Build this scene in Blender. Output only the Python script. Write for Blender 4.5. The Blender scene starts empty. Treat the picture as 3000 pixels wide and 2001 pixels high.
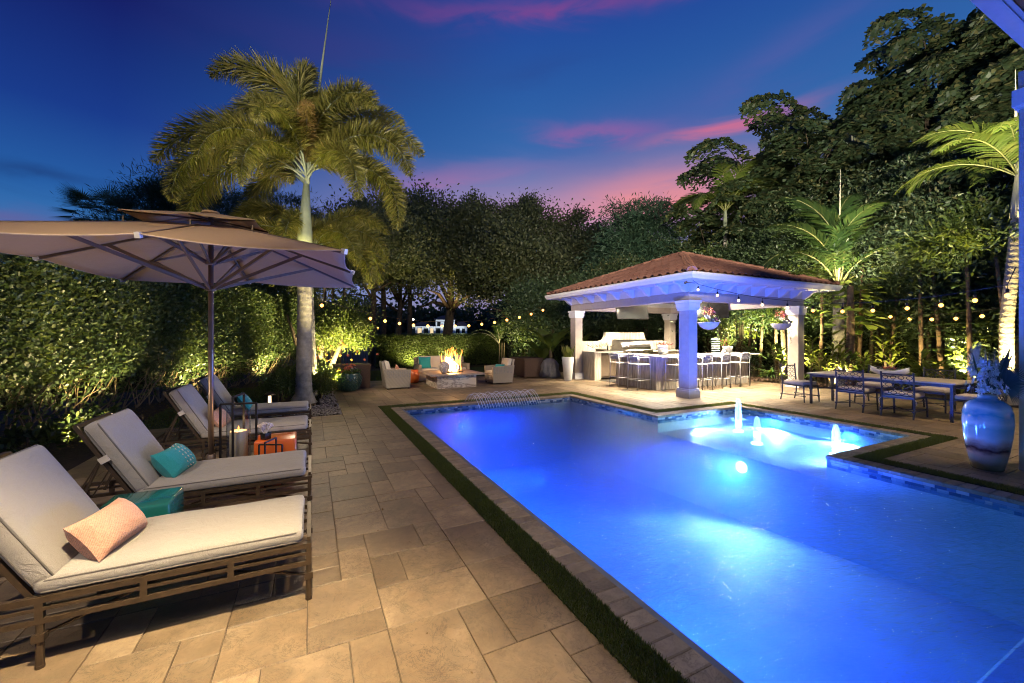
import bpy, math, random
import numpy as np
from mathutils import Matrix, Vector, Euler
random.seed(7); RNG = np.random.default_rng(7)
PI = math.pi; R = math.radians
sc = bpy.context.scene
COL = sc.collection

# ------------------------------------------------------------------ camera
cd = bpy.data.cameras.new('camera'); cam = bpy.data.objects.new('camera', cd); COL.objects.link(cam)
cam.location = (0, 0, 1.65); cam.rotation_euler = (R(90), 0, R(-26.2))
cd.sensor_width = 36; cd.lens = 14.34; cd.shift_y = -18.5/3000; cd.clip_end = 3000; cd.clip_start = 0.05
sc.camera = cam
sc.view_settings.view_transform = 'Standard'; sc.view_settings.look = 'None'
sc.view_settings.exposure = 0; sc.view_settings.gamma = 1; sc.view_settings.use_curve_mapping = False
sc.cycles.use_denoising = True
try: sc.cycles.denoiser = 'OPENIMAGEDENOISE'
except Exception: pass
sc.cycles.max_bounces = 7; sc.cycles.transparent_max_bounces = 12; sc.cycles.diffuse_bounces = 3
sc.cycles.glossy_bounces = 3; sc.cycles.transmission_bounces = 5
sc.cycles.caustics_reflective = False; sc.cycles.caustics_refractive = False
sc.cycles.sample_clamp_indirect = 4; sc.cycles.sample_clamp_direct = 0
sc.cycles.use_light_tree = True; sc.cycles.pixel_filter_type = 'BLACKMAN_HARRIS'; sc.cycles.filter_width = 1.05

def s2l(c):
    return tuple(((v/255)/12.92 if v/255 <= .04045 else ((v/255+.055)/1.055)**2.4) for v in c)

# ------------------------------------------------------------------ world: dusk sky
world = bpy.data.worlds.new('World'); sc.world = world; world.use_nodes = True
wt = world.node_tree; wt.nodes.clear()
def wn(t, **k):
    n = wt.nodes.new(t)
    for a, b in k.items(): setattr(n, a, b)
    return n
def wm(op, a, b=None, c=None, clamp=False):
    n = wn('ShaderNodeMath', operation=op); n.use_clamp = clamp
    for i, v in enumerate((a, b, c)):
        if v is None: continue
        if isinstance(v, (int, float)): n.inputs[i].default_value = v
        else: wt.links.new(v, n.inputs[i])
    return n.outputs[0]
def wmix(f, a, b):
    n = wn('ShaderNodeMixRGB')
    for i, v in enumerate((f, a, b)):
        if isinstance(v, (int, float)): n.inputs[i].default_value = v
        elif isinstance(v, tuple): n.inputs[i].default_value = (*v, 1)
        else: wt.links.new(v, n.inputs[i])
    return n.outputs[0]
tc = wn('ShaderNodeTexCoord'); sx = wn('ShaderNodeSeparateXYZ'); wt.links.new(tc.outputs['Generated'], sx.inputs[0])
az = wm('MULTIPLY', wm('ARCTAN2', sx.outputs[0], sx.outputs[1]), 180/PI)
el = wm('MULTIPLY', wm('ARCSINE', sx.outputs[2]), 180/PI)
def ramp(stops):
    n = wn('ShaderNodeValToRGB'); wt.links.new(wm('DIVIDE', el, 60, clamp=True), n.inputs[0])
    e = n.color_ramp.elements
    for i, (d, c) in enumerate(stops):
        x = e[i] if i < 2 else e.new(0)
        x.position = d/60
    for i, (d, c) in enumerate(stops):
        e[i].position = d/60; e[i].color = (*s2l(c), 1)
    return n.outputs[0]
rightc = ramp([(0, (160,132,160)), (10, (130,134,178)), (16, (84,124,178)), (24, (48,102,166)), (38, (32,70,148)), (60, (16,30,90))])
leftc = ramp([(0, (90,130,170)), (8, (58,118,174)), (14, (36,90,158)), (21, (24,56,132)), (31, (18,28,96)), (60, (10,14,60))])
side = wm('MULTIPLY', wm('ADD', az, 18), 1/46, clamp=True)
side = wm('SMOOTH_MIN', side, 1, .2)
base = wmix(side, leftc, rightc)
cv = wn('ShaderNodeCombineXYZ')
wt.links.new(wm('MULTIPLY', az, .05), cv.inputs[0]); wt.links.new(wm('MULTIPLY', el, .22), cv.inputs[1])
nz = wn('ShaderNodeTexNoise'); nz.inputs['Scale'].default_value = 1.3; nz.inputs['Detail'].default_value = 7; nz.inputs['Roughness'].default_value = .55
nz.inputs['Distortion'].default_value = .6
wt.links.new(cv.outputs[0], nz.inputs['Vector'])
nfac = nz.outputs['Fac']
warp = wm('MULTIPLY', wm('SUBTRACT', nfac, .5), 5)
def cloud(col, a0, e0, sa, se, tilt, amt, dens):
    da = wm('SUBTRACT', az, a0)
    de = wm('SUBTRACT', wm('SUBTRACT', wm('ADD', el, warp), e0), wm('MULTIPLY', da, tilt))
    g = wm('ADD', wm('POWER', wm('ABSOLUTE', wm('DIVIDE', da, sa)), 2), wm('POWER', wm('ABSOLUTE', wm('DIVIDE', de, se)), 2))
    g = wm('EXPONENT', wm('MULTIPLY', g, -1))
    d = wm('ADD', wm('MULTIPLY', wm('SUBTRACT', nfac, .5), dens), .75, clamp=True)
    return wm('MULTIPLY', wm('MULTIPLY', g, d), amt, clamp=True), s2l(col)
for cl in [((150,66,130), 34, 38.4, 22, 1.2, .02, .55, 4), ((70,48,118), 4, 33, 14, 3, .1, .30, 2),
           ((176,92,150), 38, 26.0, 8, 1.0, -.03, .65, 3), ((222,108,130), 53, 24.4, 8, .9, .04, .85, 3),
           ((110,92,160), 60, 30, 8, 1.8, .30, .28, 2), ((242,140,132), 45, 17.6, 13, 3.6, .05, 1.0, 1.5),
           ((206,146,168), 26, 15.0, 20, 4.6, 0, .75, 1), ((205,110,150), 20, 21, 12, 1.4, .1, .35, 2), ((90,84,156), 46, 27, 18, 3, .1, .25, 2),
           ((24,40,92), -23, 14.3, 3.5, .7, -.05, .75, 2), ((24,44,100), -16, 14.6, 3, .4, 0, .5, 2), ((110,80,135), -25, 10.5, 4, 1.2, 0, .6, 1),
           ((40,60,126), 30, 33, 6, 1, .1, .3, 2)]:
    f, c = cloud(*cl); base = wmix(f, base, c)
bg = wn('ShaderNodeBackground'); bg.inputs['Strength'].default_value = 1.12
wo = wn('ShaderNodeOutputWorld'); wt.links.new(base, bg.inputs['Color']); wt.links.new(bg.outputs[0], wo.inputs[0])

# ------------------------------------------------------------------ lamps
WARM = (1.0, .62, .24); WARMW = (1.0, .78, .50); BLUE = (.030, .118, 1.0)
def aim(o, d): o.rotation_euler = Vector(d).to_track_quat('-Z', 'Y').to_euler()
def spot(loc, d, power, col, ang=80, blend=.6, rad=.05):
    l = bpy.data.lights.new('spot_lamp', 'SPOT'); l.energy = power; l.color = col; l.spot_size = R(ang); l.spot_blend = blend; l.shadow_soft_size = rad
    o = bpy.data.objects.new('spot_lamp', l); o.location = loc; aim(o, d); COL.objects.link(o); return o
def point(loc, power, col, rad=.05):
    l = bpy.data.lights.new('point_lamp', 'POINT'); l.energy = power; l.color = col; l.shadow_soft_size = rad
    o = bpy.data.objects.new('point_lamp', l); o.location = loc; COL.objects.link(o); return o
# downlights in the roof overhang of the house, behind and above the camera
DOWN = [(-.1, 1.0, 4.83), (-3.2, 1.0, 4.83), (3.4, .2, 4.83), (10.5, .9, 4.83), (-2.0, 1.15, 4.83)]
spot(DOWN[0], (-.10, .16, -1), 3900, (1, .77, .45), 50, 1.0)
spot((1.2, 1.1, 4.83), (-.1, .95, -1.25), 360, (1, .74, .42), 74, .9)
spot(DOWN[1], (.46, 1.0, -1.25), 640, (1, .84, .68), 50, .9)
spot(DOWN[4], (.22, 1, -.50), 800, (1, .78, .50), 40, .9)
spot(DOWN[2], (-1.0, .9, -1.5), 300, (1, .84, .66), 66, .9)
spot(DOWN[3], (.1, .5, -1), 900, (1, .76, .46), 90, .8)
PK = 6.5; UK = 11.0
FILL_FLOOD = [((-2.6, 1.80, 5.30), (.66, 1, .44), 6500, 78), ((9.9, 1.80, 5.30), (.62, .8, .46), 9500, 92), ((2.6, 1.80, 5.30), (.5, 1, .36), 7500, 72), ((4.9, 1.80, 5.30), (.62, 1, -.10), 3200, 40)]  # added floods without fixtures, brightening the trees and the pavilion roof
MOON = [((.36, 11.2, 2.9), (1, .12, -.55), 420, 110), ((8.2, 7.15, 2.92), (-1, .85, -.5), 620, 100), ((.25, 10.9, 2.9), (.25, -1, -.6), 200, 100), ((14.0, 7.4, 2.5), (-.3, -1, -.7), 150, 110), ((14.75, 6.6, 3.25), (.75, .25, 1.1), 700, 120)]  # pavilion corner and eave spots are added fill for seating and coconut palm
for p, d, e, a in MOON: spot(p, d, e, (1, .80, .54), a, .8, .05)
for p, d, e, a in FILL_FLOOD: spot(p, d, e, (1, .88, .66), a, .7, .08)
# pool lamps, in niches below the water line; left wall ones are added unseen fill
POOLL = [((6.30, 4.35, -.52), (-1, -.30, -.26), 440, 160), ((3.2, 9.22, -.52), (.1, -1, -.12), 100, 165),
         ((1.85, 3.6, -.60), (1, .1, -.1), 90, 170), ((1.85, 4.9, -.60), (1, 0, -.1), 60, 170), ((4.4, 9.22, -.6), (-.2, -1, -.12), 28, 165), ((1.85, 1.9, -.55), (1, -.05, -.02), 210, 120), ((1.85, 6.4, -.70), (1, .1, -.1), 80, 170)]
for i_, (p, d, e, a) in enumerate(POOLL): spot(p, d, e*PK, (.13, .23, 1.0) if i_ == 0 else BLUE, a, .8 if i_ == 0 else .4, .10)
SHELFL = [((8.83, 5.3, -.17), (-1, -.1, -.22), 90), ((8.83, 3.9, -.17), (-1, .1, -.22), 90), ((7.4, 6.10, -.17), (.1, -1, -.22), 60), ((7.3, 3.18, -.17), (0, 1, -.22), 50)]
for p, d, e in SHELFL: spot(p, d, e*8, (.26, .48, 1.0), 136, .6, .05)
BUB = [(7.92, 5.50), (7.32, 4.72), (7.83, 3.71)]
for x, y in BUB: point((x, y, -.16), 9, (.22, .62, 1.0), .05)
SPILL = [((6.9, 5.2, -.14), (.50, .60, .66), 520, 78), ((7.6, 4.6, -.13), (1, 0, .16), 70, 90), ((5.2, 3.5, -.2), (.8, -.42, .46), 110, 80), ((2.6, 4.4, -.2), (-.8, .2, .75), 75, 110), ((3.2, 7.2, -.2), (-.9, -.1, .7), 40, 110), ((6.1, 2.6, -.15), (.05, -.45, 1), 75, 90)]
for p, d, e, a in SPILL:  # added spots without fixtures, standing in for blue light spilling off the pool
    if e: spot(p, d, e*4, (.045, .11, 1.0), a, .6, .15)
# pavilion ceiling downlights
PAVL = [(10.1, 9.0, 3.0), (12.6, 9.0, 3.0), (10.3, 11.6, 3.0), (12.7, 11.6, 3.0), (11.3, 8.15, 3.0), (9.7, 8.15, 3.0), (12.9, 8.15, 3.0), (9.45, 9.9, 3.0)]
for x, y, z in PAVL: spot((x, y, z-.03), (0, 0, -1), 1150, (1, .84, .60), 125, .7, .06)
for x, y in ((10.6, 10.3), (12.6, 10.3)): point((x, y, 2.55), 260, (1, .84, .62), .12)  # added bare points that brighten ceiling and beams, no fixture
# garden uplights: position, direction, power, colour, angle
UPL = [((.50, 10.2, .10), (-.22, .42, 3), 170, (1, .80, .32), 58), ((-1.45, 10.1, .10), (-.10, .45, 3.0), 180, (1, .80, .32), 62),
       ((.05, 10.55, .1), (-.2, .55, 3.0), 3, (1, .72, .36), 60), ((.5, 12.6, .1), (-.3, .2, 3), 260, (1, .82, .34), 85), ((1.0, 9.9, .1), (-.5, .8, 3.2), 0, (1, .82, .4), 60),
       ((-2.75, 8.0, .08), (-.8, .4, 1.0), 60, (1, .74, .34), 95), ((-3.6, 6.6, .08), (-.7, -.3, 1.0), 50, (1, .74, .34), 90),
       ((-2.3, 12.6, .08), (-.35, .8, .9), 80, (1, .78, .34), 95), ((-1.1, 16.0, .08), (-.3, .6, .9), 80, (1, .8, .34), 95), ((-3.0, 10.4, .08), (-.8, .3, 1.0), 56, (1, .76, .34), 90),
       ((.9, 14.55, .1), (-.1, .5, 1.1), 260, (1, .80, .34), 110),
       ((4.7, 20.9, .1), (0, .7, 1), 55, (1, .82, .34), 130), ((6.7, 20.9, .1), (0, .7, 1), 60, (1, .82, .34), 130), ((9.6, 17.6, .3), (.1, .6, 1), 60, (1, .84, .36), 120),
       ((14.5, 3.25, .1), (.40, .22, 3), 360, (1, .82, .34), 64), ((14.65, 7.0, .1), (.35, -.25, 2.6), 60, (1, .82, .32), 90), ((14.7, 8.6, .1), (.6, -.45, 1.9), 260, (1, .84, .40), 80), ((16.2, 9.6, .1), (.3, .4, 2), 340, (.9, .9, .4), 85),
       ((14.7, 5.2, .1), (.9, .1, 1.4), 60, (1, .80, .34), 120), ((8.9, 27.0, .1), (.3, .5, 2), 600, (1, .7, .3), 70), ((17.5, 12.5, .1), (.3, .1, 2.4), 700, (1, .82, .36), 90), ((-2.75, 5.0, .08), (.9, .1, 1.25), 12, (1, .78, .52), 100), ((20, 5.5, .1), (.2, .1, 2.4), 700, (1, .8, .36), 90)]  # the two spots inside the dark tree stand are added fill
for p, d, e, c, a in UPL:
    if e: spot(p, d, e*UK, c, a, .7, .04)

# ------------------------------------------------------------------ helpers
class MB:
    def __init__(s): s.v = []; s.f = []; s.m = Matrix.Identity(4); s.uv = None
    def tr(s, m): s.m = m; return s
    def add(s, V, F):
        n = len(s.v); m = s.m
        s.v += [tuple(m @ Vector(p)) for p in V]; s.f += [tuple(n+i for i in f) for f in F]
    def box(s, x0, x1, y0, y1, z0, z1):
        s.add([(x0,y0,z0),(x1,y0,z0),(x1,y1,z0),(x0,y1,z0),(x0,y0,z1),(x1,y0,z1),(x1,y1,z1),(x0,y1,z1)],
              [(0,3,2,1),(4,5,6,7),(0,1,5,4),(1,2,6,5),(2,3,7,6),(3,0,4,7)])
    def bbox(s, x0, x1, y0, y1, z0, z1, c=.004):
        # box with chamfered top edges
        s.add([(x0,y0,z0),(x1,y0,z0),(x1,y1,z0),(x0,y1,z0),(x0,y0,z1-c),(x1,y0,z1-c),(x1,y1,z1-c),(x0,y1,z1-c),
               (x0+c,y0+c,z1),(x1-c,y0+c,z1),(x1-c,y1-c,z1),(x0+c,y1-c,z1)],
              [(0,3,2,1),(8,9,10,11),(0,1,5,4),(1,2,6,5),(2,3,7,6),(3,0,4,7),(4,5,9,8),(5,6,10,9),(6,7,11,10),(7,4,8,11)])
    def bar(s, p, q, w, h=None, up=(0,0,1)):
        h = w if h is None else h
        p = Vector(p); q = Vector(q); d = (q-p).normalized(); u = Vector(up)
        if abs(d.dot(u)) > .98: u = Vector((1,0,0))
        a = d.cross(u).normalized()*w/2; b = a.cross(d).normalized()*h/2
        V = [p-a-b, p+a-b, p+a+b, p-a+b, q-a-b, q+a-b, q+a+b, q-a+b]
        s.add(V, [(0,3,2,1),(4,5,6,7),(0,1,5,4),(1,2,6,5),(2,3,7,6),(3,0,4,7)])
    def tube(s, pts, r, seg=8, cap=True):
        pts = [Vector(p) for p in pts]; n = len(pts); rr = r if hasattr(r, '__len__') else [r]*n
        V = []; F = []; pa = None
        for i, p in enumerate(pts):
            d = (pts[min(i+1, n-1)]-pts[max(i-1, 0)]).normalized()
            if pa is None: pa = d.orthogonal().normalized()
            else:
                pa = (pa - d*pa.dot(d))
                pa = pa.normalized() if pa.length > 1e-6 else d.orthogonal().normalized()
            b = d.cross(pa)
            for k in range(seg):
                t = 2*PI*k/seg; V.append(p+(pa*math.cos(t)+b*math.sin(t))*rr[i])
        for i in range(n-1):
            for k in range(seg):
                k2 = (k+1) % seg; F.append((i*seg+k, i*seg+k2, (i+1)*seg+k2, (i+1)*seg+k))
        if cap: F.append(tuple(range(seg-1, -1, -1))); F.append(tuple((n-1)*seg+k for k in range(seg)))
        s.add(V, F)
    def lathe(s, prof, seg=24, c=(0,0,0), ripple=0, nr=0):
        V = []; F = []
        for r, z in prof:
            for k in range(seg):
                t = 2*PI*k/seg; q = r*(1+ripple*math.cos(nr*t)); V.append((c[0]+q*math.cos(t), c[1]+q*math.sin(t), c[2]+z))
        for i in range(len(prof)-1):
            for k in range(seg):
                k2 = (k+1) % seg; F.append((i*seg+k, i*seg+k2, (i+1)*seg+k2, (i+1)*seg+k))
        if prof[0][0] > 1e-4: F.append(tuple(range(seg-1, -1, -1)))
        if prof[-1][0] > 1e-4: F.append(tuple((len(prof)-1)*seg+k for k in range(seg)))
        s.add(V, F)
    def ball(s, c, r, seg=10, rings=6, sq=(1,1,1)):
        prof = [(max(1e-5, math.sin(PI*i/rings))*r, -math.cos(PI*i/rings)*r) for i in range(rings+1)]
        V = []; F = []
        for a, z in prof:
            for k in range(seg):
                t = 2*PI*k/seg; V.append((c[0]+a*math.cos(t)*sq[0], c[1]+a*math.sin(t)*sq[1], c[2]+z*sq[2]))
        for i in range(rings):
            for k in range(seg):
                k2 = (k+1) % seg; F.append((i*seg+k, i*seg+k2, (i+1)*seg+k2, (i+1)*seg+k))
        s.add(V, F)
    def torus(s, c, ax, ay, rm, seg=14, ms=5, n=(0,0,1)):
        # ring of radii ax, ay in the plane with basis given by columns of s.m
        V = []; F = []
        for i in range(seg):
            t = 2*PI*i/seg; u = Vector((math.cos(t)*ax, 0, math.sin(t)*ay)); o = Vector((math.cos(t), 0, math.sin(t)))
            for k in range(ms):
                a = 2*PI*k/ms; V.append(Vector(c)+u+o*rm*math.cos(a)+Vector((0,1,0))*rm*math.sin(a))
        for i in range(seg):
            for k in range(ms):
                F.append((i*ms+k, i*ms+(k+1) % ms, ((i+1) % seg)*ms+(k+1) % ms, ((i+1) % seg)*ms+k))
        s.add(V, F)
    def rbox(s, hx, hy, hz, r, n=(6,4,2), puff=0, c=(0,0,0)):
        # rounded cushion-like box
        def ticks(h, k):
            i = h-r; return [-h, -h+r*.3, -i]+[-i+2*i*j/k for j in range(1, k)]+[i, h-r*.3, h]
        T = [ticks(h, k) for h, k in zip((hx,hy,hz), n)]
        H = (hx,hy,hz); V = []; F = []; idx = {}
        def vert(p):
            key = tuple(round(x, 5) for x in p)
            if key in idx: return idx[key]
            q = [max(-(h-r), min(h-r, x)) for x, h in zip(p, H)]; d = Vector(p)-Vector(q)
            m = max(abs(x) for x in d)
            if d.length > 1e-9: d = d.normalized()*r
            w = Vector(q)+d
            if puff: w.z += puff*(1 if p[2] > 0 else -1)*(abs(p[2])/hz)*max(0, 1-(w.x/hx)**4)*max(0, 1-(w.y/hy)**4)
            V.append(w+Vector(c)); idx[key] = len(V)-1; return idx[key]
        for ax in range(3):
            a, b = [(1,2),(2,0),(0,1)][ax]
            for sg in (-1, 1):
                for i in range(len(T[a])-1):
                    for j in range(len(T[b])-1):
                        q = []
                        for (u, w) in ((i,j),(i+1,j),(i+1,j+1),(i,j+1)):
                            p = [0,0,0]; p[ax] = sg*H[ax]; p[a] = T[a][u]; p[b] = T[b][w]; q.append(vert(p))
                        if sg < 0: q.reverse()
                        F.append(tuple(q))
        s.add(V, F)
    def build(s, name, mat, parent=None, smooth=False, auto=None):
        me = bpy.data.meshes.new(name); me.from_pydata(s.v, [], s.f); me.materials.append(mat)
        if smooth: me.shade_smooth()
        if auto is not None:
            me.shade_smooth()
            try: me.set_sharp_from_angle(angle=R(auto))
            except Exception: pass
        o = bpy.data.objects.new(name, me); COL.objects.link(o)
        if parent: o.parent = parent
        return o
def npmesh(name, V, F, mat, parent=None, smooth=False, mi=None, mats=None):
    me = bpy.data.meshes.new(name); V = np.asarray(V, dtype=np.float32).reshape(-1, 3); F = np.asarray(F, dtype=np.int32)
    k = F.shape[1]; me.vertices.add(len(V)); me.vertices.foreach_set('co', V.ravel())
    me.loops.add(F.size); me.loops.foreach_set('vertex_index', F.ravel())
    me.polygons.add(len(F)); me.polygons.foreach_set('loop_start', np.arange(0, F.size, k, dtype=np.int32))
    me.polygons.foreach_set('loop_total', np.full(len(F), k, dtype=np.int32))
    for m in (mats or [mat]): me.materials.append(m)
    if mi is not None: me.polygons.foreach_set('material_index', np.asarray(mi, dtype=np.int32))
    if smooth: me.polygons.foreach_set('use_smooth', np.ones(len(F), dtype=bool))
    me.update(calc_edges=True)
    o = bpy.data.objects.new(name, me); COL.objects.link(o)
    if parent: o.parent = parent
    return o
def inst(o, parent=None, loc=None, rot=None, scale=None, name=None):
    c = bpy.data.objects.new(name or o.name.split('.')[0], o.data); COL.objects.link(c)
    if parent: c.parent = parent
    if loc is not None: c.location = loc
    if rot is not None: c.rotation_euler = rot
    if scale is not None: c.scale = scale if hasattr(scale, '__len__') else (scale,)*3
    return c
def tag(o, label=None, cat=None, group=None, kind=None):
    if label: o['label'] = label
    if cat: o['category'] = cat
    if group: o['group'] = group
    if kind: o['kind'] = kind
    return o
def thing(name, label, cat, loc=(0,0,0), rz=0, group=None):
    o = bpy.data.objects.new(name, None); COL.objects.link(o); o.location = loc; o.rotation_euler = (0,0,rz); o.empty_display_size = .1
    return tag(o, label, cat, group)
def dup(root, loc, rz, label, group=None):
    def cp(o, par):
        c = o.copy(); COL.objects.link(c)
        if par: c.parent = par
        for ch in list(o.children): cp(ch, c)
        return c
    r = cp(root, None); r.location = loc; r.rotation_euler = (0,0,rz); r['label'] = label
    if group: r['group'] = group
    return r
def norm(a): return a/np.maximum(1e-9, np.linalg.norm(a, axis=-1, keepdims=True))
def leafverts(C, D, N, L, W, fold=.25, ob=.55, shape=4):
    C = np.asarray(C, float); D = norm(np.asarray(D, float)); S = norm(np.cross(D, N)); N = norm(np.cross(S, D))
    L = np.asarray(L).reshape(-1,1); W = np.asarray(W).reshape(-1,1)
    if shape == 4:
        V = np.stack([C, C+D*L*ob+S*W*.5+N*W*fold, C+D*L, C+D*L*ob-S*W*.5+N*W*fold], 1)
        i = np.arange(len(C))[:,None]*4; F = np.concatenate([i+np.array([[0,2,1]]), i+np.array([[0,3,2]])], 0); return V.reshape(-1,3), F
    V = np.stack([C, C+D*L*.35+S*W*.36+N*W*fold*.8, C+D*L*.75+S*W*.5+N*W*fold, C+D*L, C+D*L*.75-S*W*.5+N*W*fold, C+D*L*.35-S*W*.36+N*W*fold*.8], 1)
    i = np.arange(len(C))[:,None]*6; F = np.concatenate([i+np.array([[0,3,2,1]]), i+np.array([[0,5,4,3]])], 0); return V.reshape(-1,3), F
def rdir(n, rng=RNG): return norm(rng.normal(size=(n,3)))

# ------------------------------------------------------------------ materials
def nt(name):
    m = bpy.data.materials.new(name); m.use_nodes = True; t = m.node_tree; t.nodes.clear()
    o = t.nodes.new('ShaderNodeOutputMaterial'); return m, t, o
def setin(t, n, key, v):
    s = n.inputs[key]
    if hasattr(v, 'links') or isinstance(v, bpy.types.NodeSocket): t.links.new(v, s)
    elif isinstance(v, tuple) and len(v) == 3 and s.type == 'RGBA': s.default_value = (*v, 1)
    else: s.default_value = v
def N(t, typ, ins=None, **k):
    n = t.nodes.new(typ)
    for a, b in k.items(): setattr(n, a, b)
    for a, b in (ins or {}).items(): setin(t, n, a, b)
    return n
def mixc(t, f, a, b, mode='MIX'):
    n = N(t, 'ShaderNodeMixRGB', {0: f, 1: a, 2: b}); n.blend_type = mode; return n.outputs[0]
def mth(t, op, a, b=0.0, clamp=False):
    n = N(t, 'ShaderNodeMath', operation=op); n.use_clamp = clamp
    setin(t, n, 0, a); setin(t, n, 1, b); return n.outputs[0]
def pos(t, kind='Object'): return t.nodes.new('ShaderNodeTexCoord').outputs[kind]
def wpos(t): return t.nodes.new('ShaderNodeNewGeometry').outputs['Position']
def noise(t, v, scale, detail=4, rough=.55, dist=0):
    return N(t, 'ShaderNodeTexNoise', {'Vector': v, 'Scale': scale, 'Detail': detail, 'Roughness': rough, 'Distortion': dist}).outputs['Fac']
def rampn(t, f, stops):
    n = N(t, 'ShaderNodeValToRGB', {0: f}); e = n.color_ramp.elements
    while len(e) < len(stops): e.new(.5)
    for i, (p, c) in enumerate(stops): e[i].position = p; e[i].color = (*c, 1)
    return n.outputs[0]
def bump(t, h, st=.3, d=.01): return N(t, 'ShaderNodeBump', {'Height': h, 'Strength': st, 'Distance': d}).outputs[0]
def mat(name, col, rough=.6, metal=0, var=.15, nscale=8, bmp=0, bscale=60, bd=.004, coat=0, spec=.5, col2=None, world=False):
    m, t, o = nt(name); v = wpos(t) if world else pos(t)
    n1 = noise(t, v, nscale, 5)
    c2 = col2 or tuple(x*(1-var) for x in col); c1 = col if col2 else tuple(min(1, x*(1+var)) for x in col)
    cc = mixc(t, rampn(t, n1, [(.3, (0,0,0)), (.7, (1,1,1))]), c2, c1)
    p = N(t, 'ShaderNodeBsdfPrincipled', {'Base Color': cc, 'Roughness': rough, 'Metallic': metal, 'Specular IOR Level': spec, 'Coat Weight': coat})
    if bmp: t.links.new(bump(t, noise(t, v, bscale, 3), bmp, bd), p.inputs['Normal'])
    t.links.new(p.outputs[0], o.inputs[0]); return m
def emis(name, col, st):
    m, t, o = nt(name); e = N(t, 'ShaderNodeEmission', {'Color': col, 'Strength': st}); t.links.new(e.outputs[0], o.inputs[0]); return m
def leafmat(name, c1, c2, c3=None, rough=.45, trans=.3, spec=.4):
    m, t, o = nt(name); g = t.nodes.new('ShaderNodeNewGeometry')
    stops = [(0, c1), (.65, c2), (1, c3 or c2)]
    cc = rampn(t, g.outputs['Random Per Island'], stops)
    nn = noise(t, g.outputs['Position'], .9, 2)
    cc = mixc(t, mth(t, 'MULTIPLY', nn, .5), cc, tuple(x*.6 for x in c1))
    p = N(t, 'ShaderNodeBsdfPrincipled', {'Base Color': cc, 'Roughness': rough, 'Specular IOR Level': spec})
    tr = N(t, 'ShaderNodeBsdfTranslucent', {'Color': mixc(t, .5, cc, (.35,.45,.05), 'MIX')})
    mx = N(t, 'ShaderNodeMixShader', {0: trans, 1: p.outputs[0], 2: tr.outputs[0]}); t.links.new(mx.outputs[0], o.inputs[0]); return m
def glassmat(name, tint=(.92,.95,.97), rough=.02):
    m, t, o = nt(name); tr = N(t, 'ShaderNodeBsdfTransparent', {'Color': tint}); gl = N(t, 'ShaderNodeBsdfGlossy', {'Roughness': rough})
    lw = N(t, 'ShaderNodeLayerWeight', {'Blend': .5}).outputs['Facing']; f = mth(t, 'ADD', .035, mth(t, 'MULTIPLY', mth(t, 'POWER', lw, 4.0), .55)); mx = N(t, 'ShaderNodeMixShader', {0: f, 1: tr.outputs[0], 2: gl.outputs[0]}); t.links.new(mx.outputs[0], o.inputs[0]); return m

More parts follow.
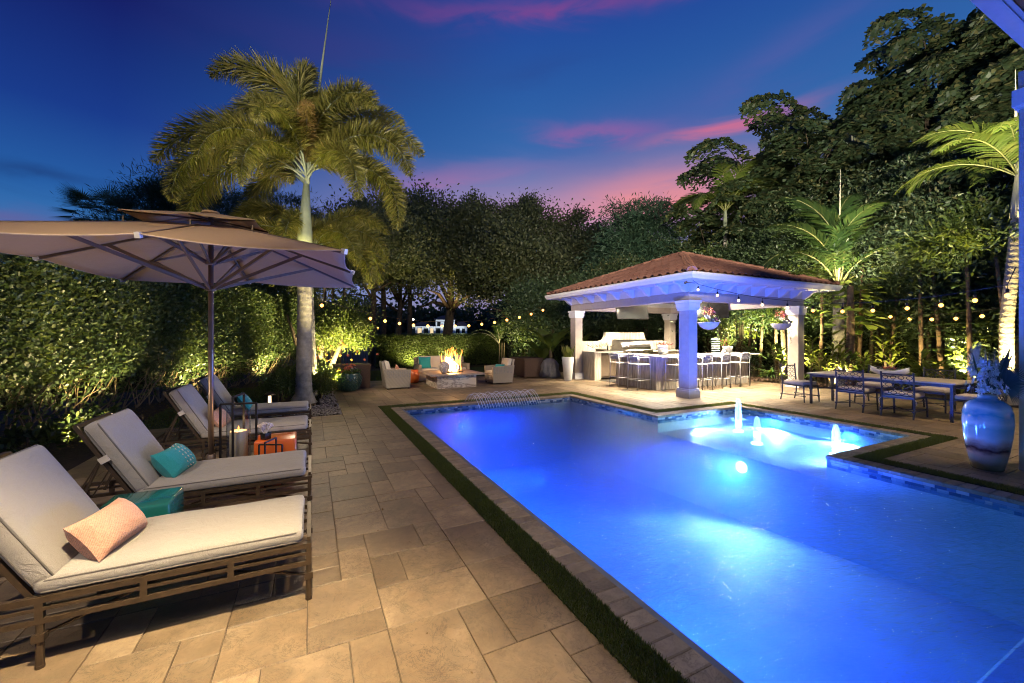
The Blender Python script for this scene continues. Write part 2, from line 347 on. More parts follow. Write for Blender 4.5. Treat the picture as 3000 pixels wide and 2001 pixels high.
def stone_mat(name, c1, c2, c3, rnd=.32):
    m, t, o = nt(name); v = wpos(t); oi = t.nodes.new('ShaderNodeObjectInfo'); g = t.nodes.new('ShaderNodeNewGeometry')
    r = mth(t, 'FRACT', mth(t, 'ADD', oi.outputs['Random'], g.outputs['Random Per Island']))
    off = N(t, 'ShaderNodeCombineXYZ', {0: mth(t, 'MULTIPLY', r, 40.0), 1: mth(t, 'MULTIPLY', r, 23.0)}).outputs[0]
    vv = N(t, 'ShaderNodeVectorMath', {0: v, 1: off}, operation='ADD').outputs[0]
    big = noise(t, vv, 2.2, 6, .62, .5); fine = noise(t, vv, 28, 5, .7)
    cc = rampn(t, big, [(.28, c1), (.5, c2), (.72, c3)])
    mid = rampn(t, noise(t, vv, 6.5, 7, .72, .4), [(.38, (1,1,1)), (.60, (0,0,0))]); cc = mixc(t, mth(t, 'MULTIPLY', mid, .42), cc, (.115,.088,.064))
    cc = mixc(t, mth(t, 'MULTIPLY', fine, .45), cc, tuple(x*.5 for x in c1))
    # dark veins
    vn = noise(t, vv, 3.0, 9, .72, .7); ve = mth(t, 'ABSOLUTE', mth(t, 'SUBTRACT', vn, .5)); ve = mth(t, 'SUBTRACT', 1.0, mth(t, 'MULTIPLY', ve, 90.0), True)
    vn2 = noise(t, vv, 6.5, 8, .75, 1.0); v2 = mth(t, 'SUBTRACT', 1.0, mth(t, 'MULTIPLY', mth(t, 'ABSOLUTE', mth(t, 'SUBTRACT', vn2, .5)), 60.0), True)
    msk = rampn(t, noise(t, vv, 1.7, 2), [(.36, (.15,.15,.15)), (.58, (1,1,1))])
    vm = mth(t, 'MULTIPLY', mth(t, 'MAXIMUM', ve, v2), msk)
    sp = rampn(t, noise(t, vv, 11, 6, .75, .8), [(.56, (0,0,0)), (.70, (1,1,1))])
    cc = mixc(t, mth(t, 'MULTIPLY', sp, .45), cc, (.13,.075,.04))
    pit = rampn(t, noise(t, vv, 70, 3, .6), [(.66, (0,0,0)), (.72, (1,1,1))])
    cc = mixc(t, mth(t, 'MULTIPLY', pit, .5), cc, (.05,.035,.025))
    cc = mixc(t, mth(t, 'MULTIPLY', vm, .75), cc, (.05,.033,.02))
    br = mth(t, 'ADD', 1-rnd, mth(t, 'MULTIPLY', r, rnd*1.5))
    cc = mixc(t, 1.0, cc, N(t, 'ShaderNodeCombineXYZ', {0: br, 1: br, 2: br}).outputs[0], 'MULTIPLY')
    rg = mth(t, 'ADD', .34, mth(t, 'MULTIPLY', big, .3))
    p = N(t, 'ShaderNodeBsdfPrincipled', {'Base Color': cc, 'Roughness': rg, 'Specular IOR Level': .45})
    t.links.new(bump(t, mth(t, 'SUBTRACT', mth(t, 'ADD', big, mth(t, 'MULTIPLY', fine, .3)), mth(t, 'MULTIPLY', vm, .4)), .35, .006), p.inputs['Normal'])
    t.links.new(p.outputs[0], o.inputs[0]); return m
M = {}
M['paver'] = stone_mat('travertine', (.20,.136,.078), (.285,.205,.122), (.38,.288,.182))
M['coping'] = stone_mat('travertine_coping', (.24,.18,.12), (.32,.255,.18), (.38,.31,.22))
M['joint'] = mat('joint_sand', (.10,.078,.055), .9, bmp=.4)
M['soil'] = mat('mulch_soil', (.035,.022,.014), .95, nscale=14, var=.5, bmp=.9, bscale=40, bd=.03, world=True)
M['lawn'] = mat('lawn_ground', (.035,.06,.014), .9, nscale=6, var=.4, bmp=.5, bscale=120, world=True)
M['blade'] = leafmat('turf_blades', (.030,.045,.010), (.05,.075,.018), (.09,.10,.03), .6, .25)
M['plaster'] = mat('pool_plaster', (.46,.54,.74), .6, nscale=1.6, var=.14, world=True)
M['grout'] = mat('pool_grout', (.12,.15,.22), .7)
M['stucco'] = mat('cream_stucco', (.50,.43,.35), .8, nscale=6, var=.08, bmp=.55, bscale=55, bd=.01, world=True)
M['trim'] = mat('white_trim', (.72,.70,.68), .5, nscale=10, var=.04, bmp=.05)
M['beam'] = mat('taupe_stucco', (.42,.36,.31), .8, nscale=8, var=.06, bmp=.5, bscale=70, bd=.008, world=True)
M['ceil'] = mat('pavilion_ceiling', (.55,.48,.38), .7, nscale=5, var=.06)
M['bronze'] = mat('bronze_metal', (.085,.060,.038), .42, .55, nscale=20, var=.2, bmp=.08)
M['pole'] = mat('taupe_metal', (.20,.15,.12), .38, .6, var=.08)
M['dark'] = mat('dark_metal', (.018,.016,.017), .4, .5, var=.2)
M['steel'] = mat('stainless', (.55,.54,.52), .25, 1.0, var=.06, nscale=3)
M['iron'] = mat('patio_iron', (.045,.05,.075), .45, .4, var=.2)
M['whitem'] = mat('white_powdercoat', (.70,.68,.64), .4, .1, var=.04)
M['rope'] = mat('grey_rope', (.26,.26,.28), .8, var=.2, bmp=.8, bscale=180)
M['wicker_d'] = mat('dark_wicker', (.09,.05,.033), .6, var=.3, nscale=30, bmp=.9, bscale=90, bd=.01)
M['bark'] = mat('tree_bark', (.085,.062,.045), .9, var=.4, nscale=9, bmp=.9, bscale=22, bd=.05)
M['palmbark'] = mat('palm_trunk_grey', (.25,.23,.205), .8, var=.35, nscale=7, bmp=.6, bscale=26, bd=.02)
M['shaft'] = mat('crownshaft', (.19,.22,.15), .45, var=.2, nscale=4)
M['shaft_w'] = mat('crownshaft_pale', (.42,.40,.28), .45, var=.2, nscale=4)
M['whitepot'] = mat('white_glaze', (.68,.67,.64), .25, var=.04, coat=.3)
M['gravel'] = mat('pebble_stone', (.16,.145,.13), .55, var=.5, nscale=.9, world=True)
M['black'] = mat('black_gloss', (.01,.01,.012), .15, var=.1)
M['tv'] = mat('tv_screen', (.012,.014,.014), .12, var=.05)
M['cover'] = mat('grey_cover', (.20,.20,.21), .75, var=.2, nscale=5, bmp=.4, bscale=12, bd=.05)
M['candle'] = mat('candle_wax', (.62,.50,.36), .5, var=.06)
M['orange'] = mat('orange_glaze', (.62,.12,.015), .3, var=.12, nscale=5, coat=.5)
M['glass'] = glassmat('clear_glass')
M['tealgl'] = glassmat('aqua_glass', (.82,.90,.88), .1)
M['flame'] = emis('flame_core', (1.0, .58, .22), 30); M['flame2'] = emis('flame_edge', (1.0, .33, .06), 6)
M['bulb'] = emis('bulb_glow', (1.0, .40, .07), 9); M['bulbw'] = emis('bulb_glow_white', (1.0, .66, .30), 7)
M['lampglow'] = emis('lamp_glow', (1.0, .75, .40), 45); M['poolglow'] = emis('pool_lamp_glow', (.55, .80, 1.0), 22)
M['downglow'] = emis('downlight_glow', (1.0, .82, .55), 4)
M['farglow'] = emis('far_lamp_glow', (1.0, .9, .7), 14); M['winglow'] = emis('lit_window', (1.0, .72, .4), 1.1)
def fabric(name, c, sc_=420, var=.1, stripes=None):
    m, t, o = nt(name); v = pos(t); w = noise(t, v, sc_, 2, .8); b = noise(t, v, 4, 3)
    cc = mixc(t, rampn(t, w, [(.35, (0,0,0)), (.65, (1,1,1))]), tuple(x*(1-var*1.6) for x in c), tuple(min(1, x*(1+var)) for x in c))
    cc = mixc(t, mth(t, 'MULTIPLY', b, .25), cc, tuple(x*.75 for x in c))
    if stripes:
        wv = N(t, 'ShaderNodeTexWave', {'Vector': v, 'Scale': stripes[0], 'Distortion': .3, 'Detail': 1}, bands_direction=stripes[1]).outputs['Fac']
        cc = mixc(t, rampn(t, wv, [(.45, (0,0,0)), (.6, (1,1,1))]), cc, stripes[2])
    p = N(t, 'ShaderNodeBsdfPrincipled', {'Base Color': cc, 'Roughness': .9, 'Specular IOR Level': .2, 'Sheen Weight': .15})
    cr = noise(t, v, 7, 4, .6, 1.8); t.links.new(bump(t, mth(t, 'ADD', mth(t, 'ADD', mth(t, 'MULTIPLY', w, .22), b), mth(t, 'MULTIPLY', cr, 1.1)), .7, .016), p.inputs['Normal']); t.links.new(p.outputs[0], o.inputs[0]); return m
M['cushion'] = fabric('oatmeal_fabric', (.37,.345,.31))
M['piping'] = fabric('piping_fabric', (.16,.145,.13))
M['canvas'] = fabric('taupe_canvas', (.47,.34,.20), 500, .06)
cm = M['canvas'].node_tree; co = [n for n in cm.nodes if n.type == 'OUTPUT_MATERIAL'][0]; cp_ = [n for n in cm.nodes if n.type == 'BSDF_PRINCIPLED'][0]
ctl = N(cm, 'ShaderNodeBsdfTranslucent', {'Color': (.62,.44,.30)}); cmx = N(cm, 'ShaderNodeMixShader', {0: .42, 1: cp_.outputs[0], 2: ctl.outputs[0]}); cm.links.new(cmx.outputs[0], co.inputs[0])
M['peach'] = fabric('peach_weave', (.60,.24,.14), 110, .35, (60, 'Y', (.62,.42,.32)))
M['teal'] = fabric('teal_cotton', (.03,.30,.33), 260, .12)
M['chaircush'] = fabric('striped_seat_fabric', (.62,.54,.46), 300, .08, (30, 'X', (.42,.33,.26)))
M['whitecush'] = fabric('ivory_fabric', (.60,.54,.46))
def wicker(name, c):
    m, t, o = nt(name); v = pos(t)
    a = N(t, 'ShaderNodeTexWave', {'Vector': v, 'Scale': 22, 'Distortion': 0}, bands_direction='Z').outputs['Fac']
    b = N(t, 'ShaderNodeTexWave', {'Vector': v, 'Scale': 16, 'Distortion': 0}, bands_direction='DIAGONAL').outputs['Fac']
    h = mth(t, 'MULTIPLY', a, b)
    cc = mixc(t, h, tuple(x*.45 for x in c), c)
    p = N(t, 'ShaderNodeBsdfPrincipled', {'Base Color': cc, 'Roughness': .6}); t.links.new(bump(t, h, .8, .008), p.inputs['Normal']); t.links.new(p.outputs[0], o.inputs[0]); return m
M['wicker'] = wicker('cream_wicker', (.58,.51,.42))
def coral_stone(name, c):
    m, t, o = nt(name); v = wpos(t); s = N(t, 'ShaderNodeMapping', {'Vector': v, 'Scale': (18, 18, 2.4)}).outputs[0]
    a = noise(t, s, 1.0, 4, .6); b = noise(t, v, 36, 4)
    cc = mixc(t, rampn(t, a, [(.38, (0,0,0)), (.62, (1,1,1))]), tuple(x*.62 for x in c), c)
    p = N(t, 'ShaderNodeBsdfPrincipled', {'Base Color': cc, 'Roughness': .75}); t.links.new(bump(t, mth(t, 'ADD', a, mth(t, 'MULTIPLY', b, .6)), .9, .02), p.inputs['Normal']); t.links.new(p.outputs[0], o.inputs[0]); return m
M['coral'] = coral_stone('ribbed_coral_stone', (.66,.58,.46))
def marble(name, base, vein, sc_=2.0):
    m, t, o = nt(name); v = pos(t); s = N(t, 'ShaderNodeMapping', {'Vector': v, 'Rotation': (.3,.8,.4), 'Scale': (1,1,2.6)}).outputs[0]
    a = noise(t, s, sc_, 6, .6, 1.2); ve = mth(t, 'SUBTRACT', 1.0, mth(t, 'MULTIPLY', mth(t, 'ABSOLUTE', mth(t, 'SUBTRACT', a, .5)), 16.0), True)
    cc = mixc(t, mth(t, 'MULTIPLY', ve, .8), base, vein); cc = mixc(t, mth(t, 'MULTIPLY', noise(t, s, sc_*2.4, 4), .3), cc, tuple(x*.7 for x in base))
    p = N(t, 'ShaderNodeBsdfPrincipled', {'Base Color': cc, 'Roughness': .22}); t.links.new(p.outputs[0], o.inputs[0]); return m
M['marble'] = marble('veined_marble', (.78,.68,.58), (.20,.14,.11), 1.4)
M['quartz'] = marble('pale_quartzite', (.66,.62,.55), (.45,.40,.34), 4)
def glaze_bands(name, stops, rough=.12, scale=1, axis=2, dist=.12):
    m, t, o = nt(name); v = pos(t, 'Object'); z = N(t, 'ShaderNodeSeparateXYZ', {0: v}).outputs[axis]
    w = N(t, 'ShaderNodeMapping', {'Vector': v, 'Scale': (1.3, 1.3, 3)}).outputs[0]
    z2 = mth(t, 'ADD', mth(t, 'MULTIPLY', z, scale), mth(t, 'MULTIPLY', mth(t, 'SUBTRACT', noise(t, w, 2.5, 5), .5), dist*2))
    cc = rampn(t, z2, stops)
    p = N(t, 'ShaderNodeBsdfPrincipled', {'Base Color': cc, 'Roughness': rough, 'Coat Weight': .6, 'Coat Roughness': .06})
    t.links.new(bump(t, noise(t, w, 4, 3), .15, .02), p.inputs['Normal']); t.links.new(p.outputs[0], o.inputs[0]); return m
M['tealglaze'] = glaze_bands('teal_glaze', [(0, (.01,.09,.06)), (.5, (.012,.13,.10)), (1, (.015,.16,.15))], .2, 2)
def tile_mat():
    m, t, o = nt('mosaic_tile'); oi = t.nodes.new('ShaderNodeObjectInfo'); g = t.nodes.new('ShaderNodeNewGeometry')
    r = mth(t, 'FRACT', mth(t, 'ADD', mth(t, 'MULTIPLY', oi.outputs['Random'], 7.3), g.outputs['Random Per Island']))
    cc = rampn(t, r, [(0, (.03,.06,.16)), (.35, (.10,.19,.38)), (.7, (.22,.32,.48)), (1, (.40,.46,.55))])
    p = N(t, 'ShaderNodeBsdfPrincipled', {'Base Color': cc, 'Roughness': .2}); t.links.new(p.outputs[0], o.inputs[0]); return m
M['tile'] = tile_mat()
def roof_mat():
    m, t, o = nt('clay_roof_tile'); oi = t.nodes.new('ShaderNodeObjectInfo'); v = wpos(t)
    cc = rampn(t, oi.outputs['Random'], [(0, (.17,.058,.036)), (.5, (.24,.088,.055)), (1, (.30,.13,.085))])
    cc = mixc(t, mth(t, 'MULTIPLY', noise(t, v, 5, 5), .7), cc, (.13,.085,.065))
    p = N(t, 'ShaderNodeBsdfPrincipled', {'Base Color': cc, 'Roughness': .8}); t.links.new(bump(t, noise(t, v, 60, 3), .3, .004), p.inputs['Normal']); t.links.new(p.outputs[0], o.inputs[0]); return m
M['roof'] = roof_mat()
def water_mat():
    m, t, o = nt('pool_water'); v = wpos(t); s = N(t, 'ShaderNodeMapping', {'Vector': v, 'Rotation': (0,0,R(-26)), 'Scale': (1,2.6,1)}).outputs[0]
    h = mth(t, 'ADD', mth(t, 'ADD', noise(t, s, 9, 4, .6, .3), mth(t, 'MULTIPLY', noise(t, s, 34, 2, .6), .35)), mth(t, 'MULTIPLY', noise(t, v, 2.2, 2), .6))
    nb = bump(t, h, 1.0, .022)
    tr = N(t, 'ShaderNodeBsdfTransparent', {'Color': (.80,.90,1.0)})
    gl = N(t, 'ShaderNodeBsdfGlossy', {'Color': (.9,.93,1.0), 'Roughness': .11, 'Normal': nb})
    f = N(t, 'ShaderNodeFresnel', {'IOR': 1.33, 'Normal': nb}); mx = N(t, 'ShaderNodeMixShader', {0: f.outputs[0], 1: tr.outputs[0], 2: gl.outputs[0]}); t.links.new(mx.outputs[0], o.inputs[0]); return m
M['water'] = water_mat()
def body_mat():
    m, t, o = nt('pool_water_body'); tr = N(t, 'ShaderNodeBsdfTransparent', {}); t.links.new(tr.outputs[0], o.inputs[0])
    v = N(t, 'ShaderNodeVolumePrincipled', {'Color': (.05,.20,1.0), 'Density': .50, 'Anisotropy': .1, 'Absorption Color': (.15,.4,.95)}); t.links.new(v.outputs[0], o.inputs['Volume']); return m
M['waterbody'] = body_mat()
def foam_mat():
    m, t, o = nt('white_water'); tr = N(t, 'ShaderNodeBsdfTransparent', {}); d = N(t, 'ShaderNodeBsdfPrincipled', {'Base Color': (.85,.9,1.0), 'Roughness': .3})
    tl = N(t, 'ShaderNodeBsdfTranslucent', {'Color': (.8,.9,1.0)}); a = N(t, 'ShaderNodeMixShader', {0: .5, 1: d.outputs[0], 2: tl.outputs[0]})
    mx = N(t, 'ShaderNodeMixShader', {0: mth(t, 'ADD', .12, mth(t, 'MULTIPLY', noise(t, N(t, 'ShaderNodeMapping', {'Vector': wpos(t), 'Scale': (40,40,9)}).outputs[0], 1.0, 4, .7), .55)), 1: tr.outputs[0], 2: a.outputs[0]}); t.links.new(mx.outputs[0], o.inputs[0]); return m
M['foam'] = foam_mat(); M['jet'] = mat('jet_water', (.75,.80,.95), .15, var=.02)
G = lambda *a: leafmat(*a)
M['clusia'] = leafmat('clusia_leaf', (.022,.042,.016), (.045,.080,.022), (.13,.16,.045), .42, .2, .45)
M['ficus'] = leafmat('hedge_leaf', (.035,.06,.014), (.06,.09,.022), (.12,.15,.035), .45, .25)
M['oak'] = leafmat('oak_leaf', (.045,.060,.028), (.075,.09,.042), (.12,.12,.06), .5, .2)
M['foxtail'] = leafmat('foxtail_leaf', (.085,.085,.020), (.15,.14,.03), (.26,.21,.06), .45, .3)
M['palm'] = leafmat('palm_leaf', (.03,.07,.018), (.055,.11,.025), (.11,.15,.035), .4, .3)
M['palmd'] = leafmat('dark_palm_leaf', (.035,.062,.03), (.055,.09,.04), (.09,.12,.05), .45, .2)
M['fishtail'] = leafmat('fishtail_leaf', (.032,.058,.030), (.06,.095,.042), (.15,.14,.055), .42, .2)
M['shrub'] = leafmat('shrub_leaf', (.04,.07,.016), (.08,.12,.026), (.16,.18,.04), .4, .3)
M['yellowleaf'] = leafmat('cordyline_leaf', (.09,.12,.02), (.18,.20,.04), (.30,.28,.08), .4, .35)
M['bananaleaf'] = leafmat('banana_leaf', (.06,.10,.02), (.10,.15,.03), (.16,.20,.06), .4, .35)
M['pothos'] = leafmat('pothos_leaf', (.12,.20,.03), (.22,.30,.06), (.35,.38,.12), .4, .35)
M['pine'] = leafmat('pine_needles', (.02,.05,.032), (.03,.07,.04), (.05,.08,.04), .6, .1)
M['norfolk'] = leafmat('norfolk_needles', (.03,.07,.02), (.06,.11,.03), (.09,.14,.04), .5, .25)
M['succ'] = leafmat('succulent_leaf', (.10,.15,.13), (.20,.24,.18), (.30,.26,.22), .5, .1)
M['pink'] = leafmat('pink_petal', (.45,.03,.08), (.60,.08,.16), (.70,.20,.25), .5, .3)
M['coralp'] = leafmat('coral_petal', (.60,.10,.06), (.70,.20,.12), (.75,.30,.2), .5, .3)
M['whitep'] = leafmat('white_petal', (.60,.58,.58), (.70,.68,.66), (.78,.76,.74), .5, .3)
M['purplep'] = leafmat('purple_petal', (.30,.06,.30), (.42,.12,.40), (.5,.2,.45), .5, .3)
M['blueleaf'] = leafmat('blue_grey_leaf', (.03,.07,.09), (.05,.10,.12), (.08,.14,.16), .4, .15)
M['stem'] = mat('woody_stem', (.10,.075,.045), .85, var=.3)
M['lawnfar'] = mat('far_lawn', (.03,.07,.03), .9, var=.3, nscale=.05, world=True)
# ================================================================== SETTING
PI1 = (1.80, 6.35, .20, 9.27); PI2 = (6.35, 8.88, 3.12, 6.16)        # pool water, main + shelf
CO1 = (1.60, 6.58, -.02, 9.54); CO2 = (6.58, 9.09, 2.92, 6.42)       # outer edge of the coping
TU1 = (1.40, 6.80, -.24, 9.80); TU2 = (6.80, 9.29, 2.71, 6.63)       # outer edge of the turf strip
def inr(x, y, r): return r[0] < x < r[1] and r[2] < y < r[3]
def sheet(name, outer, holes, z, m, parent=None, keep=None):
    xs = sorted({outer[0], outer[1]} | {h[i] for h in holes for i in (0,1) if outer[0] < h[i] < outer[1]})
    ys = sorted({outer[2], outer[3]} | {h[i] for h in holes for i in (2,3) if outer[2] < h[i] < outer[3]})
    b = MB()
    for i in range(len(xs)-1):
        for j in range(len(ys)-1):
            cx = (xs[i]+xs[i+1])/2; cy = (ys[j]+ys[j+1])/2
            if any(inr(cx, cy, h) for h in holes) or (keep and not keep(cx, cy)): continue
            b.add([(xs[i],ys[j],z),(xs[i+1],ys[j],z),(xs[i+1],ys[j+1],z),(xs[i],ys[j+1],z)], [(0,1,2,3)])
    return b.build(name, m, parent)
def rect_minus(r, h):
    x0,x1,y0,y1 = r; a0,a1,b0,b1 = h
    if a0 >= x1 or a1 <= x0 or b0 >= y1 or b1 <= y0: return [r]
    out = []
    if x0 < a0: out.append((x0,a0,y0,y1))
    if x1 > a1: out.append((a1,x1,y0,y1))
    X0 = max(x0,a0); X1 = min(x1,a1)
    if y0 < b0: out.append((X0,X1,y0,b0))
    if y1 > b1: out.append((X0,X1,b1,y1))
    return out
g = sheet('ground', (-400, 500, -60, 800), [CO1, CO2], -.035, M['soil']); tag(g, kind='structure')
# patio: region and pavers laid in a random ashlar pattern
PATIO = [(-2.62, 14.4, -2.0, 9.2), (.57, 14.4, 9.2, 15.5)]
bedj = sheet('patio', (-2.62, 14.4, -2.0, 15.5), [CO1, CO2, (-2.62, .57, 9.2, 15.5)], -.010, M['joint']); tag(bedj, kind='structure')
U = .203; X0 = 1.40-20*U; Y0 = -1.9; NX = int((14.4-X0)/U); NY = int((15.5-Y0)/U)
occ = np.zeros((NX, NY), bool); pv = []
rp = random.Random(11)
def okcell(i, j):
    x = X0+(i+.5)*U; y = Y0+(j+.5)*U
    return (y < 9.2 or x > .57) 
for j in range(NY):
    for i in range(NX):
        if occ[i,j]: continue
        opts = [(3,2),(2,3),(2,2),(2,2),(2,1),(1,2),(1,1)]
        w = [2.6,3,3,2,2.2,2,.8]
        while opts:
            k = rp.choices(range(len(opts)), w)[0]; a, b = opts.pop(k); w.pop(k)
            if i+a <= NX and j+b <= NY and not occ[i:i+a, j:j+b].any(): break
        else: a = b = 1
        occ[i:i+a, j:j+b] = True
        r = (X0+i*U, X0+(i+a)*U, Y0+j*U, Y0+(j+b)*U); L = [r]
        for h in (TU1, TU2): L = [q for x in L for q in rect_minus(x, h)]
        L = [q for x in L for q in rect_minus(x, (-3, .57, 9.2, 16))]
        for q in L:
            if q[1]-q[0] > .03 and q[3]-q[2] > .03: pv.append(q)
CAMV = (math.sin(R(26.2)), math.cos(R(26.2)))
def depth(x, y): return x*CAMV[0]+y*CAMV[1]
def inview(x, y, m=1.35):
    d = depth(x, y)
    if d < .9: return False
    return abs((x*CAMV[1]-y*CAMV[0])/d) < m
vis = [q for q in pv if inview((q[0]+q[1])/2, (q[2]+q[3])/2)]
vis.sort(key=lambda q: depth((q[0]+q[1])/2, (q[2]+q[3])/2)-.3*math.hypot(q[1]-q[0], q[3]-q[2]))
near = set(vis[:298]); rest = MB()
for q in pv:
    gp = rp.uniform(.0015, .0032); dz = rp.uniform(-.0022, .001)
    tgt = MB() if q in near else rest
    tgt.bbox(q[0]+gp, q[1]-gp, q[2]+gp, q[3]-gp, -.02, dz, .0035)
    if q in near: tgt.build('paver', M['paver'], bedj)
tag(rest.build('paving', M['paver'], bedj), kind='stuff')
lw = sheet('lawn', (-3.4, 16, 9.2, 24), [], -.02, M['lawn'], keep=lambda x, y: True)
lw.data.clear_geometry()
b = MB(); b.add([(-2.9,9.2,-.022),(-1.05,9.2,-.022),(-1.05,15.0,-.022),(.57,15.4,-.022),(.57,15.5,-.022),(9.5,15.5,-.022),(9.5,19.9,-.022),(.3,19.9,-.022),(-2.9,11.6,-.022)], [(0,1,2,3,4,5,6,7,8)])
lw2 = b.build('lawn', M['lawn']); bpy.data.objects.remove(lw); lw2.name = 'lawn'; tag(lw2, kind='structure')
b = MB(); b.add([(-150,26,-.02),(260,26,-.02),(260,62,.0),(-150,62,.0)], [(0,1,2,3)]); b.add([(-300,92,.1),(420,92,.1),(420,400,.8),(-300,400,.8)], [(0,1,2,3)])
tag(b.build('fairway', M['lawnfar']), kind='structure')
b = MB(); b.add([(-300,60,-.012),(420,60,-.012),(420,93,-.012),(-300,93,-.012)], [(0,1,2,3)])
tag(b.build('lake', mat('lake_water', (.02,.05,.06), .08, world=True)), kind='structure')
# grass blades on the lawn (near part) and in the turf strip
def blades(name, n, sampler, h, w, m, label=None):
    C = sampler(n); D = norm(np.stack([RNG.normal(0,.35,n), RNG.normal(0,.35,n), np.ones(n)], 1)); Nn = rdir(n)
    V, F = leafverts(C, D, Nn, RNG.uniform(.6,1.2,n)*h, np.full(n, w), .1, .35)
    o = npmesh(name, V, F, m); tag(o, kind='stuff'); return o
def turf_s(n):
    strips = [(TU1[0]-.01, CO1[0], -.24, 9.8, 3.2), (CO1[0], 6.8, 9.54, 9.82, 1), (6.57, 6.8, 6.42, 9.6, 1.2), (6.8, 9.29, 6.42, 6.64, 1.1), (9.09, 9.29, 2.9, 6.5, 1.3), (6.58, 9.30, 2.70, 2.92, 1.8), (6.58, 6.81, -.24, 2.8, 2.2)]
    a = np.array([(s[1]-s[0])*(s[3]-s[2])*s[4] for s in strips]); k = RNG.choice(len(strips), n, p=a/a.sum()); s = np.array(strips)[k]
    u = RNG.uniform(-.02, 1.02, n); v = RNG.uniform(0, 1, n)
    narrowx = (s[:,1]-s[:,0]) < (s[:,3]-s[:,2])
    ux = np.where(narrowx, u, v); uy = np.where(narrowx, v, u)
    # bias towards the camera on the long left strip
    return np.stack([s[:,0]+(s[:,1]-s[:,0])*ux, s[:,2]+(s[:,3]-s[:,2])*np.where(k == 0, uy**1.5, uy), np.full(n, -.004)], 1)
b = MB()
for s_ in [(1.40,1.60,-.24,9.80),(1.60,6.80,9.54,9.80),(6.58,6.80,6.42,9.54),(6.80,9.29,6.42,6.63),(9.09,9.29,2.92,6.42),(6.80,9.29,2.71,2.92),(6.58,6.80,-.24,2.92)]:
    b.box(s_[0], s_[1], s_[2], s_[3], -.03, .004)
tag(b.build('turf_backing', mat('turf_base', (.02,.028,.010), .95)), kind='structure')
tag(blades('turf_grass', 95000, turf_s, .034, .0055, M['blade']), 'narrow strip of artificial turf running round the pool coping', 'grass')
def lawn_s(n):
    x = RNG.uniform(-2.9, 6.0, n); y = RNG.uniform(9.2, 19.8, n)
    ok = ((x < -1.05) & (y < 15.2) & (y > 9.2) & (x > -3.0)) | ((y > 15.5) & (x > -.1))
    P = np.stack([x, y, np.full(n, -.02)], 1)[ok]
    return P[np.arange(n) % len(P)] + np.concatenate([RNG.normal(0,.02,(n,2)), np.zeros((n,1))], 1)
tag(blades('lawn_grass', 45000, lawn_s, .045, .010, M['blade']), 'short mown lawn between the tall hedge and the patio', 'grass')

# ------------------------------------------------------------------ pool
b = MB()
def wall(x0, y0, x1, y1, z0, z1): b.add([(x0,y0,z0),(x1,y1,z0),(x1,y1 if False else y1,z1),(x0,y0,z1)], [(0,1,2,3)])
D0 = -1.25; D1 = -1.7; SH = -.34
for (x0,y0,x1,y1) in [(1.8,.2,1.8,9.27),(1.8,9.27,6.35,9.27),(6.35,9.27,6.35,6.16),(6.35,3.12,6.35,.2),(6.35,.2,1.8,.2)]:
    b.add([(x0,y0,D1),(x1,y1,D1),(x1,y1,-.03),(x0,y0,-.03)], [(0,1,2,3)])
b.add([(6.35,6.16,D1),(6.35,3.12,D1),(6.35,3.12,SH),(6.35,6.16,SH)], [(0,1,2,3)])
for (x0,y0,x1,y1) in [(6.35,6.16,8.88,6.16),(8.88,6.16,8.88,3.12),(8.88,3.12,6.35,3.12)]:
    b.add([(x0,y0,SH),(x1,y1,SH),(x1,y1,-.03),(x0,y0,-.03)], [(0,1,2,3)])
b.add([(6.35,3.12,SH),(8.88,3.12,SH),(8.88,6.16,SH),(6.35,6.16,SH)], [(0,1,2,3)])
b.add([(1.8,1.7,D0),(6.35,1.7,D0),(6.35,9.27,D1),(1.8,9.27,D1)], [(0,1,2,3)]); b.add([(1.8,.2,D0),(6.35,.2,D0),(6.35,1.7,D0),(1.8,1.7,D0)], [(0,1,2,3)])
tag(b.build('pool_basin', M['plaster']), kind='structure')
for (y1, z) in ((1.14, -.78), (.80, -.52), (.48, -.28)):
    s_ = MB(); s_.bbox(1.81, 6.34, .21, y1, D0-.01, z, .03); tag(s_.build('pool_step', M['plaster']), kind='structure')
b = MB(); b.add([(1.8,.2,-.10),(6.35,.2,-.10),(6.35,9.27,-.10),(1.8,9.27,-.10)], [(0,1,2,3)]); b.add([(6.35,3.12,-.10),(8.88,3.12,-.10),(8.88,6.16,-.10),(6.35,6.16,-.10)], [(0,1,2,3)])
wat = b.build('pool_water', M['water']); tag(wat, kind='structure')
b = MB(); e_ = .004
xs = [(1.8+e_, 6.35-e_, .2+e_, 9.27-e_)]
b.box(1.8+e_, 6.35-e_, .2+e_, 9.27-e_, -1.9, -.104); wb = b.build('pool_water_body', M['waterbody'], wat)
b = MB(); b.box(6.35+e_, 8.88-e_, 3.12+e_, 6.16-e_, -.36, -.104); b.build('pool_water_body', M['waterbody'], wat)
# coping stones
cop = MB(); 
for r in [(1.62,1.86,0,9.5),(1.86,6.56,9.29,9.52),(6.37,6.56,6.18,9.29),(6.56,9.07,6.18,6.40),(8.9,9.07,3.1,6.18),(6.56,9.07,2.94,3.10),(6.37,6.56,0,2.94),(1.86,6.37,0,.18)]:
    cop.box(r[0], r[1], r[2], r[3], -.09, -.012)
coping = cop.build('pool_coping', M['grout']); tag(coping, kind='structure')
def cstone(x0, x1, y0, y1):
    s = MB(); gp = .0015; s.bbox(x0+gp, x1-gp, y0+gp, y1-gp, -.045, rp.uniform(-.001,.0012), .007); s.build('coping_stone', M['coping'], coping)
def runs(a, b_, st):
    n = max(1, round((b_-a)/st)); return [(a+(b_-a)*i/n, a+(b_-a)*(i+1)/n) for i in range(n)]
for a, c in runs(-.02, 9.54, .118): cstone(1.60, 1.81, a, c)
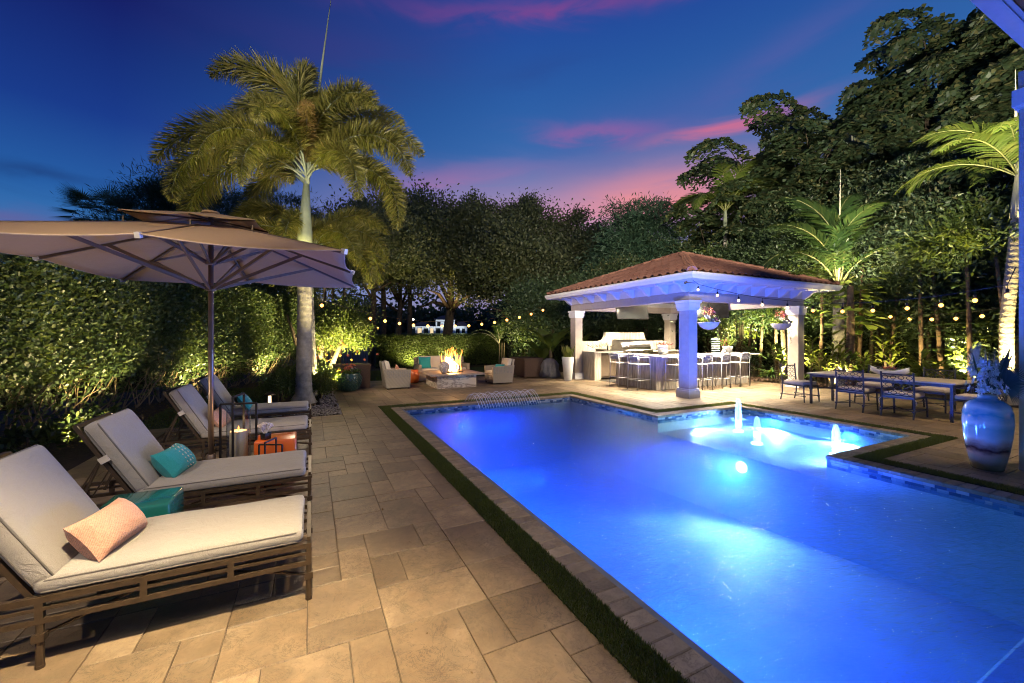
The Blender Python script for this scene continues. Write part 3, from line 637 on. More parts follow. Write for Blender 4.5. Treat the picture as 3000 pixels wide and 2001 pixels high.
for a, c in runs(1.81, 6.34, .118): cstone(a, c, 9.26, 9.54)
for a, c in runs(6.15, 9.54, .118): cstone(6.34, 6.58, a, c)
for a, c in runs(6.58, 8.87, .118): cstone(a, c, 6.15, 6.42)
for a, c in runs(2.92, 6.42, .118): cstone(8.87, 9.09, a, c)
for a, c in runs(6.34, 8.87, .118): cstone(a, c, 2.92, 3.13)
for a, c in runs(.2, 2.92, .118): cstone(6.34, 6.58, a, c)
oth = MB()
for a, c in runs(1.81, 6.58, .118): oth.bbox(a+.0015, c-.0015, -.02, .2, -.045, 0, .007)
oth.build('coping_stone', M['coping'], coping)
# water line tiles
def tiles(fix, axis, a, c, sgn, objs):
    # axis 'x': wall at x=fix facing sgn; runs along y from a to c
    for row in range(3):
        z1 = -.047-row*.037; z0 = z1-.034; p = a-(row*.047 % .1)
        while p < c:
            w = rp.choice((.052, .075, .098, .098)); q0 = max(a, p)+.0015; q1 = min(c, p+w)-.0015; p += w
            if q1-q0 < .012: continue
            t = rp.uniform(.003, .006)*sgn
            bb = MB() if objs else tileb
            if axis == 'x': bb.box(min(fix, fix+t), max(fix, fix+t), q0, q1, z0, z1)
            else: bb.box(q0, q1, min(fix, fix+t), max(fix, fix+t), z0, z1)
            if objs: bb.build('tile', M['tile'], tband)
tb = MB(); 
for r in [(1.8,6.35,9.27,9.275),(6.35,6.355,6.16,9.27),(6.35,6.355,.2,3.12),(6.355,8.88,6.16,6.165),(8.88,8.885,3.12,6.16)]: tb.box(r[0], r[1], r[2]-.001, r[3], -.16, -.04)
tband = tb.build('waterline_band', M['grout']); tag(tband, kind='structure'); tileb = MB()
tiles(6.35, 'x', .9, 3.12, -1, True); tiles(8.88, 'x', 3.12, 6.16, -1, True); tiles(6.16, 'y', 6.35, 8.88, -1, True)
tiles(6.35, 'x', 6.16, 9.27, -1, False); tiles(9.27, 'y', 1.8, 6.35, -1, False); tiles(6.35, 'x', .2, .9, -1, False)
tag(tileb.build('small_tiles', M['tile'], tband), kind='stuff')
for i, (p, d, e, a) in enumerate(POOLL):
    if e < 30: continue
    s = MB(); dv = Vector(d).normalized(); hd = Vector((round(dv.x), round(dv.y), 0)) if abs(dv.x) > abs(dv.y) else Vector((0, 1 if dv.y > 0 else -1, 0))
    hd = Vector((1 if dv.x > 0 else -1, 0, 0)) if abs(dv.x) > abs(dv.y) else hd
    mtx = Matrix.Translation(Vector(p)-hd*.035) @ hd.to_track_quat('Z', 'Y').to_matrix().to_4x4()
    s.tr(mtx); s.lathe([(.001,.012),(.07,.010),(.085,0),(.085,-.02)], 20)
    o = s.build('pool_lamp', M['poolglow'] if i == 0 else M['steel']); lb = ['on the wall below the sun shelf edge', 'under the deck jets in the far wall', 'added unseen in the left long wall of the pool', 'added unseen in the left wall, half way along', '', 'added unseen in the left wall beside the steps', 'added unseen in the left wall towards the far corner'][i]
    tag(o, 'round underwater pool lamp '+lb, 'pool lamp', 'underwater pool lamps')
for i, (x, y) in enumerate(BUB):
    hgt = (.44, .27, .27)[i]
    s = MB(); prof = [(.058,-.2),(.062,0),(.058,.3),(.052,.55),(.044,.75),(.030,.92),(.001,1.0)]
    s.lathe([(r*.92, z*hgt if z > 0 else z) for r, z in prof], 16, (0,0,-.10), .12, 5)
    for k in range(26):
        a = rp.uniform(0, 2*PI); r0 = rp.uniform(.02,.07); z0 = rp.uniform(.1,.98)*hgt
        s.ball((r0*math.cos(a), r0*math.sin(a), z0-.1), rp.uniform(.005,.012), 5, 3)
    for kk in range(70):
        a = rp.uniform(0, 2*PI); r0 = abs(rp.gauss(.08,.05)); s.ball((r0*math.cos(a), r0*math.sin(a), -.098+rp.uniform(0,.02)), rp.uniform(.008,.02), 5, 3, (1,1,.5))
    rt = thing('bubbler', ('tallest bubbling water plume on the sun shelf, nearest the pavilion', 'middle bubbling water plume on the sun shelf', 'bubbling water plume on the sun shelf nearest the dining table')[i], 'fountain', (x, y, 0), 0, 'bubblers on the sun shelf')
    s.build('water_plume', M['foam'], rt, smooth=True)
    s = MB(); s.lathe([(.09,-.335),(.09,-.325),(.03,-.32),(.001,-.32)], 14); s.build('nozzle_plate', M['poolglow'], rt)
# deck jets: arching streams over the far edge
rt = thing('deck_jets', 'row of thin white water arcs leaping over the far pool edge', 'fountain', (4.3, 9.3, 0))
for k in range(24):
    x0 = 3.42+k*.073-4.3; dx = .17
    s = MB(); pts = []
    for i in range(13):
        t = i/12; pts.append((x0+dx*t+.01*math.sin(k), .26-.55*t*1.0,   .02+.27*4*t*(1-t)*(.94+.12*math.sin(k*2.3))-.12*t))
    s.tube(pts, [.0055-.001*math.sin(i*2.1+k) for i in range(13)], 5); s.build('water_arc', M['jet'], rt, smooth=True)
s = MB(); s.box(-.95, .98, .24, .28, .001, .012); s.build('jet_bar', M['steel'], rt)

# ------------------------------------------------------------------ house corner: column and roof overhang
h = thing('house', 'corner of the white stucco house with tall square column and roof overhang', 'house', (7.79, 1.25, 0))
b = MB(); b.box(.02, .62, 0, .50, -.03, 4.42); b.build('column', M['stucco'], h)
b = MB(); b.box(-.035, .67, -.07, .545, 4.46, 4.66); b.box(-.01, .65, -.045, .525, 4.42, 4.46); b.build('capital', M['trim'], h)
b = MB(); b.box(-14, 5, -6.5, .10, 4.90, 5.12); b.build('soffit', M['trim'], h)
b = MB(); b.box(-14, 5, .15, .33, 4.88, 5.20); b.box(-14, 5, .19, .21, 4.868, 4.88); b.box(-14, 5, .331, .40, 5.02, 5.28); b.build('fascia', M['trim'], h)
b = MB(); b.box(-14, 5, .101, .149, 4.895, 5.0); b.build('soffit_strip', mat('brown_strip', (.30,.14,.06), .6), h)
for q in range(14): b = MB(); b.box(-14+q*1.4, -14+q*1.4+.012, -6.4, .098, 4.893, 4.8995); b.build('soffit_batten', M['trim'], h)
b = MB(); b.box(0, .62, 0, .5, 4.66, 4.88); b.build('beam', M['stucco'], h)
for x, y, z in DOWN:
    b = MB(); b.lathe([(.075,.0),(.085,-.02),(.06,-.02),(.055,.03),(.001,.03)], 16, (x-7.79, y-1.25, z+.055)); b.build('downlight', M['downglow'], h)

# ------------------------------------------------------------------ pavilion
PX0, PX1, PY0, PY1 = 8.87, 14.07, 7.54, 12.97
pav = thing('pavilion', 'open poolside pavilion with clay tile roof on four square columns', 'pavilion', (PX0, PY0, 0))
WX_, WY_ = PX1-PX0, PY1-PY0; S = .32
for cx, cy in ((0,0),(WX_-S,0),(0,WY_-S),(WX_-S,WY_-S)):
    b = MB(); b.box(cx, cx+S, cy, cy+S, .235, 2.30); col = b.build('column', M['stucco'], pav)
    b = MB(); b.box(cx-.055, cx+S+.055, cy-.055, cy+S+.055, -.01, .19); b.box(cx-.035, cx+S+.035, cy-.035, cy+S+.035, .19, .237); b.build('plinth', M['trim'], col)
    b = MB(); b.box(cx-.03, cx+S+.03, cy-.03, cy+S+.03, 2.30, 2.36); b.box(cx-.05, cx+S+.05, cy-.05, cy+S+.05, 2.36, 2.50); b.box(cx-.075, cx+S+.075, cy-.075, cy+S+.075, 2.50, 2.57); b.build('capital', M['trim'], col)
bz0, bz1 = 2.572, 2.80
for r in [(0,WX_,0,S),(0,WX_,WY_-S,WY_),(0,S,S,WY_-S),(WX_-S,WX_,S,WY_-S)]:
    b = MB(); b.box(r[0]+.01, r[1]-.01, r[2]+(.01 if r[2]==0 else 0), r[3]-(.01 if r[3]==WY_ else 0), bz0, bz1); b.build('beam', M['beam'], pav)
for r in [(-.004,WX_+.004,-.004,.16),(-.004,WX_+.004,WY_-.16,WY_+.004),(-.004,.16,.16,WY_-.16),(WX_-.16,WX_+.004,.16,WY_-.16)]:
    b = MB(); b.box(*r, bz1+.002, 3.03); b.build('frieze', M['trim'], pav)
b = MB(); b.box(.16, WX_-.16, .16, WY_-.16, 3.0, 3.03); b.build('ceiling', M['ceil'], pav)
OV = .60; ZE = 3.03
b = MB(); b.box(-OV+.02, WX_+OV-.02, -OV+.02, WY_+OV-.02, ZE+.002, ZE+.03); b.build('soffit', M['trim'], pav)
# gutter profile swept round
def gutter(x0, y0, x1, y1, nx, ny):
    b = MB(); prof = [(.0,3.02),(.06,3.03),(.075,3.06),(.115,3.12),(.12,3.17),(.105,3.19),(.0,3.19)]
    V = []
    for (px, py, ex, ey) in ((x0,y0,-1,-1),(x1,y1,1,1)):
        for o_, z in prof:
            tx, ty = (1,0) if ny else (0,1)
            V.append((px+nx*o_+tx*ex*o_, py+ny*o_+ty*ey*o_, z))
    n = len(prof); F = [(i, (i+1) % n, n+(i+1) % n, n+i) for i in range(n)]+[tuple(range(n)), tuple(range(2*n-1, n-1, -1))]
    b.add(V, F); b.build('gutter', M['trim'], pav)
gutter(-OV, -OV, WX_+OV, -OV, 0, -1); gutter(-OV, WY_+OV, WX_+OV, WY_+OV, 0, 1); gutter(-OV, -OV, -OV, WY_+OV, -1, 0); gutter(WX_+OV, -OV, WX_+OV, WY_+OV, 1, 0)
# scrolled corbels
def corbel(x, y, nx, ny):
    b = MB(); P = [(0,0),(.06,0),(.075,.02),(.12,.035),(.19,.08),(.25,.15),(.30,.19),(.40,.20),(.46,.215),(.46,.245),(0,.245)]
    w = .045; V = []
    for s_ in (-w, w):
        for o_, z in P: V.append((x+nx*o_+(s_ if ny else 0), y+ny*o_+(s_ if nx else 0), 2.785+z))
    n = len(P); F = [(i, (i+1) % n, n+(i+1) % n, n+i) for i in range(n)]+[tuple(range(n)), tuple(range(2*n-1, n-1, -1))]
    b.add(V, F); b.build('corbel', M['trim'], pav)
for i in range(9):
    t = .06+(WX_-.12)*i/8; corbel(t, -.004, 0, -1)
    t = .06+(WY_-.12)*i/8; corbel(-.004, t, -1, 0)
for i in range(9):
    t = .06+(WX_-.12)*i/8; corbel(t, WY_+.004, 0, 1)
    t = .06+(WY_-.12)*i/8; corbel(WX_+.004, t, 1, 0)
# roof: deck + tiles
ax, ay = WX_/2, WY_/2; ZA = 4.42; e = OV+.04; zr = 3.20
RG = .30
b = MB(); b.add([(-e,-e,zr),(WX_+e,-e,zr),(WX_+e,WY_+e,zr),(-e,WY_+e,zr),(ax,ay-RG,ZA),(ax,ay+RG,ZA)], [(0,1,4),(1,2,5,4),(2,3,5),(3,0,4,5),(3,2,1,0)])
roof = b.build('roof', M['beam'], pav)
def tile_mesh(L, W):
    b = MB(); n = 8; V = []
    for ye in (0, 1):
        for i in range(n+1):
            u = i/n; x = (u-.5)*W*1.04
            z = .052*math.sin(PI*min(1, u/.62)) if u < .62 else -.010*math.sin(PI*(u-.62)/.38)
            z += .012*(1-ye)
            V.append((x, ye*L*1.06-.01, z+.012)); 
    F = [(i, i+1, n+1+i+1, n+1+i) for i in range(n)]
    k = len(V); V += [(x, y, z-.014) for x, y, z in V]; F += [(k+i+1, k+i, k+n+1+i, k+n+1+i+1) for i in range(n)]
    F += [(i+1, i, k+i, k+i+1) for i in range(n)]
    return V, F
tcount = 0; bp_ = MB()
def roofside(ang, half, apexd, objs, off=0, top=0):
    # side local frame: x along the eave, y up the slope; eave at distance apexd from the centre
    global tcount
    rise = ZA-zr; sl = math.hypot(apexd, rise); th = math.atan2(rise, apexd)
    rows = 11; LR = sl/rows; cols = int(2*half/.262); W = 2*half/cols
    mt = Matrix.Translation((ax, ay, zr)) @ Matrix.Rotation(ang, 4, 'Z') @ Matrix.Translation((0, -apexd-off, 0)) @ Matrix.Rotation(th, 4, 'X')
    V, F = tile_mesh(LR, W); me = bpy.data.meshes.new('roof_tile'); me.from_pydata(V, [], F); me.materials.append(M['roof']); me.shade_smooth()
    try: me.set_sharp_from_angle(angle=R(40))
    except Exception: pass
    for r in range(rows):
        y = r*LR; hw = half-(half-top)*(y+LR*.45)/sl
        for c in range(cols):
            x = -half+(c+.5)*W
            if abs(x) > hw: continue
            m2 = mt @ Matrix.Translation((x+rp.uniform(-.004,.004), y, .004+rp.uniform(0,.004))) @ Matrix.Rotation(rp.uniform(-.012,.012), 4, 'Z')
            if objs and tcount < 298:
                o = bpy.data.objects.new('roof_tile', me); COL.objects.link(o); o.parent = roof; o.matrix_local = m2; tcount += 1
            else: bp_.tr(m2); bp_.add(V, F); bp_.tr(Matrix.Identity(4))
roofside(0, ax+e, ay+e-RG, True, RG); roofside(-PI/2, ay+e, ax+e, True, 0, RG); roofside(PI/2, ay+e, ax+e, False, 0, RG); roofside(PI, ax+e, ay+e-RG, False, RG)
tag(bp_.build('roof_tiles', M['roof'], roof, auto=40), kind='stuff')
def hip(cx, cy):
    p0 = Vector((cx, cy, zr)); p1 = Vector((ax, ay+(RG if cy > 0 else -RG), ZA)); d = p1-p0; n = 15
    for i in range(n):
        a = p0+d*(i/n); c = p0+d*((i+1.12)/n); up = Vector((0,0,.035)); b = MB()
        q = d.normalized(); s_ = q.cross(Vector((0,0,1))).normalized(); u = s_.cross(q)
        V = []
        for k, (pp, rr) in enumerate(((a, .125), (c, .10))):
            for j in range(9):
                t = PI*j/8; V.append(pp+up+s_*math.cos(t)*rr+u*(math.sin(t)*rr*.85-.02))
        F = [(j, j+1, 10+j, 9+j) for j in range(8)]+[tuple(range(8, -1, -1))]; b.add(V, F); b.build('hip_cap', M['roof'], roof, auto=50)
for q in range(3):
    b = MB(); b.tube([(ax, ay-RG+q*.2, ZA+.0), (ax, ay-RG+q*.2+.22, ZA+.0)], [.125,.11], 12); b.build('ridge_cap', M['roof'], roof, auto=50)
hip(-e, -e); hip(WX_+e, -e); hip(-e, WY_+e); hip(WX_+e, WY_+e)
for x, y, z in PAVL:
    b = MB(); b.lathe([(.08,.0),(.085,-.018),(.06,-.018),(.05,-.004),(.001,-.004)], 16, (x-PX0, y-PY0, 3.0)); b.build('downlight', M['downglow'], pav)
# ================================================================== LOUNGERS
def make_lounger(label):
    t = thing('chaise_longue', label, 'lounger', (0,0,0), 0, 'four cushioned loungers in a row'); Wd = .68
    # side frames with open fretwork
    for y in (.015, Wd-.015):
        b = MB()
        for z, hh in ((.338, .030), (.292, .016), (.232, .026)): b.bar((-1.78, y, z), (0, y, z), .028, hh)
        for x in (-1.766, -1.60, -1.21, -.81, -.42, -.014): b.bar((x, y, .219), (x, y, .353), .028, .030)
        b.build('side_rail', M['bronze'], t)
    b = MB()
    for x in (-1.766, -.014): b.bar((x, .03, .338), (x, Wd-.03, .338), .028, .03); b.bar((x, .03, .232), (x, Wd-.03, .232), .028, .026)
    b.bar((-.014, .03, .365), (-.014, Wd-.03, .365), .02, .03)
    b.build('end_rail', M['bronze'], t)
    for x in (-1.21, -.014):
        for y in (.015, Wd-.015):
            b = MB(); b.tube([(x, y, -.002), (x, y, .22)], .0165, 10); b.bar((x, y, .135), (x, y, .172), .046, .046); b.tube([(x,y,-.002),(x,y,.014)], .019, 10)
            b.build('leg', M['bronze'], t)
    b = MB(); b.tube([(-1.21,.02,.155),(-.75,Wd/2,.20),(-.014,.02,.155)], .010, 6); b.tube([(-1.21,Wd-.02,.155),(-.75,Wd/2,.20),(-.014,Wd-.02,.155)], .010, 6)
    b.build('cross_stretcher', M['bronze'], t)
    for i in range(13):
        x = -1.14+i*.085; b = MB(); b.box(x, x+.045, .03, Wd-.03, .330, .338); b.build('slat', M['bronze'], t)
    # backrest frame
    a = R(60); L = .70; dx, dz = -math.cos(a), math.sin(a); px, pz = -1.255, .345
    b = MB()
    for y in (.05, Wd-.05): b.bar((px, y, pz), (px+dx*L, y, pz+dz*L), .026, .026)
    for k in range(7):
        s_ = (k+.4)/7*L; b.bar((px+dx*s_, .06, pz+dz*s_), (px+dx*s_, Wd-.06, pz+dz*s_), .022, .01)
    b.bar((px+dx*L, .05, pz+dz*L), (px+dx*L, Wd-.05, pz+dz*L), .026, .026)
    b.build('backrest_frame', M['bronze'], t)
    b = MB()
    for y in (.10, Wd-.10): b.bar((px+dx*.42, y, pz+dz*.42), (-1.62, y, .30), .018, .018); b.bar((px+dx*.42, y, pz+dz*.42), (-1.70, y, .25), .010, .010)
    b.build('prop_stay', M['bronze'], t)
    # seat cushion with piping
    def piping(par, hx, hy, z, mtx, r=.0058, rc=.045):
        pts = []
        for cx, cy, a0 in ((hx-rc, hy-rc, 0), (-hx+rc, hy-rc, 90), (-hx+rc, -hy+rc, 180), (hx-rc, -hy+rc, 270)):
            for k in range(5):
                q = R(a0+90*k/4); pts.append((cx+rc*math.cos(q), cy+rc*math.sin(q), z+.004*math.sin(7*(cx+k))))
        pts.append(pts[0]); bb = MB(); bb.tr(mtx); bb.tube(pts, r, 5, cap=False); bb.build('piping', M['piping'], par, smooth=True)
    b = MB(); mtx = Matrix.Translation((-.645, Wd/2, .398)); b.tr(mtx); b.rbox(.60, Wd/2-.012, .044, .034, (14, 8, 1), .020)
    for i, v in enumerate(b.v):
        x, y, z = v; b.v[i] = (x, y, z+(.004*math.sin(x*9+y*4)+.003*math.sin(y*17) if z > .40 else 0)+.0)
    sc_ = b.build('seat_cushion', M['cushion'], t, smooth=True)
    piping(sc_, .592, Wd/2-.019, .028, mtx); piping(sc_, .592, Wd/2-.019, -.028, mtx)
    bm = Matrix.Translation((px+.018+dx*0, Wd/2, pz+.02)) @ Matrix.Rotation(-(PI-a) if False else -(PI/2+ (PI/2-a)), 4, 'Y')
    mtx = Matrix.Translation((px, Wd/2, pz+.01)) @ Matrix(((dx, 0, dz, 0), (0, 1, 0, 0), (dz, 0, -dx, 0), (0, 0, 0, 1)))
    mtx = mtx @ Matrix.Translation((.335, 0, .078))
    b = MB(); b.tr(mtx); b.rbox(.335, Wd/2-.015, .058, .040, (8, 8, 2), .022)
    bc = b.build('back_cushion', M['cushion'], t, smooth=True)
    piping(bc, .327, Wd/2-.022, .040, mtx); piping(bc, .327, Wd/2-.022, -.040, mtx)
    b = MB(); b.tr(mtx); b.box(.02, .07, -Wd/2+.0, -Wd/2+.012, -.09, -.03); b.build('tie_strap', M['whitecush'], t)
    return t
LL = ['nearest cream cushioned lounger, with a peach lumbar pillow', 'cream cushioned lounger with a teal pillow, directly behind the teal garden stool', 'cream cushioned lounger with a peach pillow, behind the tall lantern and umbrella pole', 'farthest cream cushioned lounger, beside the palm bed, with a teal pillow']
LY = [2.84, 4.19, 6.27, 7.78]
lo = make_lounger(LL[0]); lo.location = (0, LY[0], 0)
for i in (1,2,3): dup(lo, (0, LY[i], 0), 0, LL[i])
# throw pillows
def pillow(name, label, m, loc, w, hgt, th, rot, group=None, studs=False):
    b = MB(); n = 14; V = []; F = []
    for sgn in (1, -1):
        for i in range(n+1):
            for j in range(n+1):
                u = -1+2*i/n; v = -1+2*j/n
                pin = 1-.09*(1-u*u)*(abs(v)**3); pin2 = 1-.09*(1-v*v)*(abs(u)**3)
                z = th/2*((1-abs(u)**2.6)*(1-abs(v)**2.6))**.5
                V.append((u*w/2*pin2, v*hgt/2*pin, sgn*z))
    k = (n+1)**2
    for i in range(n):
        for j in range(n):
            a = i*(n+1)+j; q = (a, a+n+1, a+n+2, a+1); F.append(q); F.append(tuple(k+x for x in reversed(q)))
    b.add(V, F); t = thing(name, label, 'pillow', loc, 0, group); t.rotation_euler = rot
    o = b.build('pillow_body', m, t, smooth=True)
    if studs:
        s = MB()
        for r in range(3):
            for q in range(7):
                x = -w*.12+r*w*.12; y = (-.40+q*.133)*hgt; u = x/(w/2); v = y/(hgt/2); z = th/2*((1-abs(u)**2.6)*(1-abs(v)**2.6))**.5
                s.ball((x, y, z+.001), .010 if r == 1 else .007, 6, 4, (.6, 1.3, .5))
        s.build('lace_eyelets', M['whitecush'], t, smooth=True)
    return t
def stand_pillow(x, y, z, m, label, lean, yaw, w, hh, th, **k):
    # pillow standing on its long edge against the back cushion: width along Y, face toward +X and up
    e = (Matrix.Rotation(yaw, 3, 'Z') @ Matrix.Rotation(lean, 3, 'Y') @ Matrix(((0,0,1),(1,0,0),(0,1,0)))).to_euler()
    return pillow('throw_pillow', label, m, (x, y, z), w, hh, th, e, 'lumbar pillows on the loungers', **k)
stand_pillow(-1.035, LY[0]+.27, .55, M['peach'], 'peach woven lumbar pillow on the nearest lounger', R(-38), R(-12), .42, .25, .20)
stand_pillow(-1.075, LY[1]+.33, .55, M['teal'], 'teal lumbar pillow with white eyelets on the second lounger', R(-38), R(-10), .40, .27, .20, studs=True)
stand_pillow(-1.09, LY[2]+.33, .55, M['peach'], 'peach lumbar pillow half hidden behind the umbrella pole', R(-34), R(-6), .44, .27, .14)
stand_pillow(-.98, LY[3]+.20, .56, M['teal'], 'teal lumbar pillow on the farthest lounger, behind the lantern', R(-34), R(0), .44, .30, .14, studs=True)
# garden stools
def gstool(label, m, loc, w, d_, hh, lipmat=None):
    t = thing('garden_stool', label, 'stool', loc, 0, 'square ceramic garden stools'); b = MB(); b.rbox(w/2, d_/2, hh/2, .018, (1,1,1), 0, (0,0,hh/2)); b.build('ceramic_body', m, t, smooth=True); return t
gstool('glossy teal green ceramic cube between the two nearest loungers', M['tealglaze'], (-1.12, 3.885, 0), .42, .38, .45)
gstool('glossy orange ceramic cube behind the second lounger', M['orange'], (-.37, 5.57, 0), .42, .40, .45)
# coral ornament on the orange stool
t = thing('coral_ornament', 'white branching coral in a small black pot on the orange cube', 'ornament', (-.47, 5.47, .452)); b = MB(); b.lathe([(.030,0),(.052,.002),(.056,.075),(.050,.075),(.046,.06),(.001,.06)], 4, (0,0,0)); b.build('pot', M['black'], t)
b = MB()
def branch(b, p, d, L, r, k):
    q = p+d*L; b.tube([p, (p+q)/2+Vector((rp.uniform(-.006,.006), rp.uniform(-.006,.006), 0)), q], [r, r*.85, r*.6], 5); b.ball(q, r*1.25, 6, 4)
    if k:
        for _ in range(3): branch(b, q, (d+Vector((rp.uniform(-.9,.9), rp.uniform(-.9,.9), rp.uniform(-.2,.6)))).normalized(), L*.68, r*.8, k-1)
for _ in range(6): branch(b, Vector((rp.uniform(-.02,.02), rp.uniform(-.02,.02), .06)), Vector((rp.uniform(-.5,.7), rp.uniform(-.4,.4), 1)).normalized(), .055, .0075, 3)
b.build('coral', mat('white_coral', (.66,.60,.58), .6), t, smooth=True)
# lanterns
def lantern(label, loc, rz, w, hh, gr, gh, ch, cr, bar):
    t = thing('lantern', label, 'lantern', loc, rz, 'black metal lanterns between the loungers'); b = MB(); s_ = w/2
    b.box(-s_, s_, -s_, s_, 0, .015); b.build('base', M['dark'], t)
    b = MB()
    # two interlocking rectangular frames
    for a0, ww, h2 in ((0, w, hh*.90), (PI/2, w*.86, hh)):
        c, s2 = math.cos(a0), math.sin(a0)
        for yo in (-.16*w, .16*w) if False else (0,):
            P = [(-ww/2*c, -ww/2*s2, 0), (-ww/2*c, -ww/2*s2, h2), (ww/2*c, ww/2*s2, h2), (ww/2*c, ww/2*s2, 0)]
            for p, q in zip(P, P[1:]): b.bar(p, q, bar, bar)
    b.build('frame', M['dark'], t)
    b = MB(); b.lathe([(gr,.015),(gr,gh),(gr-.004,gh),(gr-.004,.02)], 28); b.build('glass_cylinder', M['glass'], t, smooth=True)
    if ch: 
        b = MB(); b.lathe([(cr,.016),(cr,ch-.008),(cr-.008,ch),(cr*.5,ch-.006),(.001,ch-.008)], 24); cn = b.build('candle', M['candle'], t, smooth=True)
        b = MB(); b.tube([(0,0,ch-.01),(.002,0,ch+.02)], .002, 5); b.build('wick', M['dark'], cn)
        b = MB(); b.lathe([(.001,0),(.008,.008),(.009,.016),(.005,.030),(.001,.042)], 10, (0,0,ch+.012)); b.build('flame', M['flame2'], cn)
lantern('tall black frame lantern with large cream pillar candle, beside the umbrella pole', (-.74, 5.52, 0), R(-12), .36, .97, .118, .80, .40+.17, .088, .020)
point((-.74, 5.52, .66), 5, (1, .55, .2), .02)
lantern('small black frame lantern with empty glass, in front of the orange cube', (-.40, 5.18, 0), R(-25), .25, .50, .055, .34, .0, .04, .014)

# ================================================================== UMBRELLA
uang = R(-7.6); t = thing('patio_umbrella', 'large square taupe market umbrella with double vented canopy over the loungers', 'umbrella', (-1.0, 5.54, 0), uang)
b = MB(); b.lathe([(.30,0),(.30,.05),(.10,.075),(.045,.08),(.045,.32),(.038,.33)], 28); b.build('base', M['pole'], t, auto=40)
b = MB(); b.tube([(0,0,.05),(0,0,3.02)], .0255, 16); b.build('pole', M['pole'], t, smooth=True)
b = MB(); b.tube([(.02,-.03,1.62),(.03,-.035,1.50),(.045,-.04,1.44)], .006, 6); b.tube([(.02,-.03,1.62),(.02,-.03,2.1)], .004, 6); b.build('crank_handle', M['pole'], t)
for z in (2.17, 2.455): b = MB(); b.lathe([(.026,-.03),(.05,-.025),(.055,.02),(.03,.03)], 12, (0,0,z)); b.build('hub', M['pole'], t)
HZ = 1.475; ZT, ZC = 2.865, 2.40   # ridge height where the main canopy starts, rim height
def rimz(k): return ZC if k % 2 == 0 else ZC
dirs8 = [(1,-1),(1,0),(1,1),(0,1),(-1,1),(-1,0),(-1,-1),(0,-1)]
tips = [Vector((dx*HZ, dy*HZ, 2.40 if dx*dy else 2.43)) for dx, dy in dirs8]
inner = [Vector((dx*.30, dy*.30, 2.80)) for dx, dy in dirs8]
# main canopy: 8 gores, sagging slightly between ribs; scalloped edge
def gore(b, a0, a1, b0, b1, sag, scal, n=8, m=8):
    V = []
    for i in range(n+1):
        s_ = i/n; p = a0.lerp(b0, s_); q = a1.lerp(b1, s_)
        for j in range(m+1):
            u = j/m; w = p.lerp(q, u); w = w.copy(); k = 4*u*(1-u)
            w.z -= sag*k*math.sin(PI*min(1, s_*1.0)*.5)
            if i == n: 
                c = (a0+a1)/2; w += (Vector((c.x, c.y, w.z))-w).normalized()*scal*k
            V.append(w)
    F = [(i*(m+1)+j, (i+1)*(m+1)+j, (i+1)*(m+1)+j+1, i*(m+1)+j+1) for i in range(n) for j in range(m)]
    b.add(V, F)
for k in range(8):
    b = MB(); gore(b, inner[k], inner[(k+1) % 8], tips[k], tips[(k+1) % 8], .035, .05)
    if k == 0: cg = b
    else: cg.add(b.v, b.f)
can = cg.build('canopy', M['canvas'], t, smooth=True); sd = can.modifiers.new('s', 'SOLIDIFY'); sd.thickness = .004
b = MB()
for k in range(8):
    p, q = tips[k], tips[(k+1) % 8]; pts = []
    for j in range(9):
        u = j/8; w = p.lerp(q, u); kk = 4*u*(1-u); w.z -= .035*kk; w += (Vector((0,0,w.z))-w).normalized()*.05*kk; pts.append(w)
    b.tube(pts, .006, 5)
b.build('hem', mat('canopy_hem', (.50,.38,.28), .8), can)
vt = [Vector((dx*.56, dy*.56, 2.835 if dx*dy else 2.85)) for dx, dy in dirs8]; vi = [Vector((dx*.03, dy*.03, 3.0)) for dx, dy in dirs8]
b = MB()
for k in range(8): gore(b, vi[k], vi[(k+1) % 8], vt[k], vt[(k+1) % 8], .015, .02, 5, 5)
v_ = b.build('vent_canopy', M['canvas'], t, smooth=True); v_.modifiers.new('s', 'SOLIDIFY').thickness = .004
b = MB(); b.lathe([(.085,0),(.08,.02),(.03,.035),(.001,.04)], 16, (0,0,3.0)); b.build('finial_cap', M['canvas'], t)
for k in range(8):
    d = tips[k]; top = Vector((d.x*.03, d.y*.03, 2.90)); dn = Vector((0,0,-.018)); b = MB(); b.bar(top+dn, d+dn, .022, .034); rib = b.build('rib', M['pole'], t)
    b = MB(); e = d+dn*.6; b.bar(e-(d-top).normalized()*.03, e+(d-top).normalized()*.015, .035, .045); b.build('rib_tip', M['whitem'], rib)
    j1 = top.lerp(d, .60)+dn*1.6; b = MB(); b.bar(Vector((0,0,2.17))+Vector((d.x,d.y,0)).normalized()*.05, j1, .018, .034); b.build('strut', M['pole'], rib)
    j2 = top.lerp(d, .30)+dn*1.4; b = MB(); b.bar(Vector((0,0,2.455))+Vector((d.x,d.y,0)).normalized()*.05, j2, .016, .03); b.build('strut', M['pole'], rib)
    vd = vt[k]; b = MB(); b.bar((0,0,2.93), vd+Vector((0,0,-.012)), .014, .016); 
    b.bar(top.lerp(d, .34), top.lerp(d, .34)+Vector((0,0,.05)), .010, .012); b.build('vent_rib', M['bronze'], t)

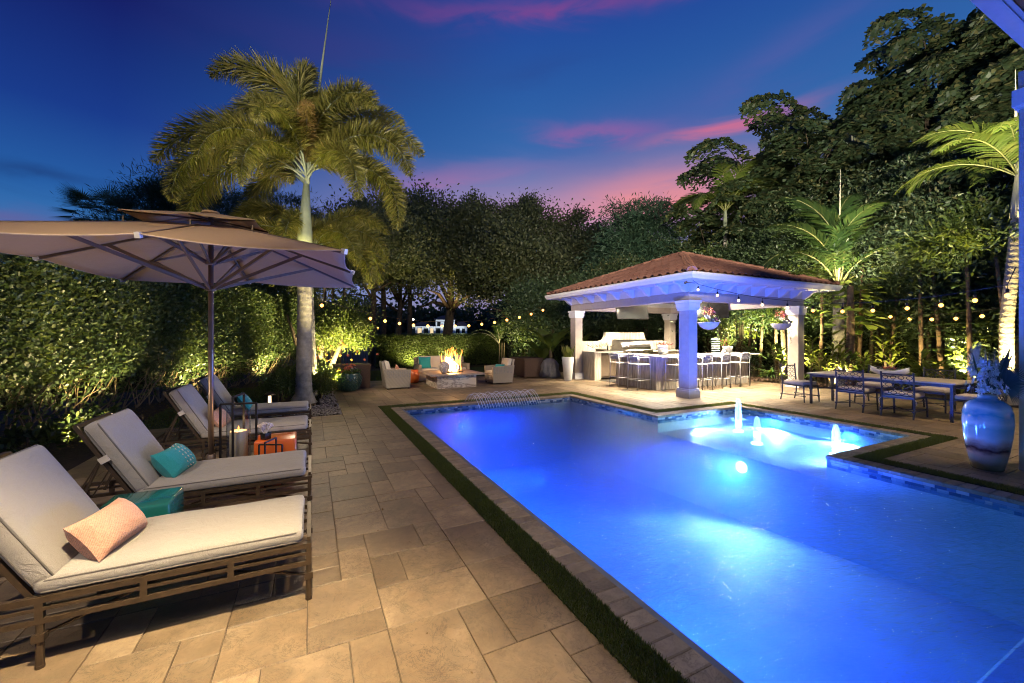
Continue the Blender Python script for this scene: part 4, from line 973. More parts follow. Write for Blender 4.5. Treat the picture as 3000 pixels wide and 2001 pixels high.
# ================================================================== FIRE PIT AND SEATING
t = thing('fire_pit', 'square fire table clad in veined marble with a burning fire', 'fire pit', (3.45, 12.2, 0)); b = MB(); b.box(0, 1.28, 0, 1.3, 0, .40); b.build('base', M['marble'], t)
b = MB(); b.bbox(-.24, 1.50, -.18, 1.48, .40, .45, .008); b.build('table_top', mat('stone_top', (.36,.27,.20), .35, var=.3, nscale=5), t)
b = MB(); b.box(.36, .98, .38, .92, .451, .47); b.build('burner_tray', M['dark'], t)
b = MB()
for i in range(60): b.ball((rp.uniform(.36,1.0), rp.uniform(.38,.92), .478), rp.uniform(.015,.028), 6, 4)
tag(b.build('fire_glass', M['gravel'], t), kind='stuff')
fl = thing('fire_flame', 'tall bright orange and white flames on the fire table', 'fire', (4.10, 12.85, .47)); fl.scale = (1.35, 1.35, 1.45)
def tongue(b, x, y, r, hh, lean):
    V = []; n = 9; pts = []; rr = []
    for i in range(n):
        u = i/(n-1); pts.append((x+lean*u*u+.02*math.sin(u*7+x*30), y+.02*math.cos(u*6+y*30), hh*u)); rr.append(max(.001, r*math.sin(PI*(.18+.82*u))**.8*(1-u*.35)))
    b.tube(pts, rr, 8)
b = MB()
for i in range(16):
    a = rp.uniform(0,2*PI); q = rp.uniform(0,.16); tongue(b, q*math.cos(a), q*math.sin(a), rp.uniform(.07,.12), rp.uniform(.20,.36)*(1-q), rp.uniform(-.04,.04))
b.build('flame', M['flame'], fl, smooth=True)
b = MB()
for i in range(34):
    a = rp.uniform(0,2*PI); q = rp.uniform(.02,.26); tongue(b, q*math.cos(a), q*math.sin(a), rp.uniform(.006,.022), rp.uniform(.25,.62)*(1-q*.8), rp.uniform(-.06,.06))
b.build('flame', M['flame2'], fl, smooth=True)
t = thing('carved_orb', 'round carved white vase standing on the fire table left of the flames', 'ornament', (3.74, 12.42, .452)); b = MB(); b.lathe([(.06,0),(.10,.03),(.155,.12),(.17,.20),(.155,.28),(.10,.35),(.055,.375),(.05,.37)], 24, ripple=.03, nr=8); b.build('vase', mat('carved_white', (.52,.46,.42), .8, var=.5, nscale=22, bmp=1, bscale=20, bd=.06), t, smooth=True)
def armchair(label, loc, rz, w=.76, back=True):
    # seat faces +X in local space; origin at the floor centre
    t = thing('armchair', label, 'armchair', loc, rz, 'cream wicker armchairs by the fire'); d = .78; hw = w/2
    for y0, y1 in ((-hw, -hw+.09), (hw-.09, hw)):
        b = MB(); V = []
        for y in (y0, y1): V += [(-.34,y,.04),(.37,y,.04),(.39,y,.58),(-.42,y,.62)]
        b.add(V, [(0,1,2,3),(7,6,5,4),(0,4,5,1),(1,5,6,2),(2,6,7,3),(3,7,4,0)]); a_ = b.build('arm', M['wicker'], t)
        s = MB()
        yy = y0-.004 if y0 < 0 else y1+.004
        for i in range(13):
            for j in range(5):
                x = -.32+i*.054; z = .36+j*.045; s.bar((x, yy, z), (x+.03, yy, z+.028), .006, .006); s.bar((x, yy, z+.028), (x+.03, yy, z), .006, .006)
        tag(s.build('open_weave', M['rope'], a_), kind='stuff')
    b = MB(); V = []
    for y in (-hw+.09, hw-.09): V += [(-.34,y,.04),(-.26,y,.04),(-.40,y,.84),(-.47,y,.82)]
    b.add(V, [(3,2,1,0),(4,5,6,7),(0,1,5,4),(1,2,6,5),(2,3,7,6),(3,0,4,7)]); b.build('backrest', M['wicker'], t)
    b = MB(); b.box(-.30, .36, -hw+.09, hw-.09, .04, .30); b.build('seat_base', M['wicker'], t)
    for x in (-.30, .33):
        for y in (-hw+.04, hw-.04): b = MB(); b.box(x-.02, x+.02, y-.02, y+.02, 0, .042); b.build('foot', M['bronze'], t)
    b = MB(); b.rbox(.34, hw-.10, .065, .03, (4,4,1), .02, (.04, 0, .37)); b.build('seat_cushion', M['whitecush'], t, smooth=True)
    b = MB(); b.tr(Matrix.Translation((-.27, 0, .62)) @ Matrix.Rotation(R(78), 4, 'Y')); b.rbox(.23, hw-.10, .06, .03, (4,4,1), .03); b.build('back_cushion', M['whitecush'], t, smooth=True)
    return t
armchair('cream wicker armchair left of the fire table, facing right', (2.38, 13.1, 0), 0)
armchair('cream wicker armchair right of the fire table, facing left', (5.84, 12.9, 0), PI)
pillow('throw_pillow', 'small peach pillow on the left wicker armchair', M['peach'], (2.45, 13.12, .55), .38, .38, .12, (R(70), 0, R(80)), 'pillows round the fire')
pillow('throw_pillow', 'small teal pillow on the right wicker armchair', M['teal'], (5.80, 12.85, .50), .38, .38, .12, (R(50), 0, R(-60)), 'pillows round the fire')
# sofa
t = thing('sofa', 'cream wicker loveseat behind the fire table with two teal pillows', 'sofa', (4.35, 14.75, 0)); b = MB(); b.box(-.95, .95, .28, .42, .06, .82); b.build('backrest', M['wicker'], t)
for x in (-.95, .85): b = MB(); b.box(x, x+.10, -.40, .28, .04, .60); b.build('arm', M['wicker'], t)
b = MB(); b.box(-.85, .85, -.38, .28, .04, .30); b.build('seat_base', M['wicker'], t)
for k in (-.42, .42):
    b = MB(); b.rbox(.41, .32, .07, .03, (4,4,1), .02, (k, -.06, .37)); b.build('seat_cushion', M['whitecush'], t, smooth=True)
    b = MB(); b.rbox(.41, .07, .23, .03, (4,1,4), 0, (k, .20, .65)); b.build('back_cushion', M['whitecush'], t, smooth=True)
pillow('throw_pillow', 'teal square pillow at the left end of the wicker sofa', M['teal'], (3.72, 14.76, .64), .46, .46, .14, (R(78), 0, 0), 'pillows round the fire')
pillow('throw_pillow', 'teal square pillow in the middle of the wicker sofa, beside the flames', M['teal'], (4.78, 14.78, .64), .46, .46, .14, (R(78), 0, R(8)), 'pillows round the fire')
t = thing('drum_table', 'small round orange drum stool between the left armchair and the sofa', 'stool', (3.18, 14.2, 0)); b = MB(); b.lathe([(.14,0),(.19,.05),(.21,.22),(.19,.42),(.15,.46),(.001,.46)], 24); b.build('drum_body', M['orange'], t, smooth=True)
# deck box, covered grill, tall planter
t = thing('storage_box', 'dark brown wicker storage box beside the grey covered object', 'storage box', (7.36, 13.85, 0)); b = MB(); b.box(0, .80, 0, 1.2, .03, .70); b.build('box_body', M['wicker_d'], t)
b = MB(); b.bbox(-.03, .83, -.03, 1.23, .70, .76, .01); b.build('lid', M['wicker_d'], t)
for x in (.0, .76):
    for y in (.0, 1.16): b = MB(); b.box(x-.004, x+.044, y-.004, y+.044, 0, .702); b.build('corner_post', M['wicker_d'], t)
t = thing('covered_heater', 'rounded object under a crumpled grey cover, between box and tall white planter', 'covered object', (8.42, 13.75, 0)); b = MB(); b.lathe([(.40,0),(.41,.12),(.37,.30),(.34,.48),(.27,.64),(.14,.73),(.001,.75)], 40, ripple=.05, nr=9)
for i, v in enumerate(b.v): b.v[i] = (v[0]+.02*math.sin(v[2]*22+v[1]*9), v[1]+.02*math.sin(v[2]*17+v[0]*11), v[2])
b.build('cover', M['cover'], t, smooth=True)
t = thing('tall_planter', 'tall tapered white planter with snake plant at the left pavilion column', 'planter', (8.40, 12.45, 0)); b = MB(); b.lathe([(.13,0),(.145,.02),(.225,.84),(.21,.86),(.20,.80),(.001,.78)], 28); b.build('planter', M['whitepot'], t, smooth=True)
n = 34; C = np.stack([RNG.uniform(-.12,.12,n), RNG.uniform(-.12,.12,n), np.full(n,.76)], 1); D = np.stack([C[:,0]*2.2, C[:,1]*2.2, np.ones(n)], 1)
V, F = leafverts(C, D, rdir(n), RNG.uniform(.3,.62,n), np.full(n,.05), .2, .5, 6); npmesh('leaves', V, F, M['yellowleaf'], t)

# ================================================================== BAR AND KITCHEN
t = thing('bar_counter', 'L-shaped bar of ribbed coral stone with pale quartzite top', 'bar', (9.29, 9.07, 0))
b = MB(); b.box(0, 4.28, 0, .62, 0, .985); b.box(0, .62, .62, 1.82, 0, .985); b.build('base', M['coral'], t)
b = MB(); b.bbox(-.06, 4.55, -.26, .70, .988, 1.03, .006); b.bbox(-.26, .70, .702, 1.9, .988, 1.03, .006); b.build('countertop', M['quartz'], t)
t = thing('kitchen_counter', 'outdoor kitchen counter with curved coral stone backsplash and grill bay', 'counter', (9.22, 11.95, 0))
for q_ in ((0, .30, 0, .75), (3.6, 4.5, .05, .75)): b = MB(); b.box(*q_, 0, 1.0); b.build('base', M['coral'], t)
b = MB(); b.box(.30, 3.6, .10, .70, .08, .99); b.build('cabinet', mat('dark_cabinet', (.09,.065,.045), .6), t)
for i in range(5): b = MB(); b.bbox(.33+i*.64, .95+i*.64, .075, .099, .14, .95, .01); dd = b.build('cabinet_door', mat('cabinet_panel', (.13,.095,.065), .55) if i == 0 else bpy.data.materials['cabinet_panel'], t); bb = MB(); bb.bar((.88+i*.64,.06,.55),(.88+i*.64,.06,.75), .012); bb.build('handle', M['steel'], dd)
b = MB(); b.bbox(-.04, 4.55, -.03, .76, 1.0, 1.045, .006); b.build('countertop', M['quartz'], t)
b = MB(); P = [(-.04,1.046),(4.4,1.046),(4.4,1.42),(3.35,1.42)]
for k in range(7): a = k/6*PI/2; P.append((3.35-.24*math.sin(a)*1.0-.0, 1.42+.34*(1-math.cos(a))))
for k in range(7): a = PI/2-k/6*PI/2; P.append((1.15+.30*math.sin(a)-.30*1.0+.0, 1.42+.34*(1-math.cos(a))))
P.append((-.04,1.42)); n = len(P); V = [(x,.76,z) for x,z in P]+[(x,.92,z) for x,z in P]
F = [tuple(range(n)), tuple(range(2*n-1,n-1,-1))]+[(i+1 if i+1 < n else 0, i, n+i, n+(i+1) % n) for i in range(n)]; b.add(V, F); b.build('backsplash', M['coral'], t)
b = MB(); b.box(.2, 1.6, -.95, -.02, .0, .012); b.build('step_mat', mat('dark_mat', (.03,.025,.02), .9), t)
t = thing('grill', 'stainless steel built-in gas grill with closed domed hood', 'grill', (10.55, 12.0, 1.0)); b = MB()
P = [(0,.10),(0,.16),(.03,.27),(.12,.40),(.26,.47),(.45,.48),(.58,.44),(.60,.10)]; V = [(0,y,z) for y,z in P]+[(1.45,y,z) for y,z in P]; n = len(P)
b.add(V, [tuple(range(n-1,-1,-1)), tuple(n+i for i in range(n))]+[(i, (i+1) % n, n+(i+1) % n, n+i) for i in range(n)]); b.build('hood', M['steel'], t, auto=50)
b = MB(); b.bbox(-.08, 1.53, -.06, .62, .048, .10, .01); b.build('firebox', M['steel'], t)
b = MB(); b.bbox(-.02, 1.47, -.10, -.06, -.08, .09, .01); cp = b.build('control_panel', M['steel'], t)
for i in range(5): b = MB(); b.tube([(.15+i*.28,-.10,.01),(.15+i*.28,-.135,.01)], .025, 12); b.build('knob', M['dark'], cp)
b = MB(); b.tube([(.1,-.05,.20),(1.35,-.05,.20)], .013, 8); b.bar((.14,0,.2),(.14,-.05,.2),.016); b.bar((1.31,0,.2),(1.31,-.05,.2),.016); b.build('handle', M['steel'], t)
b = MB(); b.lathe([(.04,0),(.04,.01),(.001,.012)], 14, (0,0,0)); b.m = Matrix.Identity(4); b.v = [(.8+x, -.004-z*.3+.02, .30+y) for x,y,z in b.v]; b.build('thermometer', M['whitem'], t)
b = MB(); b.box(-.85, -.10, -.02, .5, .048, .085); b.build('side_burner', M['steel'], t)
t = thing('sink_faucet', 'steel gooseneck faucet beside the right end of the grill', 'faucet', (12.68, 12.35, 1.045)); b = MB(); pts = [(0,0,0),(0,0,.34)]+[(.09-.09*math.cos(a), 0, .34+.09*math.sin(a)) for a in [k*PI/7 for k in range(1,8)]]+[(.18,0,.26)]; b.tube(pts, .012, 8); b.build('spout', M['steel'], t, smooth=True); b = MB(); b.lathe([(.03,0),(.03,.02),(.012,.03)], 12); b.bar((0,0,.05),(0,-.08,.09), .012); b.build('lever', M['steel'], t)
# bar stools: local +Y faces the bar; back at -Y
def make_stool(label):
    t = thing('bar_stool', label, 'bar stool', (0,0,0), 0, 'white metal bar stools at the bar'); w, d = .215, .24
    for sx in (-1, 1):
        b = MB(); b.tube([(sx*w, -d-.02, 0), (sx*w, -d, .76), (sx*(w-.005), -d-.02, 1.02)], .0125, 8); b.build('leg', M['whitem'], t, smooth=True)
        b = MB(); b.tube([(sx*w, d+.01, 0), (sx*w, d, .76), (sx*w, d-.03, .95), (sx*w, d-.07, .985), (sx*w, -d+.06, .985), (sx*w, -d-.01, .93)], .0125, 8); b.build('leg', M['whitem'], t, smooth=True)
    b = MB()
    for z, y0 in ((.30, -d), (.30, d)): b.tube([(-w, y0, z), (w, y0, z)], .010, 6)
    for sx in (-1, 1): b.tube([(sx*w, -d, .30), (sx*w, d, .30)], .010, 6)
    b.build('footrest', M['whitem'], t)
    b = MB(); b.rbox(w, d, .016, .012, (2,2,1), 0, (0, 0, .765)); b.build('seat', mat('woven_seat', (.50,.46,.40), .7, bmp=.8, bscale=110, var=.3, nscale=60) if 'woven_seat' not in bpy.data.materials else bpy.data.materials['woven_seat'], t, smooth=True)
    b = MB()
    for k in range(9):
        z = .90+k*.021; b.tube([(-w+.01, -d-.008, z), (-w*.5, -d-.045, z), (0, -d-.058, z), (w*.5, -d-.045, z), (w-.01, -d-.008, z)], .0085, 5)
    b.build('backrest', M['rope'], t)
    b = MB(); b.tube([(-w+.005, -d-.02, 1.02), (-w*.6, -d-.055, 1.085), (0, -d-.072, 1.095), (w*.6, -d-.055, 1.085), (w-.005, -d-.02, 1.02)], .0125, 8); b.build('top_rail', M['whitem'], t, smooth=True)
    return t
SL = ['white metal bar stool at the left end of the bar, nearest the kitchen gap', 'white metal bar stool on the left side of the bar, nearest its corner', 'white metal bar stool half hidden behind the nearest blue column', 'white metal bar stool just right of the blue column', 'white metal bar stool second from the right end of the bar', 'white metal bar stool at the far right end of the bar']
s0 = make_stool(SL[0]); s0.location = (9.0, 10.32, 0); s0.rotation_euler.z = -PI/2
for k, (x, y, rz) in enumerate([(8.96, 9.44, -PI/2), (9.76, 8.72, .03), (10.72, 8.68, -.02), (11.55, 8.68, .05), (12.48, 8.68, -.04)]): dup(s0, (x, y, 0), rz, SL[k+1])
# TVs
def tv(label, loc, w, hh, rz, tilt, z1):
    t = thing('television', label, 'television', loc, rz, 'televisions hung from the pavilion ceiling'); b = MB(); b.tr(Matrix.Rotation(tilt, 4, 'X')); b.bbox(-w/2, w/2, -.0, .05, -hh/2, hh/2, .004); b.build('casing', M['black'], t)
    b = MB(); b.tr(Matrix.Rotation(tilt, 4, 'X')); b.box(-w/2+.012, w/2-.012, -.006, -.001, -hh/2+.018, hh/2-.012); b.build('screen', M['tv'], t)
    b = MB(); b.tube([(0,.06,0),(0,.06,z1-loc[2])], .025, 8); b.build('ceiling_mount', M['dark'], t)
tv('flat television hung over the kitchen, tilted down, on the left', (9.75, 10.6, 2.50), 1.15, .62, R(-14), R(-14), 3.0)
tv('flat television hung at the right, partly behind the nearest column', (13.0, 10.2, 2.70), 1.5, .85, R(-25), R(-8), 3.0)
# hanging baskets
def flower(b, c, n, L, W, dirn, up=.5):
    C = np.tile(np.array(c), (n,1)); a = np.linspace(0, 2*PI, n, endpoint=False)+RNG.uniform(0,1); d = np.array(dirn, float); d /= np.linalg.norm(d)
    u = np.cross(d, [0.3,0.1,1.0]); u /= np.linalg.norm(u); v = np.cross(d, u); D = np.cos(a)[:,None]*u+np.sin(a)[:,None]*v+d*up
    return leafverts(C, D, np.tile(d, (n,1))+D*.1, np.full(n, L), np.full(n, W), .1, .55, 6)
def joinVF(L):
    V = []; F = []; n = 0
    for v, f in L: V.append(v); F.append(f+n); n += len(v)
    return np.concatenate(V), np.concatenate(F)
def basket(label, x):
    t = thing('hanging_basket', label, 'hanging basket', (x, 7.75, 1.80), 0, 'hanging flower bowls under the pavilion beam')
    b = MB(); b.lathe([(.001,0),(.12,.02),(.22,.09),(.275,.19),(.285,.21),(.27,.21),(.2,.16),(.001,.15)], 48, ripple=.018, nr=24); b.build('bowl', M['whitepot'], t, smooth=True)
    b = MB(); b.tube([(0,0,.75),(0,0,.50)], .006, 5)
    for a in (0, 2.1, 4.2): b.tube([(0,0,.50),(.26*math.cos(a),.26*math.sin(a),.20)], .0035, 4)
    b.build('chain', M['dark'], t)
    b = MB(); b.tube([(0,0,.77),(.02,0,.80),(0,0,.77)], .008, 5); b.build('hook', M['dark'], t)
    def fl(nm, mt, cs, nn, L, W, layers=2):
        P = []
        for c in cs:
            d = np.array([c[0]*1.5, c[1]*2-.5, .8])
            for k in range(layers): P.append(flower(None, c, nn, L*(1-.25*k), W, d, .2+.7*k))
        V, F = joinVF(P); npmesh(nm, V, F, mt, t)
    fl('white_flowers', M['whitep'], [(-.20,-.12,.33),(.19,-.13,.27),(.22,-.02,.36),(-.14,-.2,.24)], 13, .105, .034)
    fl('purple_flowers', M['purplep'], [(.02,-.2,.28),(.20,.0,.48)], 9, .09, .04)
    P = []
    for c0 in ((-.05,-.03,.38),(.13,.02,.40),(-.12,.05,.42)):
        n = 60; hgt = RNG.uniform(0,.2,n); C = np.stack([c0[0]+RNG.normal(0,.02,n), c0[1]+RNG.normal(0,.02,n), c0[2]+hgt], 1); D = rdir(n)+[0,0,.7]; P.append(leafverts(C, D, rdir(n), RNG.uniform(.03,.07,n), np.full(n,.02)))
    V, F = joinVF(P); npmesh('red_plumes', V, F, M['pink'], t)
    n = 160; C = np.stack([RNG.uniform(-.2,.2,n), RNG.uniform(-.2,.2,n), RNG.uniform(.16,.32,n)], 1); D = C*[2,2,0]+[0,0,.5]+rdir(n)*.5; V, F = leafverts(C, D, rdir(n), RNG.uniform(.06,.14,n), np.full(n,.035)); npmesh('foliage', V, F, M['shrub'], t)
    P = []
    for q in range(3):
        n = 60; zz = np.linspace(.2,-.42+q*.12,n); C = np.stack([np.full(n, .13+q*.05)+RNG.normal(0,.006,n), np.full(n,-.22+q*.06)+RNG.normal(0,.006,n), zz], 1); P.append(leafverts(C, rdir(n), rdir(n), np.full(n,.022), np.full(n,.016)))
    V, F = joinVF(P); npmesh('trailing_strands', V, F, M['palmd'], t)
basket('white ribbed flower bowl hanging close to the blue column', 9.90); basket('white ribbed flower bowl hanging by the right pavilion column', 13.22)
# things on the bar
def pot_plant(name, label, cat, loc, prof, pm, n, leafL, leafW, lm, spread, hgt, seg=24, shape=6, extra=None, pname='pot'):
    t = thing(name, label, cat, loc); b = MB(); b.lathe(prof, seg); b.build(pname, pm, t, smooth=True); zt = max(z for r, z in prof)
    C = np.stack([RNG.normal(0,spread*.3,n), RNG.normal(0,spread*.3,n), zt-.02+RNG.uniform(0,hgt*.5,n)], 1); D = np.stack([C[:,0]*3/spread, C[:,1]*3/spread, np.full(n,1.0)], 1)+rdir(n)*.45
    V, F = leafverts(C, D, rdir(n), RNG.uniform(.6,1.1,n)*leafL, np.full(n,leafW), .15, .5, shape); npmesh('foliage', V, F, lm, t); return t
t = pot_plant('potted_fern', 'white pot of fern and red leaves on the right end of the bar', 'potted plant', (12.98, 9.42, 1.032), [(.10,0),(.13,.02),(.17,.20),(.175,.235),(.155,.235),(.14,.2),(.001,.19)], M['whitepot'], 90, .26, .045, M['shrub'], .3, .3)
n = 40; C = np.stack([RNG.normal(-.12,.06,n), RNG.normal(0,.06,n), RNG.uniform(.2,.4,n)], 1); V, F = leafverts(C, rdir(n)+[0,0,1], rdir(n), np.full(n,.12), np.full(n,.03)); npmesh('red_leaves', V, F, M['pink'], t)
t = thing('carved_vase', 'square openwork silver vase on the bar corner left of the column', 'vase', (9.93, 9.42, 1.032)); b = MB()
for k in range(8):
    for j in range(5):
        for (sx, sy) in ((1,0),(-1,0),(0,1),(0,-1)):
            u = -.08+j*.04; z = .02+k*.038; x = .10*sx if sx else u; y = .10*sy if sy else u; b.ball((x, y, z), .021, 6, 4)
b.build('shell_cladding', mat('silver_shell', (.50,.50,.50), .35, .4), t, smooth=True); b = MB(); b.box(-.085,.085,-.085,.085,0,.31); b.build('vase_core', M['whitem'], t)
t = thing('stacked_glass_sculpture', 'tall slab vase of stacked rough glass strips near the right end of the bar', 'vase', (12.42, 9.45, 1.032)); 
for k in range(13): b = MB(); b.bbox(-.15+rp.uniform(-.008,.008), .15+rp.uniform(-.008,.008), -.05, .05, k*.039, k*.039+.034, .004); b.build('glass_strip', M['tealgl'] if k % 2 else mat('frosted', (.40,.46,.44), .3) if k == 0 else bpy.data.materials['frosted'], t)
t = thing('white_ornament', 'small white sculpted ornament beside the white fern pot', 'ornament', (12.70, 9.35, 1.032)); b = MB(); b.ball((0,0,.07), .08, 12, 8, (1,.8,.8)); b.ball((.03,-.02,.17), .055, 10, 6); b.ball((-.07,0,.03), .04, 8, 5); b.ball((.07,0,.12), .035, 8, 5); b.build('sculpture', M['whitepot'], t, smooth=True)
pot_plant('succulent_bowl', 'low wooden bowl of bare twigs and one green leaf plant on the kitchen counter', 'potted plant', (9.75, 12.25, 1.047), [(.10,0),(.18,.02),(.22,.09),(.18,.10),(.001,.08)], M['stem'], 60, .34, .014, M['stem'], .4, .2, shape=4, pname='bowl')
pot_plant('flower_arrangement', 'small dark vase of pink bromeliads beside the faucet', 'flowers', (13.0, 12.3, 1.047), [(.05,0),(.06,.02),(.05,.14),(.04,.15),(.001,.15)], M['dark'], 40, .2, .035, M['pink'], .25, .15, pname='vase')
for k, (x, y) in enumerate(((10.02, 12.2), (10.10, 12.3))):
    t = thing('pepper_bottle', ('short dark bottle beside the twig bowl', 'taller dark bottle beside the twig bowl, nearer the grill')[k], 'bottle', (x, y, 1.047), 0, 'bottles on the kitchen counter'); b = MB(); b.lathe([(.03,0),(.03,.12+.05*k),(.012,.15+.05*k),(.012,.20+.05*k),(.001,.2+.05*k)], 12); b.build('bottle_body', M['black'], t, smooth=True)

# ================================================================== DINING SET
t = thing('dining_table', 'long patio dining table with stone top and dark metal legs', 'table', (11.32, 4.45, 0)); hx, hy = .50, 1.25
b = MB(); b.bbox(-hx-.03, hx+.03, -hy-.03, hy+.03, .715, .745, .006); b.build('table_top', mat('beige_stone_top', (.46,.38,.28), .35, var=.12), t)
b = MB()
for y in (-hy+.04, hy-.04): b.bar((-hx+.03,y,.68), (hx-.03,y,.68), .03, .05)
for x in (-hx+.03, hx-.03): b.bar((x,-hy+.04,.68), (x,hy-.04,.68), .03, .05)
b.build('apron', M['iron'], t)
for x in (-hx+.03, hx-.03):
    for y in (-hy+.04, hy-.04): b = MB(); b.bar((x,y,0),(x,y,.71), .042); b.bar((x,y,.34),(x,y,.40), .06); b.build('leg', M['iron'], t)
b = MB()
for y in (-hy+.04, hy-.04): b.tube([(-hx+.03,y,.37),(0,y*.9,.37),(hx-.03,y,.37)], .014, 6)
b.tube([(0,-hy*.87,.37),(0,hy*.87,.37)], .014, 6); b.build('stretcher', M['iron'], t)
def make_dchair(label, arms=False):
    # faces +X; back at -X
    t = thing('dining_chair', label, 'chair', (0,0,0), 0, 'dark metal dining chairs with ring backs'); w = .25; d = .27
    for sy in (-1, 1):
        b = MB(); b.tube([(-d-.05, sy*w, 0), (-d, sy*w, .20), (-d, sy*w, .42), (-d-.045, sy*w, .88)], .0155, 8); b.ball((-d-.045, sy*w, .895), .022, 8, 5); b.bar((-d-.02,sy*w,.13),(-d-.02,sy*w,.165), .042); b.build('leg', M['iron'], t)
        b = MB(); b.tube([(d+.03, sy*(w+.01), 0), (d, sy*w, .40)], .0155, 8); b.bar((d+.02,sy*w,.13),(d+.02,sy*w,.165), .042); b.build('leg', M['iron'], t)
    b = MB()
    for sy in (-1, 1): b.tube([(-d-.02, sy*w, .148), (0, 0, .148), (d+.02, -sy*w, .148)], .008, 5); b.tube([(-d-.02, sy*w, .148), (d+.02, sy*w, .148)], .009, 5)
    b.build('stretcher', M['iron'], t)
    b = MB(); b.bar((-d,-w,.40),(d,-w,.40), .022,.03); b.bar((-d,w,.40),(d,w,.40), .022,.03); b.bar((-d,-w,.40),(-d,w,.40), .022,.03); b.bar((d,-w,.40),(d,w,.40), .022,.03); b.build('seat_frame', M['iron'], t)
    b = MB(); b.rbox(d-.01, w-.005, .042, .03, (4,4,1), .012, (0,0,.455)); cu = b.build('seat_cushion', M['chaircush'], t, smooth=True)
    b = MB()
    for sy in (-1, 1): b.tube([(-d+.02, sy*w*.9, .43), (-d-.02, sy*(w+.03), .36), (-d-.01, sy*(w+.035), .28)], .006, 4)
    b.build('tie_ribbon', M['chaircush'], cu)
    b = MB(); b.tube([(-d-.045,-w,.865),(-d-.045,w,.865)], .013, 8); b.tube([(-d-.0,-w,.445),(-d-.0,w,.445)], .010, 6); b.build('back_rail', M['iron'], t)
    for r in range(4):
        for c in range(4):
            z = .495+r*.104; x = -d-.045*(z-.42)/.46; y = -w+.0625+c*.125; b = MB(); b.tr(Matrix.Translation((x,y,z)) @ Matrix.Rotation(PI/2, 4, 'Z')); b.torus((0,0,0), .044, .034, .0062, 14, 5)
            b.tube([(.05,0,0),(.076,0,0)], .005, 4); b.tube([(0,0,.036),(0,0,.068)], .005, 4); b.build('ring', M['iron'], t)
    if arms:
        b = MB()
        for sy in (-1, 1): b.tube([(-d-.01, sy*w, .63), (0, sy*(w+.03), .65), (d-.02, sy*(w+.02), .63), (d, sy*w, .42)], .013, 6)
        b.build('armrest', M['iron'], t)
    return t
DL = ['ring-back patio chair on the pool side of the table, second from the vase', 'ring-back patio chair on the pool side of the table, nearest the vase', 'ring-back patio chair at the far head of the table, by the pavilion column', 'ring-back patio chair on the planting side, seen above the table near the bowl', 'ring-back patio chair on the planting side, farther from the vase', 'patio armchair at the near head of the table, partly hidden by the big vase']
c0 = make_dchair(DL[0]); c0.location = (10.84, 4.74, 0)
dup(c0, (10.80, 3.92, 0), .02, DL[1]); dup(c0, (11.10, 6.05, 0), R(-97), DL[2]); dup(c0, (12.28, 3.95, 0), PI+.04, DL[3]); dup(c0, (12.25, 5.0, 0), PI-.03, DL[4])
c5 = make_dchair(DL[5], True); c5.location = (11.42, 3.05, 0); c5.rotation_euler.z = R(88)
# boat bowl with succulents
t = thing('boat_bowl', 'long boat-shaped cream bowl of succulents on the dining table', 'bowl', (11.38, 4.38, .746), PI/2); b = MB(); V = []; F = []; n = 14
for i in range(n+1):
    u = -1+2*i/n; x = u*.34; w = .11*(1-u*u)**.6+.003; zt = .12+.10*u*u; zb = .10*abs(u)**2.2
    V += [(x,-w,zt),(x,-w*.7,zb+.03),(x,0,zb),(x,w*.7,zb+.03),(x,w,zt)]
for i in range(n):
    for k in range(4): F.append((i*5+k, i*5+k+1, (i+1)*5+k+1, (i+1)*5+k))
b.add(V, F); bo = b.build('bowl_shell', M['whitepot'], t, smooth=True); bo.modifiers.new('s', 'SOLIDIFY').thickness = .012
P = []
for k in range(14):
    c = (rp.uniform(-.22,.22), rp.uniform(-.06,.06), .13+rp.uniform(0,.03)); P.append(flower(None, c, 11, .055, .024, (0,0,1), .5)); P.append(flower(None, c, 8, .04, .02, (0,0,1), 1.4))
V, F = joinVF(P); npmesh('succulents', V, F, M['succ'], t)
n = 50; C = np.stack([RNG.normal(.02,.05,n), RNG.normal(0,.03,n), np.full(n,.14)], 1); V, F = leafverts(C, rdir(n)+[0,0,1], rdir(n), RNG.uniform(.06,.14,n), np.full(n,.01)); npmesh('red_spikes', V, F, M['coralp'], t)

# ================================================================== BIG VASE
t = thing('floor_vase', 'large glossy blue, cream and rust banded vase full of artificial flowers', 'vase', (7.50, 1.93, 0)); t.scale = (.70, .70, 1.0)
M['urn'] = glaze_bands('banded_glaze', [(0, (.14,.13,.08)), (.12, (.34,.28,.20)), (.22, (.50,.26,.16)), (.29, (.07,.02,.02)), (.36, (.55,.34,.26)), (.44, (.60,.56,.50)), (.56, (.30,.44,.42)), (.64, (.66,.62,.56)), (.74, (.08,.30,.36)), (.82, (.56,.58,.52)), (.92, (.06,.22,.30)), (1, (.42,.46,.42))], .09, 1.08, 2, .10)
b = MB(); b.lathe([(.001,0),(.185,0),(.20,.012),(.225,.10),(.265,.25),(.295,.42),(.312,.58),(.305,.70),(.27,.79),(.20,.845),(.14,.865),(.118,.885),(.125,.915),(.105,.915),(.10,.87),(.001,.85)], 56); b.build('vase_body', M['urn'], t, smooth=True)
P = []
for k in range(80):
    a = rp.uniform(0, 2*PI); r = rp.uniform(.02,.24); c = (r*math.cos(a)-.10, r*math.sin(a), .95+rp.uniform(0,.42)*(1-r)); P.append(flower(None, c, 6, .055, .026, (math.cos(a), math.sin(a), rp.uniform(0,1)), .5)); P.append(flower(None, c, 5, .035, .02, (math.cos(a), math.sin(a), .4), 1.4))
V, F = joinVF(P); npmesh('white_blossoms', V, F, M['whitep'], t)
P = []
